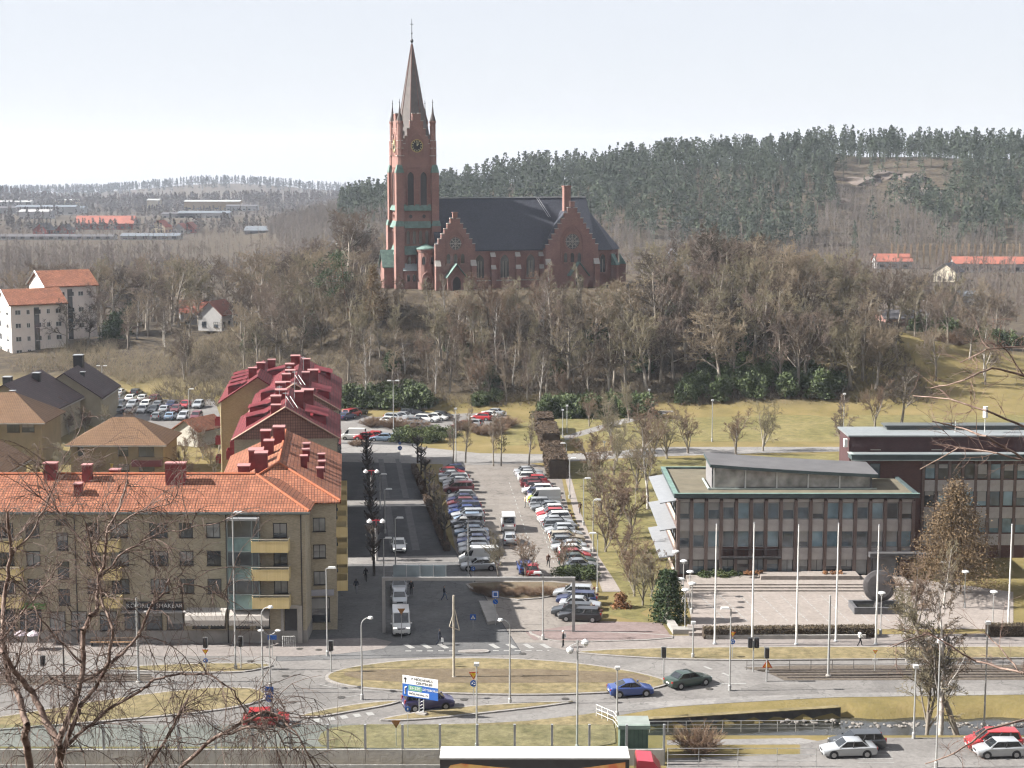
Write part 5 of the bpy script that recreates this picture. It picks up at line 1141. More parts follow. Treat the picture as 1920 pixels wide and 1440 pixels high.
# pine and larch by the tower
def conifer_mesh(seed, H, rad, n, size, m, drop=.25, base=.15, droop=-.15):
    rng = np.random.default_rng(seed); segs = [(0, 0, -.3, 0, 0, H * .5, H * .022, H * .012), (0, 0, H * .5, 0, 0, H, H * .012, .02)]; pts = []
    br = []
    for i in range(n):
        z = H * (base + (1 - base) * (i / n) ** .9); L = rad * (1 - (z / H - base) / (1 - base)) ** .8 * (.6 + .6 * rng.random()) + .25; t = rng.random() * 6.28
        p = np.array([0, 0, z]); d = np.array([math.cos(t), math.sin(t), droop + .2 * rng.random()]); e = p + d * L
        br.append((*p, *e, .03, .012)); k = int(12 + 24 * L / rad)
        for j in range(k): f = .25 + .75 * rng.random(); pts.append(p + (e - p) * f + rng.normal(0, .16 * rad * .5, 3))
    return segs, br, np.array(pts)
def scots_pine(seed, H, m):
    rng = np.random.default_rng(seed); segs = []; p = np.array([0., 0, -.3]); d = np.array([0, 0, 1.])
    for k in range(6): q = p + d * H * .16; segs.append((*p, *q, .22 - .025 * k, .2 - .025 * k)); p = q; d = d + rng.normal(0, .06, 3); d /= np.linalg.norm(d)
    cl = []
    for k in range(22):
        z = H * (.42 + .56 * rng.random()); t = rng.random() * 6.28; L = H * .24 * (1.15 - abs(z / H - .68)) * (.4 + .7 * rng.random()); e = np.array([math.cos(t) * L, math.sin(t) * L, z + .3]); segs.append((0, 0, z - .5, *e, .05, .02)); cl.append(e)
    def f(rng, n): w_ = rng.integers(0, len(cl), n); return np.array(cl)[w_] + rng.normal(0, 1, (n, 3)) * np.array([.75, .75, .38]) * H / 13
    V1, F1 = tubes(segs, 5); V2, F2 = leaf_cloud(rng, 2400, .12 * H / 13, f)
    return np_mesh('trunk', V1, F1, mat('pine_bark', (.17, .10, .065), .95, .3, 2)), np_mesh('crown', V2, F2, m)
PM = [scots_pine(90 + i, 13, PINEN) for i in range(3)]
def pine(x, y, h, label, group=None, z=None, i=0, tilt=None):
    o = thing('pine_tree', label, 'tree', (x, y, float(terrain(x, y)) if z is None else z), rnd.uniform(0, 6.28), group); o.scale = (h / 13,) * 3
    if tilt: o.rotation_euler = (*tilt, 0)
    obj('trunk', PM[i][0], o); obj('crown', PM[i][1], o); return o
pine(-35.0, 371, 15, 'leaning dark green pine standing left of the church tower', i=0, tilt=(0, R(-18)))
sg_, br_, pt_ = conifer_mesh(5, 14, 4.2, 120, .1, LARCH)
def larch(name, label, x, y, h, seed, m, rad=4.2, n=130, leaf=.09, z=None, tilt=None, H=14.):
    sg_, br_, pt_ = conifer_mesh(seed, H, rad, n, .1, m); o = thing(name, label, 'tree', (x, y, float(terrain(x, y)) if z is None else z)); o.scale = (h / H,) * 3
    if tilt: o.rotation_euler = tilt
    V1, F1 = tubes(sg_, 6); obj('trunk', np_mesh('trunk', V1, F1, BARK), o)
    V2, F2 = tubes(br_, 3); rng = np.random.default_rng(seed); V3, F3 = leaf_cloud(rng, len(pt_), leaf, lambda r_, k: pt_)
    obj('crown', np_mesh('crown', np.concatenate([V2, V3]), np.concatenate([F2, F3 + len(V2)]), m), o); return o
larch('larch_tree', 'feathery brown larch growing in front of the church tower foot', -29.8, 367, 13.5, 7, LARCH, 4.0, 240, .10)
larch('larch_tree', 'big conical brown larch in front of the office wing', (1795 - 960) / 16.6, 190.0, 12.6, 9, LARCH, 6.8, 760, .088, 0)
# undergrowth on the slope: one brushy mass
def brush(n, x0, x1, y0, y1, h, r, seed, keep=None):
    rng = np.random.default_rng(seed); x = rng.uniform(x0, x1, n); y = rng.uniform(y0, y1, n)
    if keep is not None: k = keep(x, y); x, y = x[k], y[k]
    z = terrain(x, y); segs = []
    P0 = np.stack([x, y, z - .1], 1)
    out = []
    for j in range(5):
        d = rng.normal(0, .5, (len(x), 3)); d[:, 2] = 1.0; L = h * (.4 + .7 * rng.random((len(x), 1))); e = P0 + d * L * .55
        out.append(np.concatenate([P0, e, np.full((len(x), 1), r), np.full((len(x), 1), r * .7)], 1))
        d2 = d + rng.normal(0, .6, (len(x), 3)); e2 = e + d2 * L * .45
        out.append(np.concatenate([e, e2, np.full((len(x), 1), r * .7), np.full((len(x), 1), r * .4)], 1))
    return np.concatenate(out)
okb = lambda x, y: ~(((y > 376) & (x > -34) & (x < 34)) | ((y < 338) & (x < -40)))
V_, F_ = tubes(brush(7000, -75, 85, 335, 394, 2.0, .036, 1, okb), 3)
tag(obj('hill_undergrowth', np_mesh('hill_undergrowth', V_, F_, mat('brush_twigs', (.07, .055, .04), .95, .25, .2, col2=(.17, .135, .09)))), 'tangled bare brushwood covering the church hill', 'undergrowth', kind='stuff')
V_, F_ = tubes(brush(2600, -112, -33, 352, 398, 2.8, .03, 2, lambda x, y: (y > 352 + 22 * ss(-70, -95, x)) & (vnoise(x, y, 14, 31) > .35)), 3)
tag(obj('thicket', np_mesh('thicket', V_, F_, mat('thicket_twigs', (.21, .165, .105), .95, .2, .3, col2=(.26, .215, .14)))), 'pale bare thicket on the slope above the rear car park', 'thicket', kind='stuff')
# dead leaves on the slope
rng = np.random.default_rng(8); n_ = 9000; lx, ly = rng.uniform(-60, 80, n_), rng.uniform(333, 384, n_); k_ = okb(lx, ly); lx, ly = lx[k_], ly[k_]
V_, F_ = leaf_cloud(rng, len(lx), .10, lambda r_, k: np.stack([lx, ly, terrain(lx, ly) + .1], 1))
tag(obj('dead_leaves', np_mesh('dead_leaves', V_, F_, mat('dead_leaf', (.2, .13, .06), .9, .3, .3, col2=(.28, .21, .10)))), 'dead leaves and dry grass tufts on the hillside', 'leaves', kind='stuff')
# evergreen shrubs
for k in range(13):
    px = 1025 + k * 15.5; x, y = G(px, 782 - (k % 3) * 4); shrub(RH[k % 3], x, y, rnd.uniform(1.25, 1.6), 'glossy rhododendron at the foot of the wood behind the lawn', 'rhododendrons behind the lawn', 'rhododendron', sz=1.1)
for k in range(7):
    px = 655 + k * 22; x, y = G(px, 772 - (k % 2) * 5); shrub(RH[k % 3], x, y + 4, rnd.uniform(1.1, 1.7), 'dark rhododendron behind the upper car park', 'rhododendrons behind the upper car park', 'rhododendron')
for k in range(14):
    px = 1290 + k * 21; x, y = G(px, 768 - (k % 3) * 6); shrub(RH[k % 3], x, y + 3, rnd.uniform(1.3, 1.9), 'dark evergreen bush under the wood by the right lawn', 'evergreen bushes under the wood', 'evergreen_bush', sz=1.2)
for k, (x, y, s) in enumerate(((-25, 352, 1.1), (-12, 358, 1.4), (-4, 345, 1.0), (18, 362, 1.5), (27, 350, 1.3), (36, 368, 1.6), (-44, 372, 1.4), (-58, 378, 1.3), (48, 356, 1.5), (9, 349, 1.0))): shrub(RHD[k % 2], x, y, s, 'x', 'dark evergreens scattered on the church hill', 'evergreen_bush', sz=1.3)
for px, py, s in ((900, 768, 1.0), (930, 765, .9)): x, y = G(px, py); shrub(RH[0], x, y + 2, s, 'low green bush between bare trunks', 'low green bushes', 'evergreen_bush')
for k in range(8): x, y = G(1720 + k * 24, 690 - (k % 2) * 8); shrub(RH[k % 3], x, y, rnd.uniform(1.3, 1.9), 'dark hedge bush beside the far right path', 'dark bushes at far right', 'evergreen_bush')
for k in range(7): x, y = G(760 + (k % 4) * 27, 818 + (k // 4) * 10); shrub(JN[k % 2], x, y, rnd.uniform(1.1, 1.5), 'low juniper bush between car park and road', 'low junipers by the cross road', 'juniper_bush')
x, y = G(1790, 712); o = shrub(BUSH[0], x, y, 2.6, 'round reddish bare bush on the right lawn', None, 'bare_bush', sz=.65)
for k in range(3): x, y = G(205 + k * 16, 690 - k * 16); shrub(RHD[k % 2], x, y + 4, 1.5, 'dark evergreen on the slope beside the pale apartments', 'dark evergreens by the apartments', 'evergreen_bush', sz=1.5)
for px, py, s in ((700, 800, 1.4), (740, 803, 1.5), (780, 806, 1.4), (870, 806, 1.3), (905, 815, 1.3), (930, 812, 1.4), (950, 800, 1.5), (668, 836, .8)): x, y = G(px, py); shrub(BUSH[0], x, y, s, 'brown bare bush at the upper car park', 'brown bare bushes at the upper car park', 'bare_bush', sz=.7)
x, y = G(1310, 1412); shrub(BUSH[1], x, y, 1.15, 'reddish twiggy bush on the grass behind the stream fence', None, 'bare_bush', sz=1.0)
x, y = G(1085, 1085); [shrub(JN[k % 2], x + k * 1.3 - 1.5, y + (k % 2), 1.0, 'dark green bush at the near end of the right parking row', 'green bushes at the parking row end', 'juniper_bush') for k in range(3)]
x, y = G(1165, 1140); shrub(leaf_mesh('foliage', 77, 1400, .09, clumps(16, 1.0, .9, 1.5, .5), COPPERL), x, y, 1.0, 'copper leaved beech bush beside the dark parked cars', None, 'beech_bush')
for k in range(9): x, y = G(900 + k * 20, 1112 + (k % 2) * 6); shrub(BUSH[k % 2], x, y, .62, 'low bare bush in the bed behind the gantry', 'low bushes in the bed behind the gantry', 'bare_bush', sz=.75)
for k in range(4): x, y = G(1320 + k * 18, 1088); shrub(JN[k % 2], x, y + .3, .75, 'low green shrub beside the town hall corner', 'green shrubs beside the town hall', 'juniper_bush')
# yew by the plaza
o = thing('yew_tree', 'dense dark green yew left of the plaza', 'tree', (*G(1252, 1165), 0)); V1, F1 = tubes([(0, 0, -.2, 0, 0, 3.5, .22, .1)], 6); obj('trunk', np_mesh('trunk', V1, F1, BARK), o)
obj('crown', leaf_mesh('crown', 75, 5200, .10, lambda r_, n: (lambda c: np.concatenate([c[:, :2] * np.array([1.75, 1.5]) * (1 - .6 * (c[:, 2:3] / 5.6) ** 1.6), c[:, 2:3]], 1))(np.concatenate([(lambda a: a / np.linalg.norm(a, axis=1, keepdims=True))(r_.normal(0, 1, (n, 2))) * (.55 + .5 * r_.random((n, 1))) * (1 + .25 * np.sin(r_.integers(0, 9, (n, 1)) * 1.7)), r_.random((n, 1)) * 5.6], 1)), YEW), o)
# park trees right of the car park
for i, (px, py, h, k) in enumerate(((1145, 1010, 9.5, 'multi0'), (1165, 965, 9, 'multi2'), (1120, 920, 9, 'multi0'), (1150, 890, 9.5, 'multi1'), (1215, 955, 14, 'birch0'), (1150, 850, 11, 'multi1'), (1290, 850, 9, 'multi2'), (1380, 852, 8.5, 'multi0'), (1430, 846, 9, 'multi1'), (1585, 878, 12, 'slim1'), (1690, 800, 12, 'broad1'), (1640, 800, 10, 'multi2'), (1180, 790, 8, 'multi1'), (1105, 800, 7, 'multi0'))):
    x, y = G(px, py); plant(k, x, y, h, ['brown bushy young tree by the footway', 'small bare tree on the park lawn', 'small bare tree left of the birch', 'bare tree near the hedge end', 'white stemmed birch on the park lawn left of the town hall', 'bare tree beside the park path', 'small bare tree on the lawn behind the town hall', 'spreading bare tree behind the roof pavilion', 'bare tree right of the spreading one on the lawn', 'leaning bare tree behind the dark upper block', 'larger bare tree on the right lawn', 'pale bare tree on the right lawn', 'bare tree by the curved park path', 'bare tree at the path junction'][i], None, z=0, tilt=(0, R(-12)) if i == 9 else None)
for i, (px, py, h) in enumerate(((1190, 1118, 6.6), (1205, 1135, 6.4), (1222, 1120, 6.6), (1180, 1090, 6.4))): x, y = G(px, py); plant('multi%d' % (i % 3), x, y, h, 'low spreading bare tree beside the yew', 'low bare trees beside the yew', z=0)
for i, (px, py, h, k) in enumerate(((935, 1085, 5.8, 'multi1'), (985, 1088, 6.2, 'multi0'), (1053, 1078, 5.6, 'multi2'), (833, 1000, 6.5, 'slim0'))): x, y = G(px, py); plant(k, x, y, h, ['bare tree at the near left end of the car park', 'bare tree in the middle bed of the car park', 'bare tree among the right parking row', 'thin pale trunked tree between street and car park'][i], None, z=0)
for i, px in enumerate((850, 873, 925, 940, 992)): x, y = G(px, 868 if i < 2 else 874); plant('slim%d' % (i % 3), x, y, rnd.uniform(8.0, 9.5), 'slim street tree at the far end of the car park', 'slim trees at the far end of the car park', z=0, wide=.75)
# birches at the lower right
for i, (px, py, h, k, t_) in enumerate(((1762, 1372, 15.5, 'birch0', None), (1738, 1368, 9.5, 'multi1', None), (1795, 1362, 14, 'slim1', (0, R(15))), (1700, 1240, 8, 'birch1', None), (1720, 1190, 9, 'multi2', None), (1770, 1140, 8, 'birch0', None), (1800, 1110, 9, 'birch1', None))):
    x, y = G(px, py); plant(k, x, y, h, ['tall white birch by the stream bank', 'leaning birch beside the tall stream birch', 'dark leaning tree on the stream bank', 'young birch by the tram line', 'bare tree beside the plaza basin', 'young birch in front of the larch', 'thin birch right of the larch'][i], None, 'birch_tree' if 'birch' in k else 'bare_tree', tilt=t_, z=0 if py < 1350 else -.9)
for i, (px, py, h) in enumerate(((1128, 965, 8), (1185, 1000, 8.5), (1135, 1035, 7), (1195, 920, 9), (1170, 1050, 6), (1225, 870, 9), (1250, 860, 8), (1105, 880, 8), (1210, 845, 10))): x, y = G(px, py); plant('multi%d' % ((i + 1) % 3), x, y, h, 'x', 'brown young trees of the park belt', z=0, wide=1.15)
for i, (px, py, h) in enumerate(((70, 905, 5), (105, 900, 6), (150, 905, 5.5), (185, 902, 5), (35, 898, 5), (340, 880, 4), (395, 875, 4), (430, 868, 4), (365, 840, 5), (240, 812, 5), (205, 806, 5), (345, 858, 4.5), (380, 862, 4), (410, 850, 4.5), (440, 880, 3.5), (355, 895, 3.5), (400, 890, 3.5), (130, 815, 5), (160, 812, 5.5))): x, y = G(px, py); plant('multi%d' % (i % 3), x, y, h, 'x', 'garden trees among the brown roofs', z=0, wide=1.1)
# clipped hedges
def hedge(name, label, pts, w, h, m, dens=420, size=.07):
    rng = np.random.default_rng(len(label)); Vs, Fs = [], []; o = 0
    core = MB()
    for a, b in zip(pts[:-1], pts[1:]):
        a, b = np.array(a), np.array(b); L = np.linalg.norm(b - a); d = (b - a) / L; nn = np.array([-d[1], d[0]]); n = int(L * dens)
        t = rng.random(n) * L; f = rng.random(n); u = np.where(f < .4, rng.uniform(-1, 1, n), np.sign(rng.uniform(-1, 1, n))) * w / 2; z = np.where(f < .4, h, rng.random(n) * h) + rng.normal(0, .05, n); u = u + rng.normal(0, .06, n)
        c = np.stack([a[0] + d[0] * t + nn[0] * u, a[1] + d[1] * t + nn[1] * u, np.maximum(z, .04)], 1)
        V_, F_ = leaf_cloud(rng, n, size, lambda r_, k: c); Vs.append(V_); Fs.append(F_ + o); o += len(V_)
        q = nn * w * .44; core.prism([tuple(a - q), tuple(b - q), tuple(b + q), tuple(a + q)], 0, h * .93)
    ho = thing(name, label, 'hedge', (0, 0, 0)); obj('foliage', np_mesh('foliage', np.concatenate(Vs), np.concatenate(Fs), m), ho)
    core.build('inner_branches', mat('hedge_wood', (.07, .05, .035), .95, .3, 2), ho); return ho
for i, (a, b) in enumerate((((1018, 803), (1022, 816)), ((1025, 822), (1032, 846)), ((1036, 862), (1046, 898)))):
    hedge('clipped_hedge', ['farthest block of the tall brown clipped hedge', 'middle block of the tall brown clipped hedge', 'nearest block of the tall brown clipped hedge beside the footway'][i], [G(*a), G(*b)], 3.0, 3.1, HEDGEB, 900, .11)
hedge('plaza_hedge', 'low clipped hedge along the front of the plaza', [G(1318, 1196), G(1640, 1193)], 1.2, 1.1, mat('dark_hedge', (.09, .07, .045), .9, .3, 1.2, col2=(.15, .115, .07)), 420, .06)
hedge('plaza_hedge', 'low clipped hedge at the right picture edge', [G(1850, 1192), G(2050, 1190)], 1.2, 1.2, MATS['dark_hedge'], 380, .06)
hedge('street_hedge', 'dark low hedge between the street and the left parking row', [S(40, 13.6), S(98, 11.6)], .7, .9, mat('street_hedge_leaf', (.075, .05, .035), .9, .3, 1, col2=(.13, .085, .055)), 320, .07)
# pollard street trees
POL = MB(); POL.tube((0, 0, 0), (0, 0, 3.0), .17, .14, 7); rp = random.Random(4); knobs = MB()
for k in range(9):
    t_ = k * 2.4; a = Vector((.0, 0, 2.2 + .2 * k)); b = a + Vector((math.cos(t_) * .75, math.sin(t_) * .75, .5)); POL.tube(a, b, .09, .07, 5); POL.tube(b, b + Vector((math.cos(t_) * .15, math.sin(t_) * .15, .35)), .07, .12, 5)
POL.tube((0, 0, 3.0), (0, 0, 4.6), .14, .08, 6); pol_me = POL.mesh('trunk', mat('pollard_bark', (.05, .042, .036), .95, .3, 3)); tb = twig_bush(99, 46, 1.2, .9, mat('pollard_twigs', (.09, .065, .05), .95, .2, 1), .014)
for row, (b_, n_, a0, a1, nm) in enumerate(((4.2, 11, 28, 108, 'left'), (12.3, 7, 42, 104, 'right'))):
    for i in range(n_):
        p = S(a0 + (a1 - a0) * i / (n_ - 1), b_ if row == 0 else 13.4 - i * .15); o = thing('pollard_tree', f'knobbly pollarded lime in the row on the {nm} side of the shaded street', 'tree', (*p, 0), rnd.uniform(0, 6), f'pollards on the {nm} side of the street')
        obj('trunk', pol_me, o); obj('crown', tb, o, (0, 0, 3.4))
# ---------------------------------------------------------------- vehicles
CARGL = mat('car_glass', (.02, .024, .028), .05, .0, spec=.9); TYRE = mat('tyre', (.018, .018, .019), .85, .1, 5); RIM = mat('alloy_rim', (.45, .45, .46), .35, .1, metal=.7)
LAMPW = mat('headlamp_glass', (.65, .66, .68), .15, .0, spec=.8); LAMPR = mat('tail_lamp', (.35, .02, .02), .25, .0, spec=.6); PLATE = mat('number_plate', (.7, .7, .68), .5, .0); TRIM = mat('black_trim', (.03, .03, .032), .6, .05)
HEADON = bpy.data.materials.new('headlamp_lit'); HEADON.use_nodes = True; HEADON.node_tree.nodes['Principled BSDF'].inputs['Emission Color'].default_value = (1, .95, .85, 1); HEADON.node_tree.nodes['Principled BSDF'].inputs['Emission Strength'].default_value = 2.5
COLS = dict(silver=(.46, .48, .50), grey=(.22, .235, .25), dark=(.035, .04, .045), black=(.012, .012, .014), white=(.72, .72, .70), red=(.42, .02, .025), maroon=(.14, .015, .022), blue=(.03, .07, .26), navy=(.015, .025, .085), lightblue=(.26, .36, .48), green=(.045, .075, .06), beige=(.42, .36, .27), violet=(.055, .05, .16))
def paint(c): return mat('car_paint_' + c, COLS[c], .28, 0, metal=.25 if c in ('silver', 'grey', 'lightblue', 'green', 'violet') else 0.0, spec=.5, coat=.6)
for c_ in COLS: paint(c_)
# length, width, height; stations as fractions: nose, windscreen foot, roof front, roof rear, rear glass foot; hood/belt/deck heights
SPEC = dict(
    saloon=dict(L=4.55, W=1.76, H=1.43, ws=.27, rf=.44, rr=.72, rg=.86, hood=.74, hood1=.90, belt=.93, deck=.95, tail=.88),
    hatch=dict(L=4.05, W=1.70, H=1.46, ws=.24, rf=.42, rr=.86, rg=.965, hood=.76, hood1=.93, belt=.95, deck=.98, tail=.90),
    estate=dict(L=4.65, W=1.78, H=1.48, ws=.26, rf=.43, rr=.91, rg=.975, hood=.76, hood1=.93, belt=.95, deck=.98, tail=.90),
    coupe=dict(L=4.15, W=1.75, H=1.40, ws=.25, rf=.43, rr=.62, rg=.86, hood=.72, hood1=.92, belt=.95, deck=.98, tail=.90),
    mpv=dict(L=4.6, W=1.82, H=1.72, ws=.17, rf=.38, rr=.92, rg=.98, hood=.86, hood1=1.02, belt=1.02, deck=1.05, tail=.95),
    van=dict(L=5.0, W=1.92, H=2.25, ws=.14, rf=.30, rr=.965, rg=.985, hood=1.0, hood1=1.2, belt=1.15, deck=1.15, tail=1.0))
def car_meshes(k):
    s = SPEC[k]; L, Wc, H = s['L'], s['W'], s['H']; hw = Wc / 2; X = lambda f: L / 2 - f * L        # nose at +x
    xs_ = [0, .015, .06, s['ws'] * .6, s['ws'], (s['ws'] + s['rg']) / 2, s['rg'], .97, .995, 1.0]
    top = [s['hood'] - .16, s['hood'] - .05, s['hood'], (s['hood'] + s['hood1']) / 2 + .01, s['hood1'], s['belt'], s['deck'], s['deck'] - .01, s['tail'] - .03, s['tail'] - .18]
    wf = [.80, .90, .96, .99, 1, 1, 1, .97, .90, .84]; low = [.36, .26, .22, .2, .2, .2, .2, .24, .30, .38]
    if s['rg'] > .96: xs_[6] = .95; xs_[7] = .975
    mb = MB(); vs = []
    for f, t, w_, lo in zip(xs_, top, wf, low):
        y = hw * w_; m_ = lo + (t - lo) * .55
        half = [(0, lo), (y * .9, lo), (y * .97, lo + .1), (y, m_), (y * .985, t - .09), (y * .90, t - .01), (0, t + .02)]
        vs.append([(X(f), a, b) for a, b in half] + [(X(f), -a, b) for a, b in half[-2:0:-1]])
    n = len(vs[0]); flat = [p for r_ in vs for p in r_]; fs = []
    for i in range(len(vs) - 1):
        for j in range(n): fs.append((i * n + j, i * n + (j + 1) % n, (i + 1) * n + (j + 1) % n, (i + 1) * n + j))
    fs += [tuple(range(n - 1, -1, -1)), tuple(range((len(vs) - 1) * n, len(vs) * n))]
    mb.add(flat, fs)
    # cabin: belt ring to roof ring
    bt = s['belt'] - .03; wb = hw * .96; wr = hw * (.76 if k != 'van' else .9); zr = H
    A = [(X(s['ws']), wb * .93, s['hood1'] - .03), (X(s['rg']), wb * .93, s['deck'] - .03)]
    B = [(X(s['rf']), wr, zr - .03), (X(s['rr']), wr, zr - .04)]
    q = [(A[0][0], -A[0][1], A[0][2]), (A[0][0], A[0][1], A[0][2]), (A[1][0], A[1][1], A[1][2]), (A[1][0], -A[1][1], A[1][2]),
         (B[0][0], -B[0][1], B[0][2]), (B[0][0], B[0][1], B[0][2]), (B[1][0], B[1][1], B[1][2]), (B[1][0], -B[1][1], B[1][2])]
    rc = [((B[0][0] * .75 + B[1][0] * .25), 0, zr + .03), ((B[0][0] * .25 + B[1][0] * .75), 0, zr + .03)]
    mb.add(q + rc, [(0, 1, 5, 4), (1, 2, 6, 5), (2, 3, 7, 6), (3, 0, 4, 7), (4, 5, 8), (5, 6, 9, 8), (6, 7, 9), (7, 4, 8, 9)])
    for sy in (-1, 1): mb.box(X(s['ws'] + .03), sy * (hw + .06), s['belt'] + .06, .14, .18, .11)
    body = mb.mesh('body', paint('silver'), True)
    bm = bmesh.new(); bm.from_mesh(body); bmesh.ops.recalc_face_normals(bm, faces=bm.faces); bm.to_mesh(body); bm.free()
    body.set_sharp_from_angle(angle=R(38)) if hasattr(body, 'set_sharp_from_angle') else None
    V3 = [Vector(p) for p in q]
    def pane(a, b, c, d, m=(.1, .1, .12, .08), off=.012):
        """quad inset by margins on a four-cornered face a,b (foot) c,d (top)"""
        l = lambda p, r_, t: p + (r_ - p) * t
        f0, f1, t0, t1 = l(a, b, m[0]), l(a, b, 1 - m[1]), l(d, c, m[0]), l(d, c, 1 - m[1])
        P = [l(f0, t0, m[2]), l(f1, t1, m[2]), l(f1, t1, 1 - m[3]), l(f0, t0, 1 - m[3])]
        nn = (P[1] - P[0]).cross(P[3] - P[0]).normalized() * off
        g = MB(); g.add([p + nn for p in P] + [p - nn * .5 for p in P], [(0, 1, 2, 3), (4, 7, 6, 5), (0, 4, 5, 1), (1, 5, 6, 2), (2, 6, 7, 3), (3, 7, 4, 0)]); return g
    ws = pane(V3[0], V3[1], V3[5], V3[4], (.06, .06, .1, .08)).mesh('windscreen', CARGL)
    rw = pane(V3[2], V3[3], V3[7], V3[6], (.08, .08, .14, .1)).mesh('rear_window', CARGL)
    if k == 'van':
        def sidep(sy):
            a, b, c, d = (V3[1], V3[2], V3[6], V3[5]) if sy > 0 else (V3[0], V3[3], V3[7], V3[4])
            l = lambda p, r_, t: p + (r_ - p) * t; b2, c2 = l(a, b, .2), l(d, c, .12)
            return pane(a, b2, c2, d, (.1, .06, .1, .25)) if sy > 0 else pane(b2, a, d, c2, (.06, .1, .1, .25))
        sl_, sr_ = sidep(1), sidep(-1)
    else:
        sl_ = pane(V3[1], V3[2], V3[6], V3[5], (.05, .05, .12, .1)); sr_ = pane(V3[3], V3[0], V3[4], V3[7], (.05, .05, .12, .1))
    sl_, sr_ = sl_.mesh('side_window', CARGL), sr_.mesh('side_window', CARGL)
    pil = []
    if k != 'van':
        for sy in (-1, 1):
            for t in ((.5,) if k in ('coupe',) else (.42, .72) if k in ('estate', 'mpv') else (.47,)):
                a = V3[1 if sy > 0 else 0].lerp(V3[2 if sy > 0 else 3], t); b = V3[5 if sy > 0 else 4].lerp(V3[6 if sy > 0 else 7], t); o_ = Vector((0, sy * .02, 0)); pil.append(MB().tube(a + o_, b + o_, .045, n=4).mesh('pillar', TRIM))
    else: pil.append(MB().bx(X(.5), X(.48), -hw - .004, hw + .004, .5, .55).mesh('side_trim', TRIM))
    w_ = MB(); w_.tube((0, -.1, 0), (0, .1, 0), .315, n=16); wh = w_.mesh('wheel', TYRE); r_ = MB(); r_.tube((0, -.108, 0), (0, .108, 0), .205, n=10); rim = r_.mesh('rim', RIM)
    ar = MB()
    for x in (X(.19), X(.80)):
        for sy in (-1, 1): ar.tube((x, sy * (hw - .16), .33), (x, sy * (hw + .006), .33), .385, n=18)
    ar = ar.mesh('wheel_arch', TRIM)
    zh = s['hood'] - .13
    hl = [(lambda m: (m.box(X(.03), sy * hw * .68, zh, .2, hw * .34, .15), m.mesh('headlight', LAMPW))[1])(MB()) for sy in (-1, 1)]
    tl = [(lambda m: (m.box(X(.985), sy * hw * .80, s['tail'] - .12 if k not in ('mpv', 'van', 'estate') else s['tail'] + .0, .14, hw * .22, .17 if k not in ('mpv', 'van', 'estate') else .34), m.mesh('tail_light', LAMPR))[1])(MB()) for sy in (-1, 1)]
    pl_ = [(lambda m: (m.box(X(1.0) - .01, 0, .6 if k != 'van' else .75, .03, .5, .12), m.mesh('number_plate', PLATE))[1])(MB()), (lambda m: (m.box(X(0) + .01, 0, .42, .03, .5, .11), m.mesh('number_plate', PLATE))[1])(MB())]
    gr = (lambda m: (m.box(X(.004), 0, zh - .05, .04, hw * .8, .14), m.box(X(.002), 0, .34, .05, hw * 1.3, .12), m.box(X(.999), 0, .42, .04, hw * 1.4, .14), m.mesh('grille', TRIM))[3])(MB())
    return dict(body=body, ws=ws, rw=rw, sl=sl_, sr=sr_, pil=pil, wh=wh, rim=rim, ar=ar, hl=hl, tl=tl, pl=pl_, gr=gr, L=L, hw=hw, X=X)
CM = {k: car_meshes(k) for k in SPEC}
KN = dict(saloon='saloon car', hatch='hatchback', estate='estate car', coupe='coupe', mpv='people carrier', van='van')
CN = dict(lightblue='pale blue', dark='dark grey', navy='navy blue')
def car(kind, col, x, y, ang, label, group=None, lit=False, z=0.0, rims=True, scale=1.0):
    m = CM[kind]; o = thing('van' if kind == 'van' else 'car', label, 'van' if kind == 'van' else 'car', (x, y, z + .016), ang, group); o.scale = (scale,) * 3
    b = obj('body', m['body'], o); b.material_slots[0].link = 'OBJECT'; b.material_slots[0].material = paint(col)
    obj('windscreen', m['ws'], o); obj('rear_window', m['rw'], o); obj('side_window', m['sl'], o); obj('side_window', m['sr'], o); [obj(q_.name.split('.')[0], q_, o) for q_ in m['pil']]; obj('wheel_arch', m['ar'], o); obj('number_plate', m['pl'][0], o); obj('number_plate', m['pl'][1], o); obj('grille', m['gr'], o)
    for f in (.19, .80):
        for sy in (-1, 1):
            q = obj('wheel', m['wh'], o, (m['X'](f), sy * (m['hw'] - .08), .315)); obj('rim', m['rim'], q)
    for i in (0, 1):
        h = obj('headlight', m['hl'][i], o); obj('tail_light', m['tl'][i], o)
        if lit: h.material_slots[0].link = 'OBJECT'; h.material_slots[0].material = HEADON
    return o
def nm(kind, col): return CN.get(col, col) + ' ' + KN[kind]
PAL = ['silver', 'silver', 'grey', 'dark', 'white', 'blue', 'navy', 'lightblue', 'red', 'maroon', 'black', 'silver', 'grey', 'white']
def row(cars, p0, p1, where, group, flip=0.0, skip=()):
    """cars parked side by side from p0 (far end) to p1"""
    p0, p1 = Vector(p0), Vector(p1); n = len(cars); d = (p1 - p0).normalized(); a = math.atan2(d.y, d.x) + R(90) + flip
    for i, e in enumerate(cars):
        if e is None: continue
        k, c = e; p = p0 + (p1 - p0) * i / (n - 1); nz = Vector((d.y, -d.x)) * rnd.uniform(-.25, .25)
        car(k, c, p.x + nz.x, p.y + nz.y, a + rnd.uniform(-.02, .02) + (math.pi if rnd.random() < .25 else 0), f'{nm(k, c)}, {ORD[i]} parking place from the far end of {where}', group)
H, Sd, E_, M, Vn = 'hatch', 'saloon', 'estate', 'mpv', 'van'
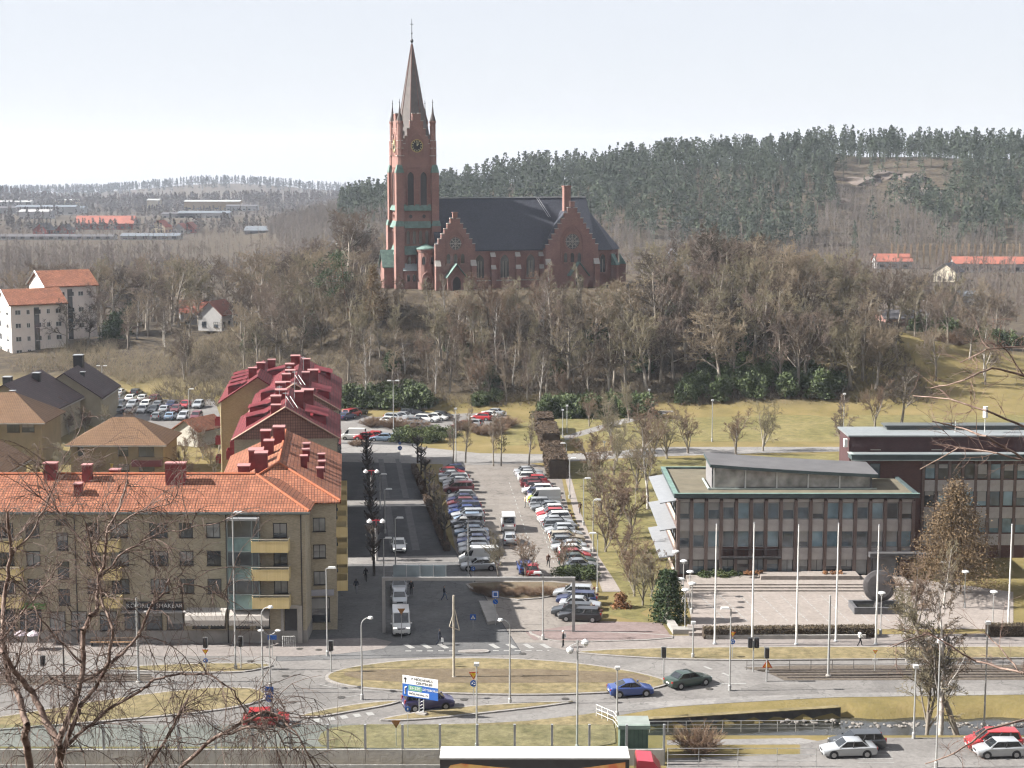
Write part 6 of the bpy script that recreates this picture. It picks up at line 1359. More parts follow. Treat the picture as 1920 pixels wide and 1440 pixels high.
LR = [(H, 'navy'), (H, 'red'), (Sd, 'silver'), (E_, 'white'), (Sd, 'silver'), (H, 'grey'), (M, 'maroon'), None, (H, 'grey'), (Sd, 'navy'), (H, 'maroon'), (E_, 'navy'), (Sd, 'blue'), (E_, 'silver'), (H, 'lightblue'), (M, 'grey'), (H, 'dark'), (Sd, 'lightblue'), (H, 'silver'), (Sd, 'blue'), (H, 'silver'), (H, 'silver'), None, (Vn, 'white'), (Sd, 'silver')]
row(LR, G(849, 887), G(902, 1068), 'the left parking row', 'cars in the left parking row', R(180))
RR = [(Sd, 'silver'), (Sd, 'silver'), (H, 'white'), (H, 'red'), (E_, 'maroon'), (H, 'maroon'), (E_, 'white'), (H, 'navy'), (Sd, 'silver'), (Vn, 'white'), (E_, 'silver'), (Sd, 'grey'), (H, 'white'), (H, 'red'), (E_, 'white'), (Sd, 'silver'), (E_, 'grey'), (H, 'silver'), (Sd, 'silver'), (E_, 'beige'), (H, 'grey'), (Sd, 'silver'), (H, 'white'), (H, 'red'), (E_, 'green'), (Sd, 'grey')]
row(RR, G(990, 891), G(1090, 1068), 'the right parking row', 'cars in the right parking row')
for i, (px, py, k, c) in enumerate(((1076, 1120, E_, 'silver'), (1082, 1132, E_, 'navy'), (1088, 1142, Sd, 'silver'), (1074, 1154, E_, 'dark'), (1088, 1163, E_, 'black'))):
    x, y = G(px, py); car(k, c, x, y, R(180 - 8) if i not in (2,) else R(-8), ['silver estate car farthest of the five beside the gantry post', 'navy blue estate car second of the five beside the gantry post', 'silver saloon in the middle of the five beside the gantry post', 'dark grey estate car fourth of the five beside the gantry post', 'black estate car nearest of the five beside the gantry post'][i], 'cars beside the gantry post')
def one(kind, col, px, py, deg, label, lit=False, z=0.0, sc_=1.0): x, y = G(px, py, z); return car(kind, col, x, y, R(deg), label, None, lit, z, scale=sc_)
one('van', 'white', 953, 992, 92, 'white van driving up the middle of the car park')
one(H, 'silver', 956, 1018, 92, 'silver hatchback following the white van in the car park')
one(Sd, 'red', 996, 1078, 95, 'red saloon parked under the bare tree at the car park end'); one(H, 'blue', 984, 1072, 95, 'blue hatchback beside the red saloon at the car park end')
one(Sd, 'white', 748, 1031, -85, 'white saloon with lit headlights driving down the shaded street', True)
one(E_, 'grey', 748, 1108, -85, 'grey estate car waiting behind the white van'); one(H, 'silver', 749, 1131, -85, 'silver hatchback just behind the white van')
one('van', 'white', 752, 1182, -85, 'white van with lit headlights near the foot of the street', True)
one('coupe', 'blue', 1182, 1303, 10, 'bright blue coupe leaving the roundabout'); one(Sd, 'green', 1290, 1285, 28, 'dark green saloon entering the tram crossing')
one(M, 'violet', 803, 1328, 14, 'dark blue people carrier behind the direction sign'); one(H, 'red', 500, 1359, 6, 'red hatchback behind the birch twigs by the crossing')
one(Sd, 'silver', 1590, 1416, 184, 'silver saloon parked nearest in the lower right car park'); one(E_, 'dark', 1606, 1403, 184, 'dark estate car behind the silver saloon at lower right')
one(M, 'red', 1862, 1404, 180, 'red car at lower right behind the twigs'); one(H, 'silver', 1872, 1417, 184, 'silver hatchback at the lower right picture edge')
one(Sd, 'white', 764, 540, 14, 'white saloon parked at the foot of the church tower', z=19.9); one(H, 'grey', 792, 541, 14, 'grey hatchback beside the white saloon below the turret', z=19.9)
# upper and rear car parks
UP = [(660, 782, 60, M, 'red'), (672, 778, 60, E_, 'dark'), (650, 786, 60, Sd, 'navy'), (743, 789, -22, E_, 'silver'), (758, 786, -22, Sd, 'silver'), (732, 795, -22, Sd, 'white'), (772, 780, 10, E_, 'dark'), (786, 782, -5, Sd, 'black'), (783, 797, -20, E_, 'grey'), (800, 791, -20, E_, 'white'), (818, 788, -20, Sd, 'white'), (830, 785, -20, H, 'dark'), (787, 806, -20, H, 'grey'), (903, 788, 160, H, 'red'), (915, 784, 160, Sd, 'white'), (925, 779, 160, Sd, 'silver'), (868, 803, 160, H, 'maroon'), (882, 800, 160, E_, 'silver'), (663, 824, 175, Vn, 'white'), (685, 825, 170, H, 'red'), (698, 823, 170, H, 'red'), (718, 827, 172, Sd, 'lightblue'), (738, 827, 172, Sd, 'lightblue')]
PLACE = ['near the red roofs at the left of the upper car park', 'beside the double lamp in the upper car park', 'in the middle of the upper car park', 'at the right of the upper car park', 'in the front line by the cross road']
cnt = {}
for (px, py, a, k, c) in UP:
    pl = PLACE[0] if px < 680 and py < 800 else PLACE[4] if py > 815 else PLACE[1] if px < 765 else PLACE[2] if px < 840 else PLACE[3]
    key = (k, c, pl); cnt[key] = cnt.get(key, 0) + 1; x, y = G(px, py)
    lab = f'{nm(k, c)} {pl}' if cnt[key] == 1 else f'right hand {nm(k, c)} {pl}'
    car(k, c, x, y, R(a), lab, 'cars in the upper car park', scale=1.0 if k != Vn else .9)
rk = random.Random(12)
SEQ = [['white', 'dark'], ['grey', 'white', 'white', 'maroon'], ['dark', 'silver', 'white', 'grey', 'navy', 'red', 'silver'], ['silver', 'white', 'white', 'dark', 'silver', 'maroon'], ['grey', 'lightblue', 'silver', 'maroon']]
for r_, (py, x0, x1) in enumerate(((741, 226, 256), (752, 222, 292), (764, 224, 372), (773, 226, 330), (786, 296, 368))):
    n_ = len(SEQ[r_])
    for i, c in enumerate(SEQ[r_]):
        px = x0 + (x1 - x0) * i / max(1, n_ - 1); x, y = G(px, py); k = rk.choice((Sd, H, E_))
        car(k, c, x, y, R(rk.choice((-92, 88))), f'{nm(k, c)}, {ORD[i]} from left, {["rear", "second", "middle", "fourth", "front"][r_]} line, far left car park', 'cars in the far left car park')
# articulated lorry at the bottom edge
tx0, tx1 = AT(825, 1421, 125.5), AT(1180, 1421, 125.5)
LO = thing('articulated_lorry', 'lorry with white roofed orange trailer and red cab on the highway', 'lorry', (tx0.x, 125.5, 0.012))
TL = tx1.x - tx0.x; ht = tx0.z
mb = MB(); mb.bx(0, TL, 0, 2.5, 1.0, ht - .12); tr_ = mb.build('trailer', mat('trailer_dark', (.05, .045, .045), .5, .15, 1), LO)
mb = MB(); mb.bx(-.03, TL + .03, -.03, 2.53, ht - .12, ht); mb.build('trailer_roof', WHITE, tr_)
def art_mat():
    m, n, b = nodes_of('trailer_print'); tc = n.nodes.new('ShaderNodeTexCoord'); t = n.nodes.new('ShaderNodeTexNoise'); t.inputs['Scale'].default_value = .9; n.links.new(tc.outputs['Object'], t.inputs['Vector'])
    r = n.nodes.new('ShaderNodeValToRGB'); r.color_ramp.elements[0].position = .35; r.color_ramp.elements[0].color = (.5, .09, .03, 1); r.color_ramp.elements[1].position = .65; r.color_ramp.elements[1].color = (.62, .38, .12, 1); n.links.new(t.outputs['Fac'], r.inputs['Fac']); n.links.new(r.outputs[0], b.inputs['Base Color']); b.inputs['Roughness'].default_value = .5; return m
pr = [(.4 + .6 * (1 - math.cos(t)) if False else .5, 0) for t in (0,)]
pts = [(.5, 1.2), (TL - .3, 1.2), (TL - .3, ht - .35), (TL - 3.0, ht - .75), (TL * .6, ht - 1.05), (TL * .3, ht - .75), (1.6, ht - .45), (.8, ht - .6), (.5, ht - 1.0)]
mb = MB(); mb.vprism(pts, -.012, -.002); mb.build('printed_panel', art_mat(), tr_)
text(tr_, 'LOGISTIK FÜR PROFIS', 4.2, -.02, ht - 1.12, .62, RTXT)
for x in (1.5, 2.8, 4.1, TL - 1.2):
    for y in (.15, 2.35): w_ = MB(); w_.tube((x, y - .15, .5), (x, y + .15, .5), .5, n=16); w_.build('wheel', TYRE, LO)
mb = MB(); cx = TL + .55; mb.vprism([(cx, .6), (cx + 2.1, .6), (cx + 2.2, 1.6), (cx + 1.95, 2.6), (cx + 1.3, ht - .35), (cx + .1, ht - .25), (cx, ht - .6)], .05, 2.45); cb_ = mb.build('cab', mat('lorry_red', (.45, .02, .045), .3, .0, coat=.5), LO)
mb = MB(); mb.add([(cx + 2.215, .25, 1.65), (cx + 2.215, 2.25, 1.65), (cx + 1.98, 2.25, 2.55), (cx + 1.98, .25, 2.55)], [(0, 1, 2, 3)]); mb.build('windscreen', CARGL, cb_); mb = MB(); mb.bx(cx + .9, cx + 1.8, .035, .048, 1.6, 2.5); mb.build('side_window', CARGL, cb_)
for x in (cx + 1.2,):
    for y in (.2, 2.3): w_ = MB(); w_.tube((x, y - .15, .5), (x, y + .15, .5), .5, n=16); w_.build('wheel', TYRE, LO)
mb = MB(); mb.box(TL + 3.2, .1, 2.3, .3, .3, .5); mb.build('mirror', WHITE, cb_)
# ---------------------------------------------------------------- lamps, signs, signals
POLE = mat('galvanised_pole', (.45, .45, .44), .5, .12, 2, metal=.35); LHEAD = mat('lamp_head', (.72, .72, .71), .4, .05)
def hgt(px, yb, yt, z=0.0): x, y = G(px, yb, z); return x, y, AT(px, yt, y).z - z
def lamp(px, yb, yt, kind, label, group=None, side=1, z=0.0):
    x, y, h = hgt(px, yb, yt, z); o = thing('street_lamp', label, 'lamp', (x, y, z), 0, group)
    p = MB(); hd = MB()
    if kind == 'flat':
        p.tube((0, 0, 0), (0, 0, h), .085, .055, 8); p.tube((0, 0, h), (side * .5, 0, h + .06), .04, n=6); hd.box(side * .55, 0, h + .1, .85, .34, .17, taper=.8)
    elif kind == 'arc':
        p.tube((0, 0, 0), (0, 0, h - .7), .095, .06, 8); pts = [(side * .75 * (1 - math.cos(t)), 0, h - .7 + .7 * math.sin(t)) for t in np.linspace(0, 1.5, 6)]; p.path(pts, .05, 6); e = pts[-1]; hd.lathe([(.03, .16), (.2, .1), (.27, -.06), (.1, -.16)], 10, (e[0] + side * .15, 0, e[2]))
    elif kind == 'twin':
        p.tube((0, 0, 0), (0, 0, h), .09, .06, 8); p.tube((-.7, 0, h), (.7, 0, h), .04, n=6); [hd.box(s * .75, 0, h + .06, .8, .36, .18, taper=.8) for s in (-1, 1)]
    elif kind == 'top':
        p.tube((0, 0, 0), (0, 0, h), .085, .06, 8); hd.box(0, 0, h + .12, .42, .42, .26)
    elif kind == 'mush':
        p.tube((0, 0, 0), (0, 0, h - .25), .06, .05, 8); hd.lathe([(.12, -.28), (.16, -.1), (.42, -.02), (.36, .1), (.06, .2)], 12, (0, 0, h))
    elif kind == 'globes':
        p.tube((0, 0, 0), (0, 0, h), .10, .07, 8); p.tube((-.7, 0, h - .55), (.7, 0, h + .1), .04, n=6); [(hd.lathe([(.05, .3), (.3, .12), (.33, -.05), (.2, -.28), (.05, -.33)], 10, (s * .62, 0, h - .55 + (.35 if s > 0 else -.3)))) for s in (-1, 1)]
    elif kind == 'swan':
        p.tube((0, 0, 0), (0, 0, h - .4), .07, .05, 8)
        for s in (-1, 1): pts = [(s * .55 * math.sin(t), 0, h - .4 + .35 * (1 - math.cos(t))) for t in np.linspace(0, 1.57, 5)]; p.path(pts, .035, 5); hd.lathe([(.03, .12), (.28, .02), (.22, -.1)], 10, (s * .8, 0, h))
    po = p.build('pole', POLE, o, smooth=False); hd.build('lamp_head', LHEAD, o)
    b = MB(); b.lathe([(.16, 0), (.16, .5), (.1, .6)], 8); b.build('base', POLE, o); return o
L_ = lamp
L_(614, 1230, 1066, 'flat', 'tall lamp on the pavement in front of the shop corner', side=1); L_(679, 1312, 1158, 'arc', 'hooked lamp on the splitter island before the shaded corner', side=1)
L_(442, 1257, 962, 'flat', 'very tall lamp in front of the glazed bay', side=1); L_(493, 1300, 1138, 'arc', 'hooked lamp on the grass island left of the roundabout', side=1)
L_(507, 1292, 1182, 'swan', 'twin headed short lamp with blue street sign by the entrance'); L_(956, 1320, 1162, 'arc', 'hooked lamp on the verge south of the roundabout', side=-1)
L_(894, 1405, 1248, 'top', 'lamp rising behind the noise barrier near the lorry'); L_(1082, 1408, 1200, 'globes', 'lamp post with two white tilted heads above the lorry')
L_(1157, 1345, 1255, 'top', 'short lamp beside the white railing'); L_(1018, 1200, 1075, 'flat', 'lamp in the car park entrance under the gantry', side=-1)
L_(1368, 1295, 1142, 'flat', 'lamp beside the cycle path in front of the plaza', side=-1); L_(1299, 1235, 1170, 'top', 'short lamp on the grass strip left of the plaza')
L_(1713, 1385, 1252, 'top', 'lamp at the stream bank left of the birch'); L_(1755, 1440, 1205, 'top', 'tall lamp in front of the birch trunk'); L_(1845, 1364, 1170, 'top', 'tall lamp on the right near the small bridge')
for i, (px, yb, yt, s) in enumerate(((878, 1085, 972, -1), (1112, 1035, 938, 1), (1094, 985, 898, 1), (1068, 935, 860, 1), (1062, 880, 832, -1), (1120, 1110, 1001, -1))): L_(px, yb, yt, 'flat', ['lamp standing among the left row of parked cars', 'third lamp up the footway by the park', 'second lamp up the footway by the park', 'first lamp by the brown hedge end', 'lamp rising over the brown hedge', 'lamp with box at the foot of the footway'][i], 'lamps along the car park', s)
for i, (px, yb, yt) in enumerate(((1055, 820, 770), (1063, 812, 762), (1133, 862, 830), (1217, 776, 732), (1335, 828, 752), (1580, 870, 740), (1737, 690, 645), (1018, 808, 786))): L_(px, yb, yt, 'top', ['left of two close lamps by the rhododendrons', 'right of two close lamps by the rhododendrons', 'lamp on the cross road right of the hedge', 'lamp where the park path climbs to the wood', 'tall lamp on the lawn behind the town hall', 'lamp behind the dark upper block', 'lamp by the far right path', 'lamp behind the far hedge block'][i], 'park lamps')
L_(738, 808, 714, 'twin', 'double headed lamp in the upper car park'); L_(855, 872, 768, 'top', 'lamp at the far corner of the left parking row'); L_(355, 798, 730, 'flat', 'lamp in the far left car park'); L_(192, 730, 686, 'twin', 'double headed lamp beside the black roofed terrace')
for i, (px, yb, yt) in enumerate(((720, 1105, 1010), (742, 1090, 972), (722, 1000, 918), (713, 955, 890))): L_(px, yb, yt, 'flat', f'{ORD[i]} slim street lamp along the shaded street, counted from the near end', 'lamps along the shaded street')
L_(632, 538, 458, 'top', 'white lamp mast left of the church', z=17.0); L_(826, 540, 436, 'top', 'tall white lamp in front of the church turret', z=19.9); L_(840, 540, 500, 'top', 'short lamp in front of the west church porch', z=19.9)
for i, (px, yb, yt) in enumerate(((1266, 1120, 1034), (1281, 1130, 1052), (1293, 1140, 1072), (1276, 1160, 1086), (1284, 1185, 1106), (1297, 1150, 1094))): L_(px, yb, yt, 'mush', f'{ORD[i]} mushroom lamp in the cluster beside the yew, from the back', 'mushroom lamps beside the yew')
for i, (px, yb, yt) in enumerate(((1767, 1100, 1056), (1808, 1140, 1072), (1651, 1190, 1112), (1861, 1180, 1110))): L_(px, yb, yt, 'mush', ['mushroom lamp in front of the larch', 'mushroom lamp right of the larch', 'lamp in front of the disc sculpture', 'mushroom lamp near the lone flagpole'][i], 'mushroom lamps right of the plaza')
# red framed double lamps on thick posts in the promenade
RF = mat('red_lamp_frame', (.45, .03, .04), .5, .05); GLOW = mat('white_lamp_shade', (.85, .82, .8), .3, .0)
for i, (px, yb, yt) in enumerate(((706, 1052, 975), (697, 946, 882))):
    x, y, h = hgt(px, yb, yt); o = thing('promenade_lamp', ['nearer promenade post with two white lamps on a red bracket', 'farther promenade post with two white lamps on a red bracket'][i], 'lamp', (x, y, 0), 0, 'promenade lamps')
    mb = MB(); mb.tube((0, 0, 0), (0, 0, h - .7), .2, .17, 10); mb.build('post', mat('striped_post', (.5, .48, .46), .7, .5, 1.4, col2=(.1, .09, .09)), o); mb = MB(); mb.path([(-.75, 0, h - .1), (0, 0, h), (.75, 0, h - .1)], .06, 5); mb.tube((0, 0, h - .7), (0, 0, h), .06, n=6); mb.build('bracket', RF, o)
    mb = MB(); [mb.lathe([(.06, .3), (.3, .12), (.36, -.12), (.1, -.28)], 10, (s * .8, 0, h - .15)) for s in (-1, 1)]; mb.build('lamp_head', GLOW, o)
# signs
BLUE = mat('sign_blue', (.03, .12, .42), .4, .0); ORNG = mat('sign_red', (.55, .09, .02), .4, .0); YEL = mat('sign_yellow', (.75, .5, .03), .4, .0); SBACK = mat('sign_back', (.4, .41, .42), .5, .05); SWHITE = mat('sign_white', (.78, .78, .76), .4, .0)
def sign(name, label, px, yb, items, group=None, ytop=None):
    """items: (kind, centre y in the photo, size m)"""
    x, y = G(px, yb); tops = [AT(px, cy, y).z for _, cy, _ in items]; h = max(tops) + .25
    o = thing(name, label, 'sign', (x, y, 0), 0, group); mb = MB(); mb.tube((0, 0, 0), (0, 0, h), .035, n=6); mb.build('pole', POLE, o)
    for (k, cy, s), z in zip(items, tops):
        mb = MB(); f = -.06
        if k == 'yield':
            mb.vprism([(0, z - s * .55), (s * .58, z + s * .42), (-s * .58, z + s * .42)], f, f + .03); q = mb.build('sign_face', ORNG, o); mb = MB(); mb.vprism([(0, z - s * .30), (s * .36, z + s * .29), (-s * .36, z + s * .29)], f - .012, f - .002); mb.build('sign_field', YEL, q)
        elif k == 'yield_back': mb.vprism([(0, z - s * .55), (s * .58, z + s * .42), (-s * .58, z + s * .42)], f, f + .03); q = mb.build('sign_face', mat('rusty_sign', (.3, .14, .04), .6, .1), o)
        elif k == 'warn':
            mb.vprism([(0, z + s * .55), (-s * .58, z - s * .42), (s * .58, z - s * .42)], f, f + .03); q = mb.build('sign_face', ORNG, o); mb = MB(); mb.vprism([(0, z + s * .32), (-s * .36, z - s * .31), (s * .36, z - s * .31)], f - .012, f - .002); mb.build('sign_field', mat('sign_orange', (.75, .33, .02), .4, .0), q)
        elif k in ('round', 'keep', 'cycle'):
            mb.vprism(circle(s / 2, 20, z), f, f + .03); q = mb.build('sign_face', BLUE, o); mb = MB()
            if k == 'keep': mb.add([(-.16 * s, f - .01, z + .26 * s), (-.26 * s, f - .01, z + .16 * s), (.16 * s, f - .01, z - .26 * s), (.26 * s, f - .01, z - .16 * s)], [(0, 1, 2, 3), (3, 2, 1, 0)])
            elif k == 'round':
                for t in range(3): a = t * 2.09 + .5; mb.tube((.2 * s * math.cos(a), f - .008, z + .2 * s * math.sin(a)), (.27 * s * math.cos(a + 1.1), f - .008, z + .27 * s * math.sin(a + 1.1)), .05 * s, n=4)
            else: mb.vprism([(-.12 * s, z - .2 * s), (.12 * s, z - .2 * s), (.1 * s, z + .2 * s), (-.1 * s, z + .2 * s)], f - .012, f - .002)
            mb.build('symbol', SWHITE, q)
        elif k == 'ped':
            mb.bx(-s / 2, s / 2, f, f + .03, z - s / 2, z + s / 2); q = mb.build('sign_face', BLUE, o); mb = MB(); mb.vprism([(0, z + s * .34), (-s * .38, z - s * .3), (s * .38, z - s * .3)], f - .012, f - .002); q2 = mb.build('symbol', SWHITE, q); mb = MB(); mb.path([(0, f - .02, z + .12 * s), (0, f - .02, z - .05 * s), (-.1 * s, f - .02, z - .26 * s)], .03 * s + .01, 4); mb.tube((0, f - .02, z - .05 * s), (.12 * s, f - .02, z - .26 * s), .03 * s + .01, n=4); mb.build('walking_figure', DTXT, q)
        elif k == 'blue': mb.bx(-s * .6, s * .6, f, f + .03, z - s * .3, z + s * .3); mb.build('sign_face', BLUE, o)
        elif k == 'plate': mb.bx(-s * .5, s * .5, f, f + .03, z - s * .25, z + s * .25); mb.build('sign_face', SWHITE, o)
        elif k == 'park': mb.bx(-s / 2, s / 2, f, f + .03, z - s / 2, z + s / 2); q = mb.build('sign_face', BLUE, o); mb = MB(); ring(mb, [(-s * .3, z - s * .3), (s * .3, z - s * .3), (s * .3, z + s * .3), (-s * .3, z + s * .3)], [(-s * .4, z - s * .4), (s * .4, z - s * .4), (s * .4, z + s * .4), (-s * .4, z + s * .4)], f - .012, f - .002); mb.build('sign_border', SWHITE, q)
    return o
sign('road_sign', 'red and yellow give way sign over blue roundabout sign near the lorry', 888, 1325, [('yield', 1266, .75), ('round', 1281, .62)])
sign('road_sign', 'zebra crossing sign over blue arrow sign beside the red car', 506, 1345, [('ped', 1295, .75), ('keep', 1309, .7)])
sign('road_sign', 'brown give way triangle seen behind the noise barrier glass', 743, 1400, [('yield_back', 1357, .7)])
sign('road_sign', 'blue round cycle sign in front of the direction sign post', 765, 1382, [('cycle', 1329, .5)])
sign('road_sign', 'small yellow and blue sign behind the birch on the left verge', 386, 1258, [('yield', 1222, .55), ('round', 1238, .45)])
sign('road_sign', 'orange triangular warning sign on the tram signal post', 1438, 1277, [('warn', 1245, .85), ('plate', 1258, .3)])
sign('road_sign', 'give way sign over blue roundabout sign in front of the plaza hedge', 1373, 1236, [('yield', 1189, .55), ('round', 1203, .5)])
sign('road_sign', 'blue and white zebra crossing sign in the shaded street mouth', 887, 1184, [('ped', 1157, .62)])
sign('road_sign', 'square blue parking sign over round arrow sign beside the ramp', 929, 1172, [('park', 1114, .72), ('keep', 1128, .55)])
sign('road_sign', 'blue cycle path sign at the far end of the shaded street', 750, 866, [('round', 840, .7), ('round', 831, .45)])
sign('road_sign', 'small blue street name sign by the building entrance', 511, 1232, [('blue', 1195, .75)])
sign('road_sign', 'small round blue sign at the near end of the left parking row', 887, 1092, [('round', 1066, .55)])
sign('road_sign', 'purple and yellow small sign beside the birches', 1640, 1258, [('plate', 1237, .5), ('yield', 1222, .4)])
sign('road_sign', 'dark give way triangle on a pole in front of the white van', 753, 1197, [('yield_back', 1146, .7)])
# direction sign on its lattice post
x, y = G(790, 1342); o = thing('direction_sign', 'large white and blue direction sign on a lattice post beside the roundabout', 'sign', (x, y, 0), R(-26)); o.scale = (1.12, 1, 1); s_ = 3200 / y * .99
zt, zb = AT(785, 1270, y).z, AT(785, 1309, y).z; wv = 3.2; zm = zt - (zt - zb) * .40
mb = MB(); mb.bx(-1.65, 1.55, -.08, -.02, zb, zm); q = mb.build('blue_panel', BLUE, o); mb = MB(); mb.bx(-1.65, 1.55, -.08, -.02, zm + .002, zt); q2 = mb.build('white_panel', SWHITE, o)
text(q2, 'P MÖLNDALS', .12, -.09, zt - .24, .32, DTXT); text(q2, 'CENTRUM', .3, -.09, zt - .58, .32, DTXT); mb = MB(); mb.path([(-1.4, -.09, zt - .65), (-1.4, -.09, zt - .2)], .035, 4); mb.path([(-1.52, -.09, zt - .34), (-1.4, -.09, zt - .18), (-1.28, -.09, zt - .34)], .035, 4); mb.build('arrow', DTXT, q2)
mb = MB(); mb.bx(-1.1, .1, -.095, -.082, zm - .55, zm - .1); g2 = mb.build('green_panel', mat('sign_green_pale', (.16, .36, .24), .4, .0), q); text(g2, 'E6 E20', -.5, -.1, zm - .32, .34, WTXT); text(q, 'GÖTEBORG', .83, -.09, zm - .32, .27, WTXT)
mb = MB(); mb.bx(-1.15, .75, -.095, -.082, zb + .1, zm - .62); g3 = mb.build('white_plate', SWHITE, q); text(g3, 'MÖLNDAL N', -.2, -.1, (zb + zm) / 2 - .27, .3, DTXT)
mb = MB(); mb.path([(-1.42, -.09, zb + .2), (-1.42, -.09, zm - .35), (-1.25, -.09, zm - .25)], .05, 4); mb.build('arrow', SWHITE, q)
mb = MB(); [mb.tube((dx, .05, 0), (dx, .05, zt - .2), .05, n=6) for dx in (-.2, .2)]
for k in range(7): mb.tube((-.2, .05, .25 + k * .3), (.2, .05, .5 + k * .3), .025, n=4)
mb.build('lattice_post', GREYM, o); mb = MB(); mb.box(0, .05, .15, .9, .5, .3); mb.build('footing', CONC, o)
# traffic signals
def signal(px, yb, ytop, label, n=1, group='tram and traffic signals'):
    x, y, h = hgt(px, yb, ytop); o = thing('traffic_light', label, 'traffic light', (x, y, 0), 0, group); mb = MB(); mb.tube((0, 0, 0), (0, 0, h - .3), .06, n=8); mb.build('pole', POLE, o)
    for k in range(n):
        dx = (k - (n - 1) / 2) * .62; mb = MB(); mb.bx(dx - .18, dx + .18, -.2, .1, h - .95, h); q = mb.build('signal_head', BLACKM, o); mb = MB(); [mb.tube((dx, -.28, h - .2 - .28 * j), (dx, -.2, h - .2 - .28 * j), .1, n=10) for j in range(3)]; mb.build('lens', mat('signal_lens', (.06, .05, .05), .2, .0), q)
        mb = MB(); mb.bx(dx - .24, dx + .24, .1, .12, h - 1.0, h + .05); mb.build('backing_board', SWHITE if n == 1 else SBACK, q)
    return o
signal(1244, 1283, 1214, 'single signal at the right tip of the roundabout'); signal(1412, 1260, 1196, 'double signal beside the tram track', 2); signal(1437, 1278, 1215, 'signal above the orange warning triangle'); signal(621, 1262, 1202, 'signal at the left tip of the roundabout'); signal(452, 1255, 1194, 'signal on the left verge before the awnings'); signal(386, 1258, 1196, 'signal behind the birch twigs on the left verge'); signal(82, 1290, 1230, 'signal by the left tram track behind the birch')
# poles and masts
def pole(px, yb, yt, label, r=.14, m=None, name='tram_pole'):
    x, y, h = hgt(px, yb, yt); o = thing(name, label, 'pole', (x, y, 0), 0); mb = MB(); mb.tube((0, 0, 0), (0, 0, h), r, r * .7, 9); mb.build('pole', m or POLE, o); mb = MB(); mb.lathe([(r * 2, 0), (r * 2, .12), (r * 1.2, .2)], 9); mb.build('base', CONC, o); return o, h
WOODP = mat('wooden_mast', (.5, .45, .36), .9, .15, 2)
o, h = pole(851, 1272, 1116, 'pale mast with open triangular bracket on the roundabout island', .13, WOODP, 'mast')
mb = MB(); a, b, c = Vector((.12, 0, h - 1.4)), Vector((-.4, -.2, h - 3.0)), Vector((.55, .3, h - 3.5)); mb.path([a, b, c, a], .05, 5); mb.build('triangle_bracket', WOODP, o)
pole(1553, 1268, 1116, 'grey overhead line pole in front of the plaza', .13); pole(260, 1280, 1120, 'grey overhead line pole behind the birch on the left', .13)
pole(121, 1288, 1175, 'dark pole by the left tram track', .09, DARKF)
# gantry over the street mouth
x0, y0 = G(720, 1186); x1, y1 = G(1075, 1184); h = AT(720, 1088, y0).z; o = thing('height_gantry', 'grey portal gantry spanning the street and car park mouth', 'gantry', (x0, y0, 0)); GAN = mat('gantry_steel', (.35, .34, .33), .6, .1)
for xx in (0, x1 - x0): mb = MB(); mb.box(xx, 0, h / 2, .32, .32, h); mb.build('post', GAN, o)
mb = MB(); mb.bx(-.16, x1 - x0 + .16, -.16, .16, h, h + .34); mb.build('beam', GAN, o); mb = MB(); mb.bx(1.0, 6.6, .22, .3, h + .3, h + 1.55); q = mb.build('sign_panel', mat('sign_reverse', (.2, .25, .28), .5, .08), o)
mb = MB(); [mb.bx(xx - .04, xx + .04, .14, .218, h + .3, h + 1.6) for xx in (2.4, 3.8, 5.2, 6.5)]; mb.build('panel_stay', GREYM, q)
# concrete ramp wedge in the street mouth
a = [G(898, 1132), G(922, 1132), G(938, 1168), G(914, 1172)]; mb = MB(); mb.prism(a, 0, .35); rp_ = mb.build('concrete_block', CONC); tag(rp_, 'long pale concrete slab lying in the shaded street mouth', 'slab')
# noise barrier: posts, glass panes, concrete base
NB = thing('noise_barrier', 'glass noise barrier with grey posts on a concrete base beside the highway', 'barrier', (0, 134.2, 0)); ng = bpy.data.materials.new('barrier_glass'); ng.use_nodes = True; n_ = ng.node_tree; bs = n_.nodes['Principled BSDF']; bs.inputs['Base Color'].default_value = (.16, .30, .27, 1); bs.inputs['Roughness'].default_value = .05; tr = n_.nodes.new('ShaderNodeBsdfTransparent'); tr.inputs[0].default_value = (.92, .96, .94, 1); mxs = n_.nodes.new('ShaderNodeMixShader'); mxs.inputs[0].default_value = .045; n_.links.new(tr.outputs[0], mxs.inputs[1]); n_.links.new(bs.outputs[0], mxs.inputs[2]); n_.links.new(mxs.outputs[0], n_.nodes['Material Output'].inputs[0])
px0 = AT(1245, 1400, 134.2).x; stepx = AT(757, 1400, 134.2).x - AT(687, 1400, 134.2).x; z0, z1 = AT(700, 1404, 134.2).z, AT(700, 1358, 134.2).z
pm = MB(); pm.box(0, 0, (z1) / 2, .18, .22, z1); pm = pm.mesh('post', GREYM); gm_ = MB(); gm_.bx(.1, stepx - .1, -.015, .015, z0 + .02, z1 - .03); gm_ = gm_.mesh('glass_pane', ng)
for k in range(20):
    x = px0 - k * stepx; obj('post', pm, NB, (x, 0, 0))
    if k: obj('glass_pane', gm_, NB, (x, 0, 0))
cb2 = mat('barrier_concrete', (.5, .475, .44), .9, .3, .5, bump=.3)
bm_ = MB(); bm_.bx(.02, stepx - .02, -.16, .16, 0, z0); bm_ = bm_.mesh('concrete_panel', cb2)
for k in range(1, 20): obj('concrete_panel', bm_, NB, (px0 - k * stepx, -.02, 0))
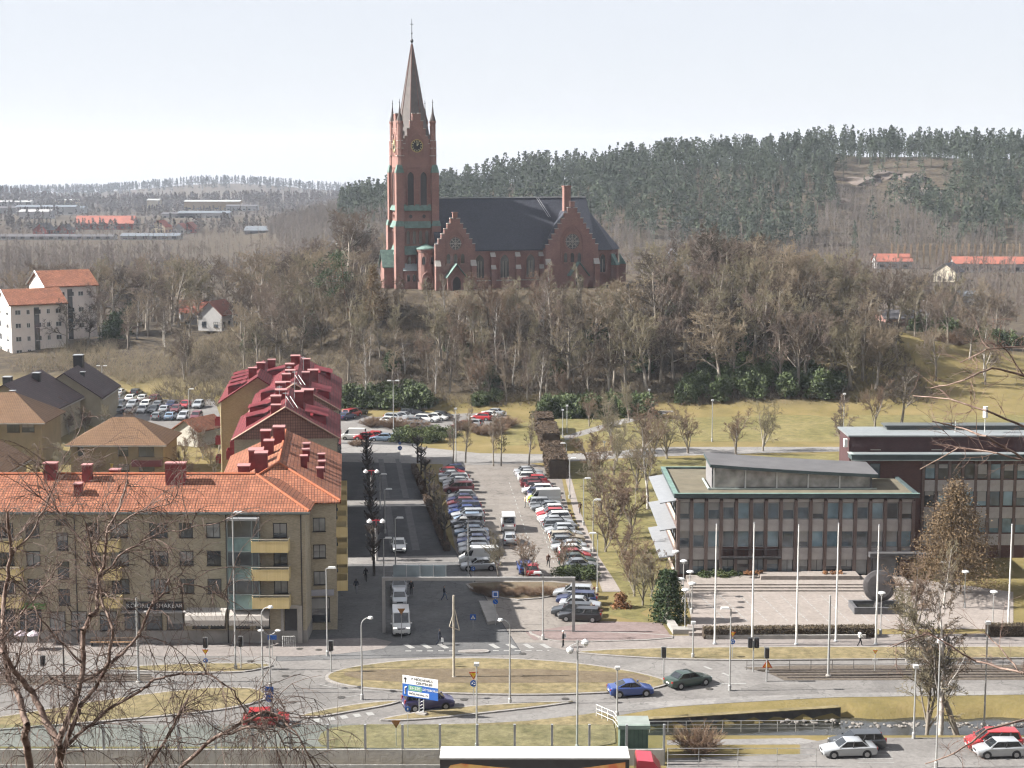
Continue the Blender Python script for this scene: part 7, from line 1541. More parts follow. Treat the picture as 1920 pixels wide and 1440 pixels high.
# guard rail
GR = thing('guard_rail', 'low steel guard rail along the highway at the bottom', 'rail', (0, 131.9, 0)); mb = MB(); mb.bx(-60, -2, -.04, .04, .55, .85); mb.build('rail_beam', mat('guard_steel', (.5, .49, .46), .5, .2, 2, metal=.3), GR); mb = MB(); mb.bx(-60, -2, 1.0, 1.06, .28, .48); mb.build('rail_beam', MATS['guard_steel'], GR)
gp = MB(); gp.box(0, .08, .42, .1, .1, .84); gp = gp.mesh('post', POLE)
for k in range(29): obj('post', gp, GR, (-59 + k * 2, 0, 0))
# kiosk
x, y = G(1187, 1440); x0 = AT(1162, 1420, 134.9).x; x1 = AT(1215, 1420, 134.9).x; zk = AT(1187, 1362, 134.9).z; o = thing('green_kiosk', 'green panelled utility kiosk with pale flat roof behind the barrier', 'kiosk', ((x0 + x1) / 2, 136.0, 0)); wk = x1 - x0
mb = MB(); mb.bx(-wk / 2, wk / 2, -1.1, 1.1, 0, zk); kb = mb.build('wall', mat('kiosk_green', (.16, .2, .16), .6, .12, 1), o); rb = (lambda m: (m.bx(-.02, .02, -.04, 0, .1, zk - .1), m.mesh('panel_rib', mat('kiosk_rib', (.10, .12, .10), .6, .1)))[1])(MB())
for k in range(7): obj('panel_rib', rb, kb, (-wk / 2 + .15 + k * (wk - .3) / 6, -1.1, 0))
mb = MB(); mb.bx(-wk / 2 - .15, wk / 2 + .15, -1.3, 1.25, zk, zk + .12); mb.bx(-wk / 2 - .16, wk / 2 + .16, -1.31, -1.25, zk - .2, zk - .002); mb.build('roof', mat('kiosk_roof', (.27, .3, .275), .7, .1), o)
# railings
def railing(name, label, pts, h, m, step=1.6, mesh=False, bars=2, z=0.0, group=None):
    o = thing(name, label, 'railing' if not mesh else 'fence', (*pts[0], z), 0, group); bx0, by0 = pts[0]; pm_ = MB(); pm_.tube((0, 0, 0), (0, 0, h), .035, n=6); pm_ = pm_.mesh('post', m); rl_ = MB()
    for a, b in zip(pts[:-1], pts[1:]):
        a, b = Vector(a), Vector(b); L = (b - a).length; n = max(1, round(L / step))
        for i in range(n + 1): q = a.lerp(b, i / n); obj('post', pm_, o, (q.x - bx0, q.y - by0, 0))
        for j in range(bars): zz = h * (1 - j / bars) - .02; rl_.tube((a.x - bx0, a.y - by0, zz), (b.x - bx0, b.y - by0, zz), .028, n=5)
    rl_.build('rail', m, o)
    return o
railing('white_railing', 'white railing at the left end of the stream wall', [G(1118, 1344), G(1150, 1358), G(1160, 1372)], 1.15, WHITE, .9, bars=3); railing('stream_fence', 'thin grey fence along the near stream bank', [G(1218, 1373), G(1560, 1371)], 1.0, POLE, 1.65, True, 3)
railing('tram_railing', 'dark bar fence between the tram tracks', [G(1400, 1256), G(1920, 1252), G(2100, 1251)], 1.0, mat('dark_rail', (.14, .13, .12), .6, .1), 2.1, True, 2); railing('yard_fence', 'thin wire fence posts beside the lower car park', [G(1252, 1438), G(1310, 1438), G(1530, 1438)], 1.6, POLE, 3.0, True, 3)
# little bridge at right
o = thing('footbridge', 'small white railed footbridge over the stream at the right edge', 'bridge', (56.5, 145.0, 0)); mb = MB(); mb.add([(-7, 3.4, -.1), (8, 3.4, .4), (8, 5.2, .4), (-7, 5.2, -.1), (-7, 3.4, -.4), (8, 3.4, 0), (8, 5.2, 0), (-7, 5.2, -.4)], [(0, 1, 2, 3), (0, 4, 5, 1), (1, 5, 6, 2), (2, 6, 7, 3), (3, 7, 4, 0), (7, 6, 5, 4)]); mb.build('deck', mat('bridge_deck', (.5, .48, .42), .8, .1), o)
mb = MB()
for s in (3.45, 5.15):
    for k in range(12): xx = -7 + k * 15 / 11; mb.tube((xx, s, -.1 + (xx + 7) / 30), (xx, s, 1.0 + (xx + 7) / 30), .035, n=5)
    mb.tube((-7, s, 1.0), (8, s, 1.5), .04, n=5); mb.tube((-7, s, .55), (8, s, 1.05), .03, n=5)
mb.build('railing', WHITE, o); mb = MB(); mb.bx(2.4, 10, -2.5, 2.8, -1.3, 1.1); mb.build('abutment', MATS['dark_concrete'], o)
# planter walls and steps at the plaza corner
mb = MB(); mb.bx(20.0, 36.5, 171.0, 171.35, 0, .45); pw_ = mb.build('planter_wall', CONC); tag(pw_, 'low concrete planter wall in front of the plaza hedge', 'wall'); mb = MB(); mb.prism([G(1243, 1160), G(1262, 1190), G(1300, 1190), G(1300, 1184), G(1272, 1184), G(1255, 1158)], 0, .55); q = mb.build('planter_wall', CONC); tag(q, 'angled concrete planter edge under the yew', 'wall')
mb = MB(); mb.bx(18.4, 20.2, 172.2, 174.6, .02, .34); q = mb.build('stone_steps', PLAZA); tag(q, 'two pale stone steps left of the plaza hedge', 'steps'); mb = MB(); mb.bx(18.4, 20.2, 173.3, 174.6, .34, .6); mb.build('upper_step', PLAZA, q)
# rocks on the stream bank
rr2 = random.Random(2); STONE = mat('bank_stone', (.23, .21, .19), .9, .3, 2, bump=.4); RK = []
for k in range(4):
    bm = bmesh.new(); bmesh.ops.create_icosphere(bm, subdivisions=1, radius=.5)
    for v in bm.verts: v.co *= rr2.uniform(.7, 1.15); v.co.z *= .7
    me = bpy.data.meshes.new('stone'); bm.to_mesh(me); bm.free(); me.materials.append(STONE); RK.append(me)
bank = tag(bpy.data.objects.new('stone_bank', None), 'loose pale stones heaped along the far stream bank', 'stones'); C.objects.link(bank); bank.location = (30, 146, 0)
for k in range(110):
    t = rr2.random(); x = 24 + 22 * t; lo = 1.3 * max(0, 1 - abs(t - .35) * 1.6); y = 145.6 + rr2.uniform(0, 1.4) + (.6 if x < 29 else 0); s = rr2.uniform(.18, .55)
    q = obj('stone', rr2.choice(RK), bank, (x - 30, y - 146, max(-.85, float(terrain(x, y)) - .0) + .05 + (rr2.uniform(0, .35) if x < 30 else 0)), rr2.uniform(0, 6)); q.scale = (s, s, s)
mh = MB().tube((0, 0, 0), (0, 0, .012), .36, n=14).mesh('manhole_cover', mat('cast_iron', (.06, .055, .05), .7, .2, 4))
for px, py in ((562, 1217), (598, 1219), (505, 1214), (548, 1317), (535, 1268), (1225, 1222), (640, 1308), (1330, 1292), (1060, 1311), (470, 1240), (980, 1226), (870, 1312)): x, y = G(px, py); tag(obj('manhole_cover', mh, None, (x, y, .032)), 'x', 'manhole', 'manhole covers around the junction')
# terrace planters
for k, (px, n_) in enumerate(((1405, 3), (1555, 3))):
    x, y = G(px, 1083, .95)
    for i in range(n_): o = shrub(leaf_mesh('foliage', 200 + k * 5 + i, 160, .08, clumps(6, .5, .35, .35, .2), COPPERL), x + i * .75, 195.3, 1.0, ['rust coloured heather clump on the left of the entrance platform', 'rust coloured heather clump on the right of the entrance platform'][k], ['left heather clumps', 'right heather clumps'][k], 'heather_clump', z=.95)
# ---------------------------------------------------------------- people
SKIN = mat('skin', (.5, .33, .25), .6, .05); HAIR = mat('hair', (.05, .035, .025), .8, .2)
def person(px, yb, label, top, legs, pose='walk', face=0.0, extra=None, hat=None, z=0.0, h=1.75):
    x, y = G(px, yb, z); k = h / 1.75; o = thing('person', label, 'person', (x, y, z + .02), face)
    st = .34 if pose == 'walk' else .07
    J = dict(pel=(0, 0, .95), che=(0, 0, 1.32), nec=(0, 0, 1.47), hea=(.02, 0, 1.60), top=(.01, 0, 1.72),
             hl=(0, .09, .9), kl=(st * .62, .1, .50), al=(st * .85, .1, .08), tl=(st * .85 + .16, .1, .05), hr=(0, -.09, .9), kr=(-st * .25, -.1, .48), ar=(-st * 1.05, -.1, .12), tr=(-st * 1.05 + .15, -.1, .05),
             sl=(0, .19, 1.40), el=(-st * .35, .24, 1.13), wl=(-st * .1 + .02, .25, .90), fl=(-st * .0 + .05, .25, .80), sr=(0, -.19, 1.40), er=(st * .2, -.24, 1.13), wr=(st * .75, -.24, .94), fr=(st * .95, -.24, .86))
    RAD = dict(pel=(.15, .12), che=(.165, .12), nec=(.06, .06), hea=(.085, .105), top=(.06, .075), hl=(.095, .09), kl=(.065, .06), al=(.048, .045), tl=(.04, .035), hr=(.095, .09), kr=(.065, .06), ar=(.048, .045), tr=(.04, .035), sl=(.075, .07), el=(.05, .05), wl=(.036, .04), fl=(.025, .045), sr=(.075, .07), er=(.05, .05), wr=(.036, .04), fr=(.025, .045))
    ed = [('pel', 'che'), ('che', 'nec'), ('nec', 'hea'), ('hea', 'top'), ('pel', 'hl'), ('hl', 'kl'), ('kl', 'al'), ('al', 'tl'), ('pel', 'hr'), ('hr', 'kr'), ('kr', 'ar'), ('ar', 'tr'), ('che', 'sl'), ('sl', 'el'), ('el', 'wl'), ('wl', 'fl'), ('che', 'sr'), ('sr', 'er'), ('er', 'wr'), ('wr', 'fr')]
    names = list(J); me = bpy.data.meshes.new('body'); me.from_pydata([J[n] for n in names], [(names.index(a), names.index(b)) for a, b in ed], [])
    t = bpy.data.objects.new('tmp', me); sk = t.modifiers.new('skin', 'SKIN'); sk.use_smooth_shade = True
    for i, n in enumerate(names): t.data.skin_vertices[0].data[i].radius = RAD[n]; t.data.skin_vertices[0].data[i].use_root = n == 'pel'
    ss_ = t.modifiers.new('sub', 'SUBSURF'); ss_.levels = 1; ss_.render_levels = 1
    bme = to_mesh_once(t)
    bme.name = 'body'; bme.materials.clear(); tm = mat('cloth_' + str(top), top, .9, .1, 3); lm = mat('cloth_' + str(legs), legs, .9, .1, 3); sh = mat('shoe', (.02, .02, .02), .7, .05)
    for m in (tm, lm, SKIN, HAIR, sh): bme.materials.append(m)
    for p in bme.polygons:
        c = p.center; hand = (abs(c.y) > .2 and c.z < .93)
        p.material_index = 2 if hand else 4 if c.z < .1 else 1 if c.z < .92 and abs(c.y) < .21 else 0 if c.z < 1.49 else (3 if (c.z > 1.66 or c.x < .0) else 2)
    b = obj('body', bme, o); o.scale = (k, k, k)
    if hat: mb = MB(); mb.lathe([(.115, 1.64), (.12, 1.70), (.08, 1.77), (.01, 1.79)], 10, (.01, 0, 0)); mb.build('hat', mat('hat_' + str(hat), hat, .9, .1), o)
    if extra == 'pack': mb = MB(); mb.box(-.2, 0, 1.25, .16, .3, .42, taper=.85); mb.build('backpack', mat('pack_white', (.6, .6, .6), .8, .1), o)
    if extra == 'bag': mb = MB(); mb.box(.3, -.26, .62, .3, .12, .4, taper=.8); mb.build('shopping_bag', SWHITE, o)
    return o
NAVY_, BLK, JEANS, WHT, BRN = (.02, .025, .04), (.015, .015, .017), (.06, .09, .16), (.7, .7, .68), (.1, .05, .03)
person(1056, 1214, 'person in black with white backpack and white hat on the right pavement', BLK, BLK, 'stand', R(180), 'pack', (.75, .73, .7))
person(824, 1210, 'person in dark clothes with white bag on the crossing', NAVY_, NAVY_, 'walk', 0, 'bag'); person(833, 1126, 'person in dark jacket and jeans crossing the shaded street', NAVY_, JEANS, 'walk', 0)
person(771, 1116, 'person in black beside the queue of cars', BLK, BLK, 'stand', R(-90)); person(686, 1091, 'person in black walking up the shaded promenade', BLK, BLK, 'walk', R(90)); person(668, 1113, 'person in dark coat with pale bag near the shop wall', NAVY_, (.2, .2, .22), 'walk', R(80))
person(1612, 1212, 'person in white coat and dark trousers by the plaza hedge', WHT, BLK, 'walk', R(20)); person(1028, 1064, 'person in brown jacket between parked cars', BRN, BLK, 'walk', R(-80)); person(1088, 964, 'person in dark brown coat on the footway', BRN, BLK, 'stand', R(90)); person(985, 952, 'person in pale clothes beside the green load in the car park', (.5, .4, .3), (.2, .2, .2), 'stand', R(200))
x, y = G(996, 948); bm = MB(); bm.lathe([(.1, .1), (.45, .3), (.62, .8), (.52, 1.25), (.2, 1.5), (.02, 1.55)], 14); q = bm.build('green_bundle', mat('lime_green', (.28, .36, .05), .8, .15, 1), None, (x, y, 0), smooth=True); tag(q, 'rounded lime green bundle standing beside the parked cars', 'bundle')
# cafe tables and bench by the shop wall at the left
for i, px in enumerate((1, 47)): pass
for i, px in enumerate((40, 64)):
    x, y = G(px, 1218); o = thing('parasol', ['small pink white parasol nearest the left tree', 'second small pink white parasol by the shop'][i], 'parasol', (x, y, 0), 0, 'small parasols'); mb = MB(); mb.tube((0, 0, 0), (0, 0, 2.0), .025, n=6); mb.build('pole', POLE, o); mb = MB(); mb.lathe([(.65, 1.55), (.55, 1.72), (.04, 2.0)], 10); mb.build('canopy', mat('parasol_cloth', (.7, .6, .65), .8, .05), o)
x, y = G(210, 1212); o = thing('bench', 'long brown slatted bench on the left pavement', 'bench', (x, y, 0)); sl2 = (lambda m: (m.bx(-2.2, 2.2, -.05, .05, -.02, .02), m.mesh('slat', mat('bench_wood', (.25, .15, .08), .8, .2, 3)))[1])(MB())
for j in range(4): obj('slat', sl2, o, (0, -.2 + j * .13, .45))
for j in range(2): obj('slat', sl2, o, (0, .32, .65 + j * .14))
mb = MB(); [mb.bx(q - .04, q + .04, -.25, .33, 0, .43) for q in (-2, 0, 2)]; mb.build('leg', BLACKM, o)
# ---------------------------------------------------------------- far buildings
WW = mat('white_wall', (.42, .41, .40), .9, .08, .4); RW = mat('falu_red', (.22, .045, .035), .9, .1, .5); GREYW = mat('grey_wall', (.35, .35, .34), .9, .1, .4); FRT = mat('far_red_tiles', (.33, .115, .08), .9, .15, .2); GREYRF = mat('pale_metal_roof', (.15, .17, .19), .6, .1, .2); BEIGE = mat('beige_wall', (.5, .43, .32), .9, .08, .4); DKRF = mat('far_dark_roof', (.09, .085, .09), .8, .1, .3)
def far_house(name, label, px, py, z, w, d, h, rise, wm, rm, rz=0.0, wins=4, group=None, cat='house', storeys=1):
    if z is None:
        x, y = G(px, py, 0)
        for _ in range(6): z = float(terrain(x, y)); x, y = G(px, py, z)
    else: x, y = G(px, py, z)
    ws = [(-w / 2 + (i + .5) * w / wins, 1.6 + k * 3.0, w / wins * .42, 1.4) for i in range(wins) for k in range(storeys)]
    return slab_house(name, label, x, y, z, rz, w, d, h, rise, wm, rm, (False, False), .5, wins=ws, side_wins=((-d / 4, 1.6, 1.2, 1.4), (d / 4, 1.6, 1.2, 1.4)), cat=cat, gutter=False, group=group)
far_house('white_house', 'white gabled house with red roof among the bare trees', 408, 618, None, 7.4, 6.6, 4.2, 3.0, WW, mat('old_red_tiles', (.24, .1, .075), .9, .15, .2), R(70), 3); far_house('white_house', 'small white house half hidden left of the gabled one', 362, 610, None, 7, 6, 4.0, 2.6, WW, FRT, R(15), 2)
far_house('long_red_roof_hall', 'long low hall with bright red roof in the far valley', 200, 430, 0, 41, 14, 4.5, 5, RW, FRT, 0, 8, cat='hall'); far_house('dark_red_cottage', 'small dark red cottage left of the long red hall', 84, 440, 0, 14, 10, 3.5, 4, RW, DKRF, R(80), 2); far_house('dark_red_cottage', 'small dark red cottage nearest the long red hall', 122, 439, 0, 11, 9, 3.2, 3.5, RW, DKRF, R(80), 2)
far_house('cream_house', 'cream gabled house right of the long red hall', 303, 437, 0, 13, 10, 4.5, 4, BEIGE, FRT, R(80), 2); far_house('red_cottage', 'row cottage with red roof beside the cream house', 340, 438, 0, 12, 9, 3, 4, WW, FRT, R(85), 2); far_house('red_cottage', 'second row cottage with red roof beside the cream house', 357, 436, 0, 12, 9, 3, 4, RW, FRT, R(85), 2)
far_house('greenhouse', 'long pale glasshouse roofs across the far left', 110, 449, 0, 70, 14, 2.0, 1.2, GREYW, DKRF, 0, 12, cat='glasshouse'); far_house('greenhouse', 'pale glasshouse roofs right of the longest glasshouse', 285, 449, 0, 36, 14, 2.4, 1.4, GREYW, GREYRF, 0, 6, cat='glasshouse'); far_house('barn', 'dark roofed barn before the valley woods', 493, 440, 0, 22, 10, 3, 2.5, DKRF, GREYRF, R(-6), 3, cat='barn')
for i, (px, py, w, h, wm, rm, lab) in enumerate(((90, 402, 55, 7, WW, GREYRF, 'white factory hall in the far valley'), (70, 412, 26, 7, WW, WW, 'low white shed below the factory hall'), (20, 400, 34, 5, GREYW, DKRF, 'grey industrial hall at the far left edge'), (130, 400, 30, 5, WW, GREYRF, 'small white hall right of the factory'), (30, 388, 40, 6, WW, GREYW, 'distant white block above the grey hall'), (125, 385, 30, 6, BEIGE, GREYW, 'distant cream block in the valley'), (290, 390, 14, 9, BEIGE, GREYW, 'distant cream tower house'), (400, 393, 62, 9, mat('ochre_far', (.36, .27, .16), .9, .1), GREYW, 'long ochre block below the valley wood'), (455, 395, 34, 5, GREYW, DKRF, 'low grey sheds right of the ochre block'), (340, 410, 30, 4, WW, DKRF, 'cluster hall of white sheds in mid valley'), (385, 410, 44, 5, WW, GREYRF, 'bright white shed in mid valley'))):
    far_house('far_hall', lab, px, py, -1 if py > 395 else -6, w, 16, h, 1.5, wm, rm, 0, 6, cat='building')
# right
far_house('terraced_houses', 'row of red roofed houses along the right edge', 1880, 510, None, 44, 9, 4.0, 2.6, WW, FRT, R(-4), 12, cat='houses'); far_house('red_roof_house', 'red roofed house left of the terraced row', 1672, 503, None, 16, 10, 3.5, 3, WW, FRT, 0, 3); far_house('white_gable_house', 'cream gabled house with dark roof at the right', 1778, 527, None, 11, 9, 4.0, 3.4, mat('cream_wall', (.6, .54, .42), .9, .05), DKRF, R(60), 2)
far_house('low_brick_hall', 'low brick hall with dark roof behind the far right lawn', 1700, 617, None, 14, 10, 3.2, 1.6, RBRICK, DKRF, R(4), 3, cat='hall'); far_house('white_hall', 'white flat hall right of the low brick hall', 1790, 580, None, 20, 12, 5, 1.0, WW, GREYRF, R(-5), 4, cat='hall'); far_house('white_gable_house', 'small white gable peeping through the wood right of the apse', 1262, 497, None, 8, 8, 3.5, 4.5, WW, DKRF, R(88), 2); far_house('red_roof_house', 'red roofed house edge seen just beyond the apse', 1180, 452, None, 14, 9, 4, 2.5, WW, FRT, 0, 3)
# stone wall on the hill at left
x0, y0 = -52., 398.; o = tag(bpy.data.objects.new('stone_wall', None), 'dry stone wall half way up the slope left of the church', 'wall'); C.objects.link(o); o.location = (x0, y0 - 14, float(terrain(x0, y0 - 14))); rw_ = random.Random(8)
for i in range(110):
    s = rw_.uniform(.35, .8); q = obj('stone', rw_.choice(RK), o, (-7 + 16 * rw_.random(), rw_.uniform(-.6, .6), rw_.uniform(-.3, 2.6)), rw_.uniform(0, 6)); q.scale = (s * 1.5, s, s)
# ---------------------------------------------------------------- the wooded hill: pines on top, bare birches below
PINEF = mat('far_pine', (.045, .062, .042), .9, .25, .045, col2=(.078, .098, .06)); BAREF = mat('far_bare', (.12, .102, .088), .95, .2, .03, col2=(.2, .172, .15))
def far_pine_proto(seed, nl=105, ls=.42):
    rng = np.random.default_rng(seed); H = 14.; P, Sz = [], []
    tall = rng.random() < .5
    for i in range(nl):
        u = rng.random(); z = H * (.33 + .67 * u) if not tall else H * (.2 + .8 * u); r = (2.6 * (1 - u) ** .55 + .25) * math.sqrt(rng.random()) if not tall else (2.2 * (1 - u) + .12) * math.sqrt(rng.random()); t = rng.random() * 6.28
        P.append((r * math.cos(t), r * math.sin(t), z)); 
    P = np.array(P); V_, F_ = leaf_cloud(rng, len(P), ls, lambda r_, k: P)
    Vt, Ft = tubes([(0, 0, -1, 0, 0, H * .9, .22, .06)], 3)
    return np.concatenate([V_, Vt]), np.concatenate([F_, Ft + len(V_)])
def far_bare_proto(seed, nb_=15, fat=1.35, kk=1):
    rng = np.random.default_rng(seed); segs = [(0, 0, -1, 0, 0, 9, .14, .05)]
    for i in range(nb_):
        z = 2.2 + 7 * rng.random(); t = rng.random() * 6.28; L = 2.6 * (1 - .06 * z) * (.5 + .6 * rng.random()); e = (math.cos(t) * L * .62, math.sin(t) * L * .62, z + L * .85); segs.append((0, 0, z, *e, .07 * fat, .03 * fat))
        for _ in range(kk): q = np.array(e) * .75 + np.array([0, 0, z * .25]) + rng.normal(0, .15, 3); f = q + rng.normal(0, .75, 3) + np.array([0, 0, .6]); segs.append((*q, *f, .05 * fat, .03 * fat))
    return tubes(segs, 3)
FP = [far_pine_proto(i) for i in range(6)]; FB = [far_bare_proto(50 + i) for i in range(5)]; FD = [far_bare_proto(80 + i, 10, 1.7) for i in range(5)]; FC = [far_bare_proto(60 + i, 7, 2.6) for i in range(4)]; FQ = [far_pine_proto(70 + i, 36, .9) for i in range(3)]
def scatter(name, protos, pts, hs, m, seed, label, cat):
    rng = np.random.default_rng(seed); Vs, Fs = [], []; o = 0; pa = np.array(pts); zs = terrain(pa[:, 0], pa[:, 1])
    for (x, y), h, z in zip(pts, hs, zs):
        V_, F_ = protos[rng.integers(len(protos))]; a = rng.random() * 6.28; c, s = math.cos(a), math.sin(a)
        W_ = np.stack([V_[:, 0] * c - V_[:, 1] * s, V_[:, 0] * s + V_[:, 1] * c, V_[:, 2]], 1) * h + np.array([x, y, z]); Vs.append(W_); Fs.append(F_ + o); o += len(W_)
    return tag(obj(name, np_mesh(name, np.concatenate(Vs), np.concatenate(Fs), m)), label, cat, kind='stuff')
rng = np.random.default_rng(77); pts, bare = [], []
for _ in range(13000):
    y = 800 + 310 * rng.random() ** .8; px = rng.uniform(440, 2060); x = (px - 960) / 3200 * y; h = float(terrain(x, y)); k = (y - 800) / 300
    rock = 1560 < px < 1780 and 935 < y < 1035
    lim = .24 + .22 * (vnoise(x, y, 60, 9) - .5) * 2 + (.25 if px < 1000 else 0) + (.10 if 1560 < px < 1800 else 0)
    if h < 2: continue
    if rock and rng.random() < .86: continue
    (pts if (k > lim or rng.random() < .05) and px > 640 else bare).append((x, y))
pts = pts[:2350]; bare = bare[:1600]
scatter('pine_forest', FP, pts, rng.uniform(.7, 1.45, len(pts)), PINEF, 1, 'dark pine forest covering the top of the far hill', 'forest')
scatter('birch_wood', FB, bare, rng.uniform(.8, 1.3, len(bare)), BAREF, 2, 'bare greyish birch wood on the lower far hillside', 'wood')
# pines that stand out on the skyline
fm = [np_mesh('crown', *FP[i], PINEF) for i in range(4)]
for k in range(56):
    px = 830 + k * 20.2 + rnd.uniform(-7, 7); y = 1066 + rnd.uniform(-8, 8); x = (px - 960) / 3200 * y; o = obj('pine_tree', fm[k % 4], None, (x, y, float(terrain(x, y)))); s = rnd.uniform(.9, 1.35) if px > 1080 else rnd.uniform(.6, 1.1); o.scale = (s * .9, s * .9, s); o.rotation_euler = (0, 0, rnd.uniform(0, 6)); tag(o, 'dark pine standing out on the skyline of the far hill', 'tree', 'pines on the skyline')
# poplar row at far right
for k in range(22):
    px = 1672 + k * 12; x, y = G(px, 478 + (k % 2), 6); o = obj('poplar_tree', bpy.data.meshes.get('poplar') or (lambda: np_mesh('poplar', *tubes([(0, 0, -1, 0, 0, 11, .16, .04)] + [(0, 0, z, .55 * math.cos(z * 5), .55 * math.sin(z * 5), z + 2.2, .10, .04) for z in np.arange(1, 9.5, .12)], 3), mat('poplar_twigs', (.26, .19, .12), .95, .1)))(), None, (x, y, float(terrain(x, y))), k); tag(o, 'slim pale poplar in the straight row below the far hill', 'tree', 'poplar row')
# rock outcrop
OUT = mat('granite_outcrop', (.17, .135, .115), .95, .3, .12, col2=(.11, .092, .075), bump=.5)
for i, (px, y, s) in enumerate(((1610, 990, 13), (1655, 1000, 11), (1700, 990, 9), (1730, 965, 8), (1570, 940, 6), (1690, 950, 7))):
    bm = bmesh.new(); bmesh.ops.create_icosphere(bm, subdivisions=3, radius=1); rs = np.random.default_rng(i)
    for v in bm.verts: n_ = float(vnoise(v.co.x * 10 + i * 7, v.co.z * 10 + v.co.y * 7, 4, i)); v.co *= .75 + .5 * n_
    me = bpy.data.meshes.new('rock'); bm.to_mesh(me); bm.free(); me.materials.append(OUT); x = (px - 960) / 3200 * y; o = obj('rock_outcrop', me, None, (x, y, float(terrain(x, y)) - s * .2), i); o.scale = (s * 1.2, s, s * .42); tag(o, f'{["broad pinkish", "highest", "middle grey", "right hand", "small left", "small right"][i]} bare rock face on the far hillside', 'rock')
# woods in the valley and on the far ridges
vp, vh = [], []
for _ in range(2450):
    y = rng.uniform(460, 860); px = rng.uniform(-60, 760); x = (px - 960) / 3200 * y
    if float(vnoise(x, y, 45, 14)) > .25: vp.append((x, y)); vh.append(rng.uniform(.7, 1.15))
for _ in range(620):
    y = rng.uniform(860, 1210); px = rng.uniform(-60, 560); x = (px - 960) / 3200 * y
    vp.append((x, y)); vh.append(rng.uniform(.4, .75))
for _ in range(1450):
    y = rng.uniform(500, 840); px = rng.uniform(1080, 2050); x = (px - 960) / 3200 * y
    if vnoise(x, y, 45, 15) > .22: vp.append((x, y)); vh.append(rng.uniform(.6, 1.1))
scatter('valley_wood', FD, vp, vh, mat('valley_twigs', (.11, .088, .076), .95, .2, .02, col2=(.175, .14, .118)), 3, 'purplish bare woodland filling the valley', 'wood')
vp, vh = [], []
for _ in range(1500):
    y = rng.uniform(1100, 1900); px = rng.uniform(-60, 700); x = (px - 960) / 3200 * y
    if vnoise(x, y, 110, 16) > .56: vp.append((x, y)); vh.append(rng.uniform(.45, .75))
for _ in range(1500):
    y = rng.uniform(1950, 2240); px = rng.uniform(-80, 720); x = (px - 960) / 3200 * y; vp.append((x, y)); vh.append(rng.uniform(.7, 1.1))
scatter('far_wood', FQ + FC[:1], vp, vh, mat('far_ridge_wood', (.10, .088, .08), .95, .2, .01, col2=(.135, .118, .105)), 4, 'dim bare woods on the far left ridge', 'wood')
vp, vh = [], []
for _ in range(900): y = rng.uniform(3250, 3560); px = rng.uniform(-80, 760); x = (px - 960) / 3200 * y; vp.append((x, y)); vh.append(rng.uniform(.9, 1.3))
scatter('distant_wood', FQ, vp, vh, mat('distant_wood', (.06, .07, .06), .95, .2, .01), 5, 'bluish distant wooded ridge on the horizon', 'wood')
# ---------------------------------------------------------------- foreground birch (left) and twigs (right), near the camera
NEARB = mat('near_birch_bark', (.10, .055, .043), .75, .4, 9, col2=(.34, .25, .2)); NEART = mat('near_birch_twigs', (.07, .046, .038), .8, .3, 12, col2=(.22, .15, .12))
STARTS = []
def near_tree(name, label, limbs, depth, seed, twig, trunk_base, droop, scale=1.0):
    rng = np.random.default_rng(seed); big, small, laid = [], [], []
    for li, (pts, w0, w1, dy) in enumerate(limbs):
        P = [np.array(AT(x, y, depth + dy + .25 * math.sin(i * 1.7 + li))) for i, (x, y) in enumerate(pts)]; n = len(P); r = [(w0 + (w1 - w0) * i / (n - 1)) * 1.15 / 2 / 3200 * depth for i in range(n)]
        if pts[0][1] > 1600 or pts[0][0] > 2100: STARTS.append(tuple(P[0]))
        else:
            j_ = min(laid, key=lambda q_: (q_[0][0] - pts[0][0]) ** 2 + (q_[0][1] - pts[0][1]) ** 2)[1]; P = [j_ if i_ == 0 else q_ * (i_ / (n - 1)) + (j_ + (np.array(AT(*pts[i_], j_[1])) - j_)) * (1 - i_ / (n - 1)) for i_, q_ in enumerate(P)]
        for i_ in range(n - 1):
            for f_ in np.linspace(0, 1, 9): laid.append(((pts[i_][0] + (pts[i_ + 1][0] - pts[i_][0]) * f_, pts[i_][1] + (pts[i_ + 1][1] - pts[i_][1]) * f_), P[i_] * (1 - f_) + P[i_ + 1] * f_))
        for i in range(n - 1):
            m = 4; a, b = P[i], P[i + 1]; prev = a
            for k in range(1, m + 1):
                q = a + (b - a) * k / m + (rng.normal(0, .012, 3) * scale if k < m else 0); big.append((*prev, *q, r[i] + (r[i + 1] - r[i]) * (k - 1) / m, r[i] + (r[i + 1] - r[i]) * k / m)); prev = q
        L = sum(np.linalg.norm(P[i + 1] - P[i]) for i in range(n - 1)); cnt_ = int(L * twig)
        for k in range(cnt_):
            t = rng.random() ** .8 * (n - 1); i = min(n - 2, int(t)); f = t - i; p = P[i] * (1 - f) + P[i + 1] * f; d = (P[i + 1] - P[i]); d /= np.linalg.norm(d); d = d * .5 + rng.normal(0, .7, 3) + np.array([0, 0, .25]); d /= np.linalg.norm(d)
            LL = (.35 + 1.0 * rng.random()) * scale; rr = .0085 * scale * (.6 + .6 * rng.random()); sub(rng, p, d, LL, rr, 0, small, droop, scale)
    tb = np.array(trunk_base)
    return big, small
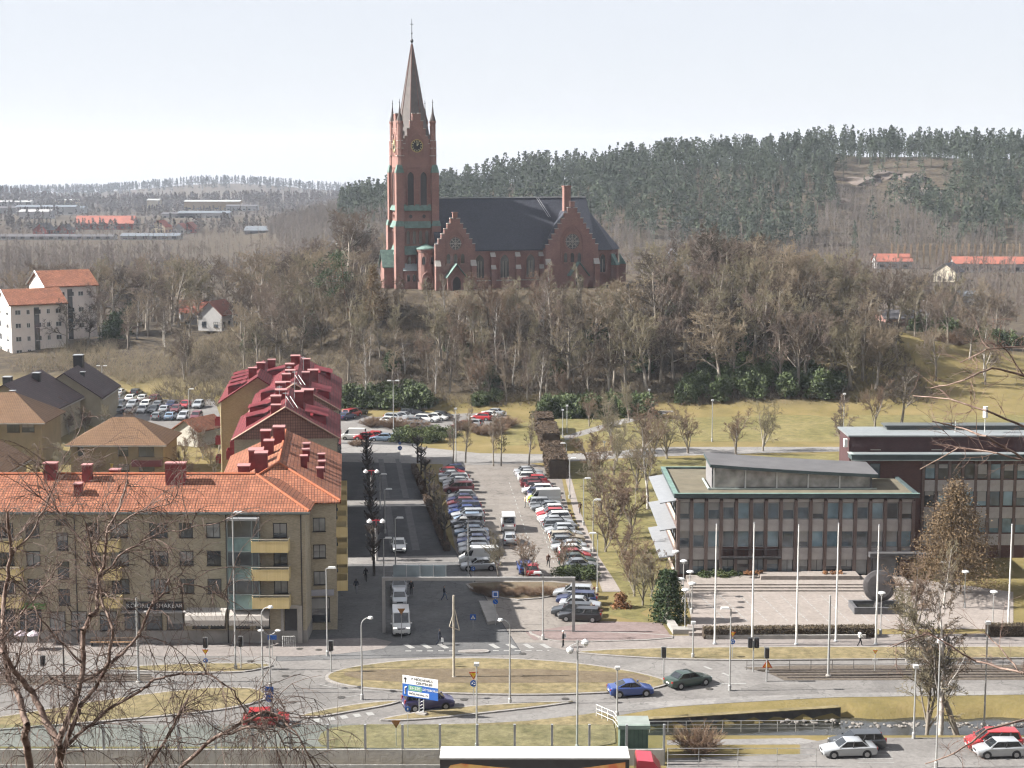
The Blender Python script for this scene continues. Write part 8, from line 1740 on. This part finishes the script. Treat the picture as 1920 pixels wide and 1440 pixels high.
def sub(rng, p, d, L, r, lv, out, droop, scale):
    n = 6; pts = [p]
    for i in range(n):
        d = d + rng.normal(0, .16, 3) + np.array([0, 0, -droop * (i / n) * (1.2 if lv else .7)]); d /= np.linalg.norm(d); q = p + d * L / n; out.append((*p, *q, r * (1 - .6 * i / n), r * (1 - .6 * (i + 1) / n))); p = q; pts.append(p)
    if lv < 2:
        for k in range(4 if lv == 0 else 2):
            i = rng.integers(1, n); dd = d + rng.normal(0, .6, 3); dd /= np.linalg.norm(dd); sub(rng, pts[i], dd, L * (.35 + .3 * rng.random()), r * .6, lv + 1, out, droop, scale)
D1 = 24.0
limbs = [([(62, 1640), (56, 1437), (46, 1385), (51, 1358), (32, 1297), (16, 1271), (12, 1245), (4, 1200), (8, 1120), (22, 1040), (14, 960)], 15, 5, .8),
 ([(118, 1640), (112, 1440), (112, 1400), (92, 1363), (61, 1297), (26, 1258), (6, 1225), (-10, 1190)], 16, 6, 0),
 ([(112, 1396), (124, 1353), (148, 1292), (156, 1245), (156, 1187), (169, 1155), (182, 1147), (185, 1086), (196, 1060), (200, 1000), (225, 950), (240, 900)], 11, 3, .2),
 ([(117, 1418), (140, 1353), (153, 1319), (179, 1290), (205, 1240), (212, 1180), (190, 1120), (178, 1060), (160, 980)], 9, 2.5, -.3),
 ([(158, 1279), (195, 1255), (232, 1224), (259, 1192), (285, 1134), (306, 1113), (317, 1086)], 6, 3.5, .3), ([(306, 1113), (345, 1095), (392, 1100), (430, 1130)], 3, 1.5, .3),
 ([(127, 1400), (164, 1363), (211, 1324), (264, 1295), (290, 1274), (340, 1263), (396, 1266), (440, 1295), (465, 1340)], 6, 2, -.2),
 ([(250, 1640), (277, 1437), (314, 1382), (354, 1308)], 7, 4, .5), ([(200, 1640), (340, 1437), (405, 1382), (495, 1334), (530, 1345), (562, 1385), (590, 1440)], 8, 2, -.5), ([(405, 1382), (470, 1362), (520, 1372), (545, 1420)], 4, 1.5, -.5),
 ([(22, 1040), (60, 1000), (90, 940), (110, 880)], 4, 1.5, .5), ([(185, 1086), (240, 1030), (300, 1000), (370, 985)], 4, 1.5, .2), ([(196, 1060), (150, 1010), (110, 960), (60, 920)], 3.5, 1.5, .4), ([(4, 1200), (40, 1150), (90, 1090), (120, 1050)], 4, 1.5, .6), ([(156, 1245), (110, 1200), (70, 1150), (40, 1080)], 4, 1.5, -.4), ([(61, 1297), (100, 1270), (128, 1290), (150, 1330)], 3.5, 1.5, -.4), ([(200, 1000), (260, 960), (330, 940)], 3, 1.2, .2)]
big, small = near_tree('near_birch', '', limbs, D1, 4, 10.5, (0, 0, 0), .42)
b0 = AT(118, 1640, D1); g0 = float(terrain(b0.x, D1)); big += [(b0.x - .1, D1, g0 - .3, *q, .11, .05) for q in STARTS]; STARTS.clear()
o = thing('birch_tree', 'bare reddish birch with drooping twigs close at the lower left', 'tree', (b0.x, D1, g0)); sh_ = np.array([b0.x, D1, g0])
V_, F_ = tubes(big, 7); obj('trunk', np_mesh('trunk', V_ - sh_, F_, NEARB, smooth=True), o); V_, F_ = tubes(small, 3); obj('crown', np_mesh('crown', V_ - sh_, F_, NEART), o)
D2 = 11.0
limbs = [([(2150, 760), (1920, 705), (1860, 690), (1810, 712), (1745, 728)], 5, 2, 0), ([(2150, 830), (1920, 800), (1850, 770), (1780, 748), (1712, 742)], 5, 2, .2), ([(2150, 900), (1920, 862), (1850, 818), (1790, 800), (1748, 790)], 4.5, 2, -.2), ([(1920, 862), (1870, 850), (1800, 838), (1725, 880)], 3.5, 1.5, -.2), ([(2150, 1300), (1920, 1262), (1830, 1240), (1742, 1186), (1675, 1212)], 5, 1.8, .1), ([(1905, 1258), (1880, 1220), (1855, 1195)], 3.5, 1.5, .1), ([(2150, 1320), (1920, 1350), (1850, 1368), (1790, 1412), (1735, 1432)], 5, 1.8, -.1), ([(1920, 720), (1890, 660), (1870, 640)], 3, 1.5, 0), ([(2150, 700), (1920, 650), (1850, 655), (1800, 680)], 3.5, 1.5, 0)]
big, small = near_tree('near_twigs', '', limbs, D2, 9, 5.5, (0, 0, 0), .05, .30)
tx = AT(2150, 800, D2).x; g0 = float(terrain(tx, D2)); big.append((tx + .05, D2, g0 - .3, tx, D2, 52., .11, .05))
o = thing('birch_tree', 'reddish budding twigs reaching in from the right edge', 'tree', (tx, D2, g0)); sh_ = np.array([tx, D2, g0]); V_, F_ = tubes(big, 6); obj('trunk', np_mesh('trunk', V_ - sh_, F_, NEARB, smooth=True), o); V_, F_ = tubes(small, 4); obj('crown', np_mesh('crown', V_ - sh_, F_, mat('bud_twigs', (.12, .065, .05), .7, .3, 20, col2=(.28, .19, .15))), o)
# ---------------------------------------------------------------- single out the members of large groups
def relabel(group, noun, where, per=17):
    """rank by rank from the front, left to right, with height where it tells"""
    os_ = sorted([q for q in C.objects if q.get('group') == group and q.get('category')], key=lambda q: q.location.y); n = len(os_); nb = max(1, math.ceil(n / per)); hs_ = sorted(q.scale.z for q in os_)
    bn = {1: [''], 2: ['front', 'back'], 3: ['front', 'middle', 'back'], 4: ['front', 'second', 'third', 'back'], 5: ['front', 'second', 'middle', 'fourth', 'back'], 6: ['front', 'second', 'third', 'fourth', 'fifth', 'back']}[nb]
    for b in range(nb):
        part = sorted(os_[b * n // nb:(b + 1) * n // nb], key=lambda q: q.location.x / q.location.y)
        for i, q in enumerate(part):
            ad = '' if hs_[0] == hs_[-1] else 'taller ' if q.scale.z > hs_[int(n * .7)] else 'smaller ' if q.scale.z < hs_[int(n * .3)] else 'middling '
            q['label'] = f'{ad}{noun}, {ORD[i]} from left' + (f' in the {bn[b]} rank' if nb > 1 else '') + f' {where}'
relabel('bare trees in the wood right of the church', 'bare tree', 'right of the church'); relabel('bare trees on the slope below the church', 'slender bare tree', 'below the church'); relabel('bare trees behind the wood beyond the apse', 'bare tree', 'beyond the apse')
relabel('bare trees left of the church', 'bare tree', 'left of the church'); relabel('large bare trees behind the pale apartments', 'broad bare tree', 'behind the pale apartments'); relabel('bare trees near the brick wall at far right', 'bare tree', 'near the far right hall'); relabel('bare trees behind the tower', 'bare tree', 'behind the church tower')
relabel('bare trees around the white house', 'bare tree', 'around the white house'); relabel('rhododendrons behind the lawn', 'rhododendron', 'behind the lawn', 20); relabel('rhododendrons behind the upper car park', 'rhododendron', 'behind the upper car park'); relabel('evergreen bushes under the wood', 'dark evergreen bush', 'under the wood by the right lawn', 20)
relabel('dark bushes at far right', 'dark bush', 'beside the far right path'); relabel('low junipers by the cross road', 'low juniper bush', 'by the cross road'); relabel('brown bare bushes at the upper car park', 'brown bare bush', 'at the upper car park'); relabel('low bushes in the bed behind the gantry', 'low bare bush', 'in the bed behind the gantry')
relabel('brown young trees of the park belt', 'brown young tree', 'of the park belt beside the footway'); relabel('garden trees among the brown roofs', 'small bare garden tree', 'among the brown roofs'); relabel('manhole covers around the junction', 'dark manhole cover', 'on the junction asphalt', 20); relabel('dark evergreens scattered on the church hill', 'dark evergreen bush', 'on the church hill', 20); relabel('bare trees on the sloping lawn at far right', 'bare tree', 'on the sloping lawn at far right'); relabel('poplar row', 'pale poplar', 'in the far right row', 28); relabel('pines on the skyline', 'dark pine', 'on the far skyline', 28); relabel('dark evergreens by the apartments', 'dark evergreen', 'by the pale apartments'); relabel('low bare trees beside the yew', 'low bare tree', 'beside the yew'); relabel('slim trees at the far end of the car park', 'slim street tree', 'at the far end of the car park')
relabel('green bushes at the parking row end', 'dark green bush', 'at the near end of the right parking row'); relabel('green shrubs beside the town hall', 'low green shrub', 'beside the town hall corner'); relabel('left heather clumps', 'rusty heather clump', 'on the left of the entrance platform'); relabel('right heather clumps', 'rusty heather clump', 'on the right of the entrance platform'); relabel('low green bushes', 'low green bush', 'between the bare trunks')
for nm_ in ('left', 'right'):
    for i, q in enumerate(sorted([q for q in C.objects if q.get('group') == f'pollards on the {nm_} side of the street' and q.get('category')], key=lambda q: q.location.y)): q['label'] = f'knobbly pollarded lime, {ORD[i]} from the near end on the {nm_} side of the street'
# ---------------------------------------------------------------- haze
hz = bpy.data.materials.new('haze_air'); hz.use_nodes = True; n_ = hz.node_tree; n_.nodes.remove(n_.nodes['Principled BSDF']); v = n_.nodes.new('ShaderNodeVolumePrincipled'); v.inputs['Color'].default_value = (.80, .87, 1.0, 1); v.inputs['Density'].default_value = HAZE; v.inputs['Anisotropy'].default_value = .2; n_.links.new(v.outputs[0], n_.nodes['Material Output'].inputs['Volume'])
try: hz.cycles.homogeneous_volume = True
except Exception: pass
if HAZE > 0:
    mb = MB(); mb.bx(-6500, 6500, -400, 4500, -330, 112); o = mb.build('haze', hz); tag(o, 'pale spring haze over the valley', 'haze', kind='stuff')
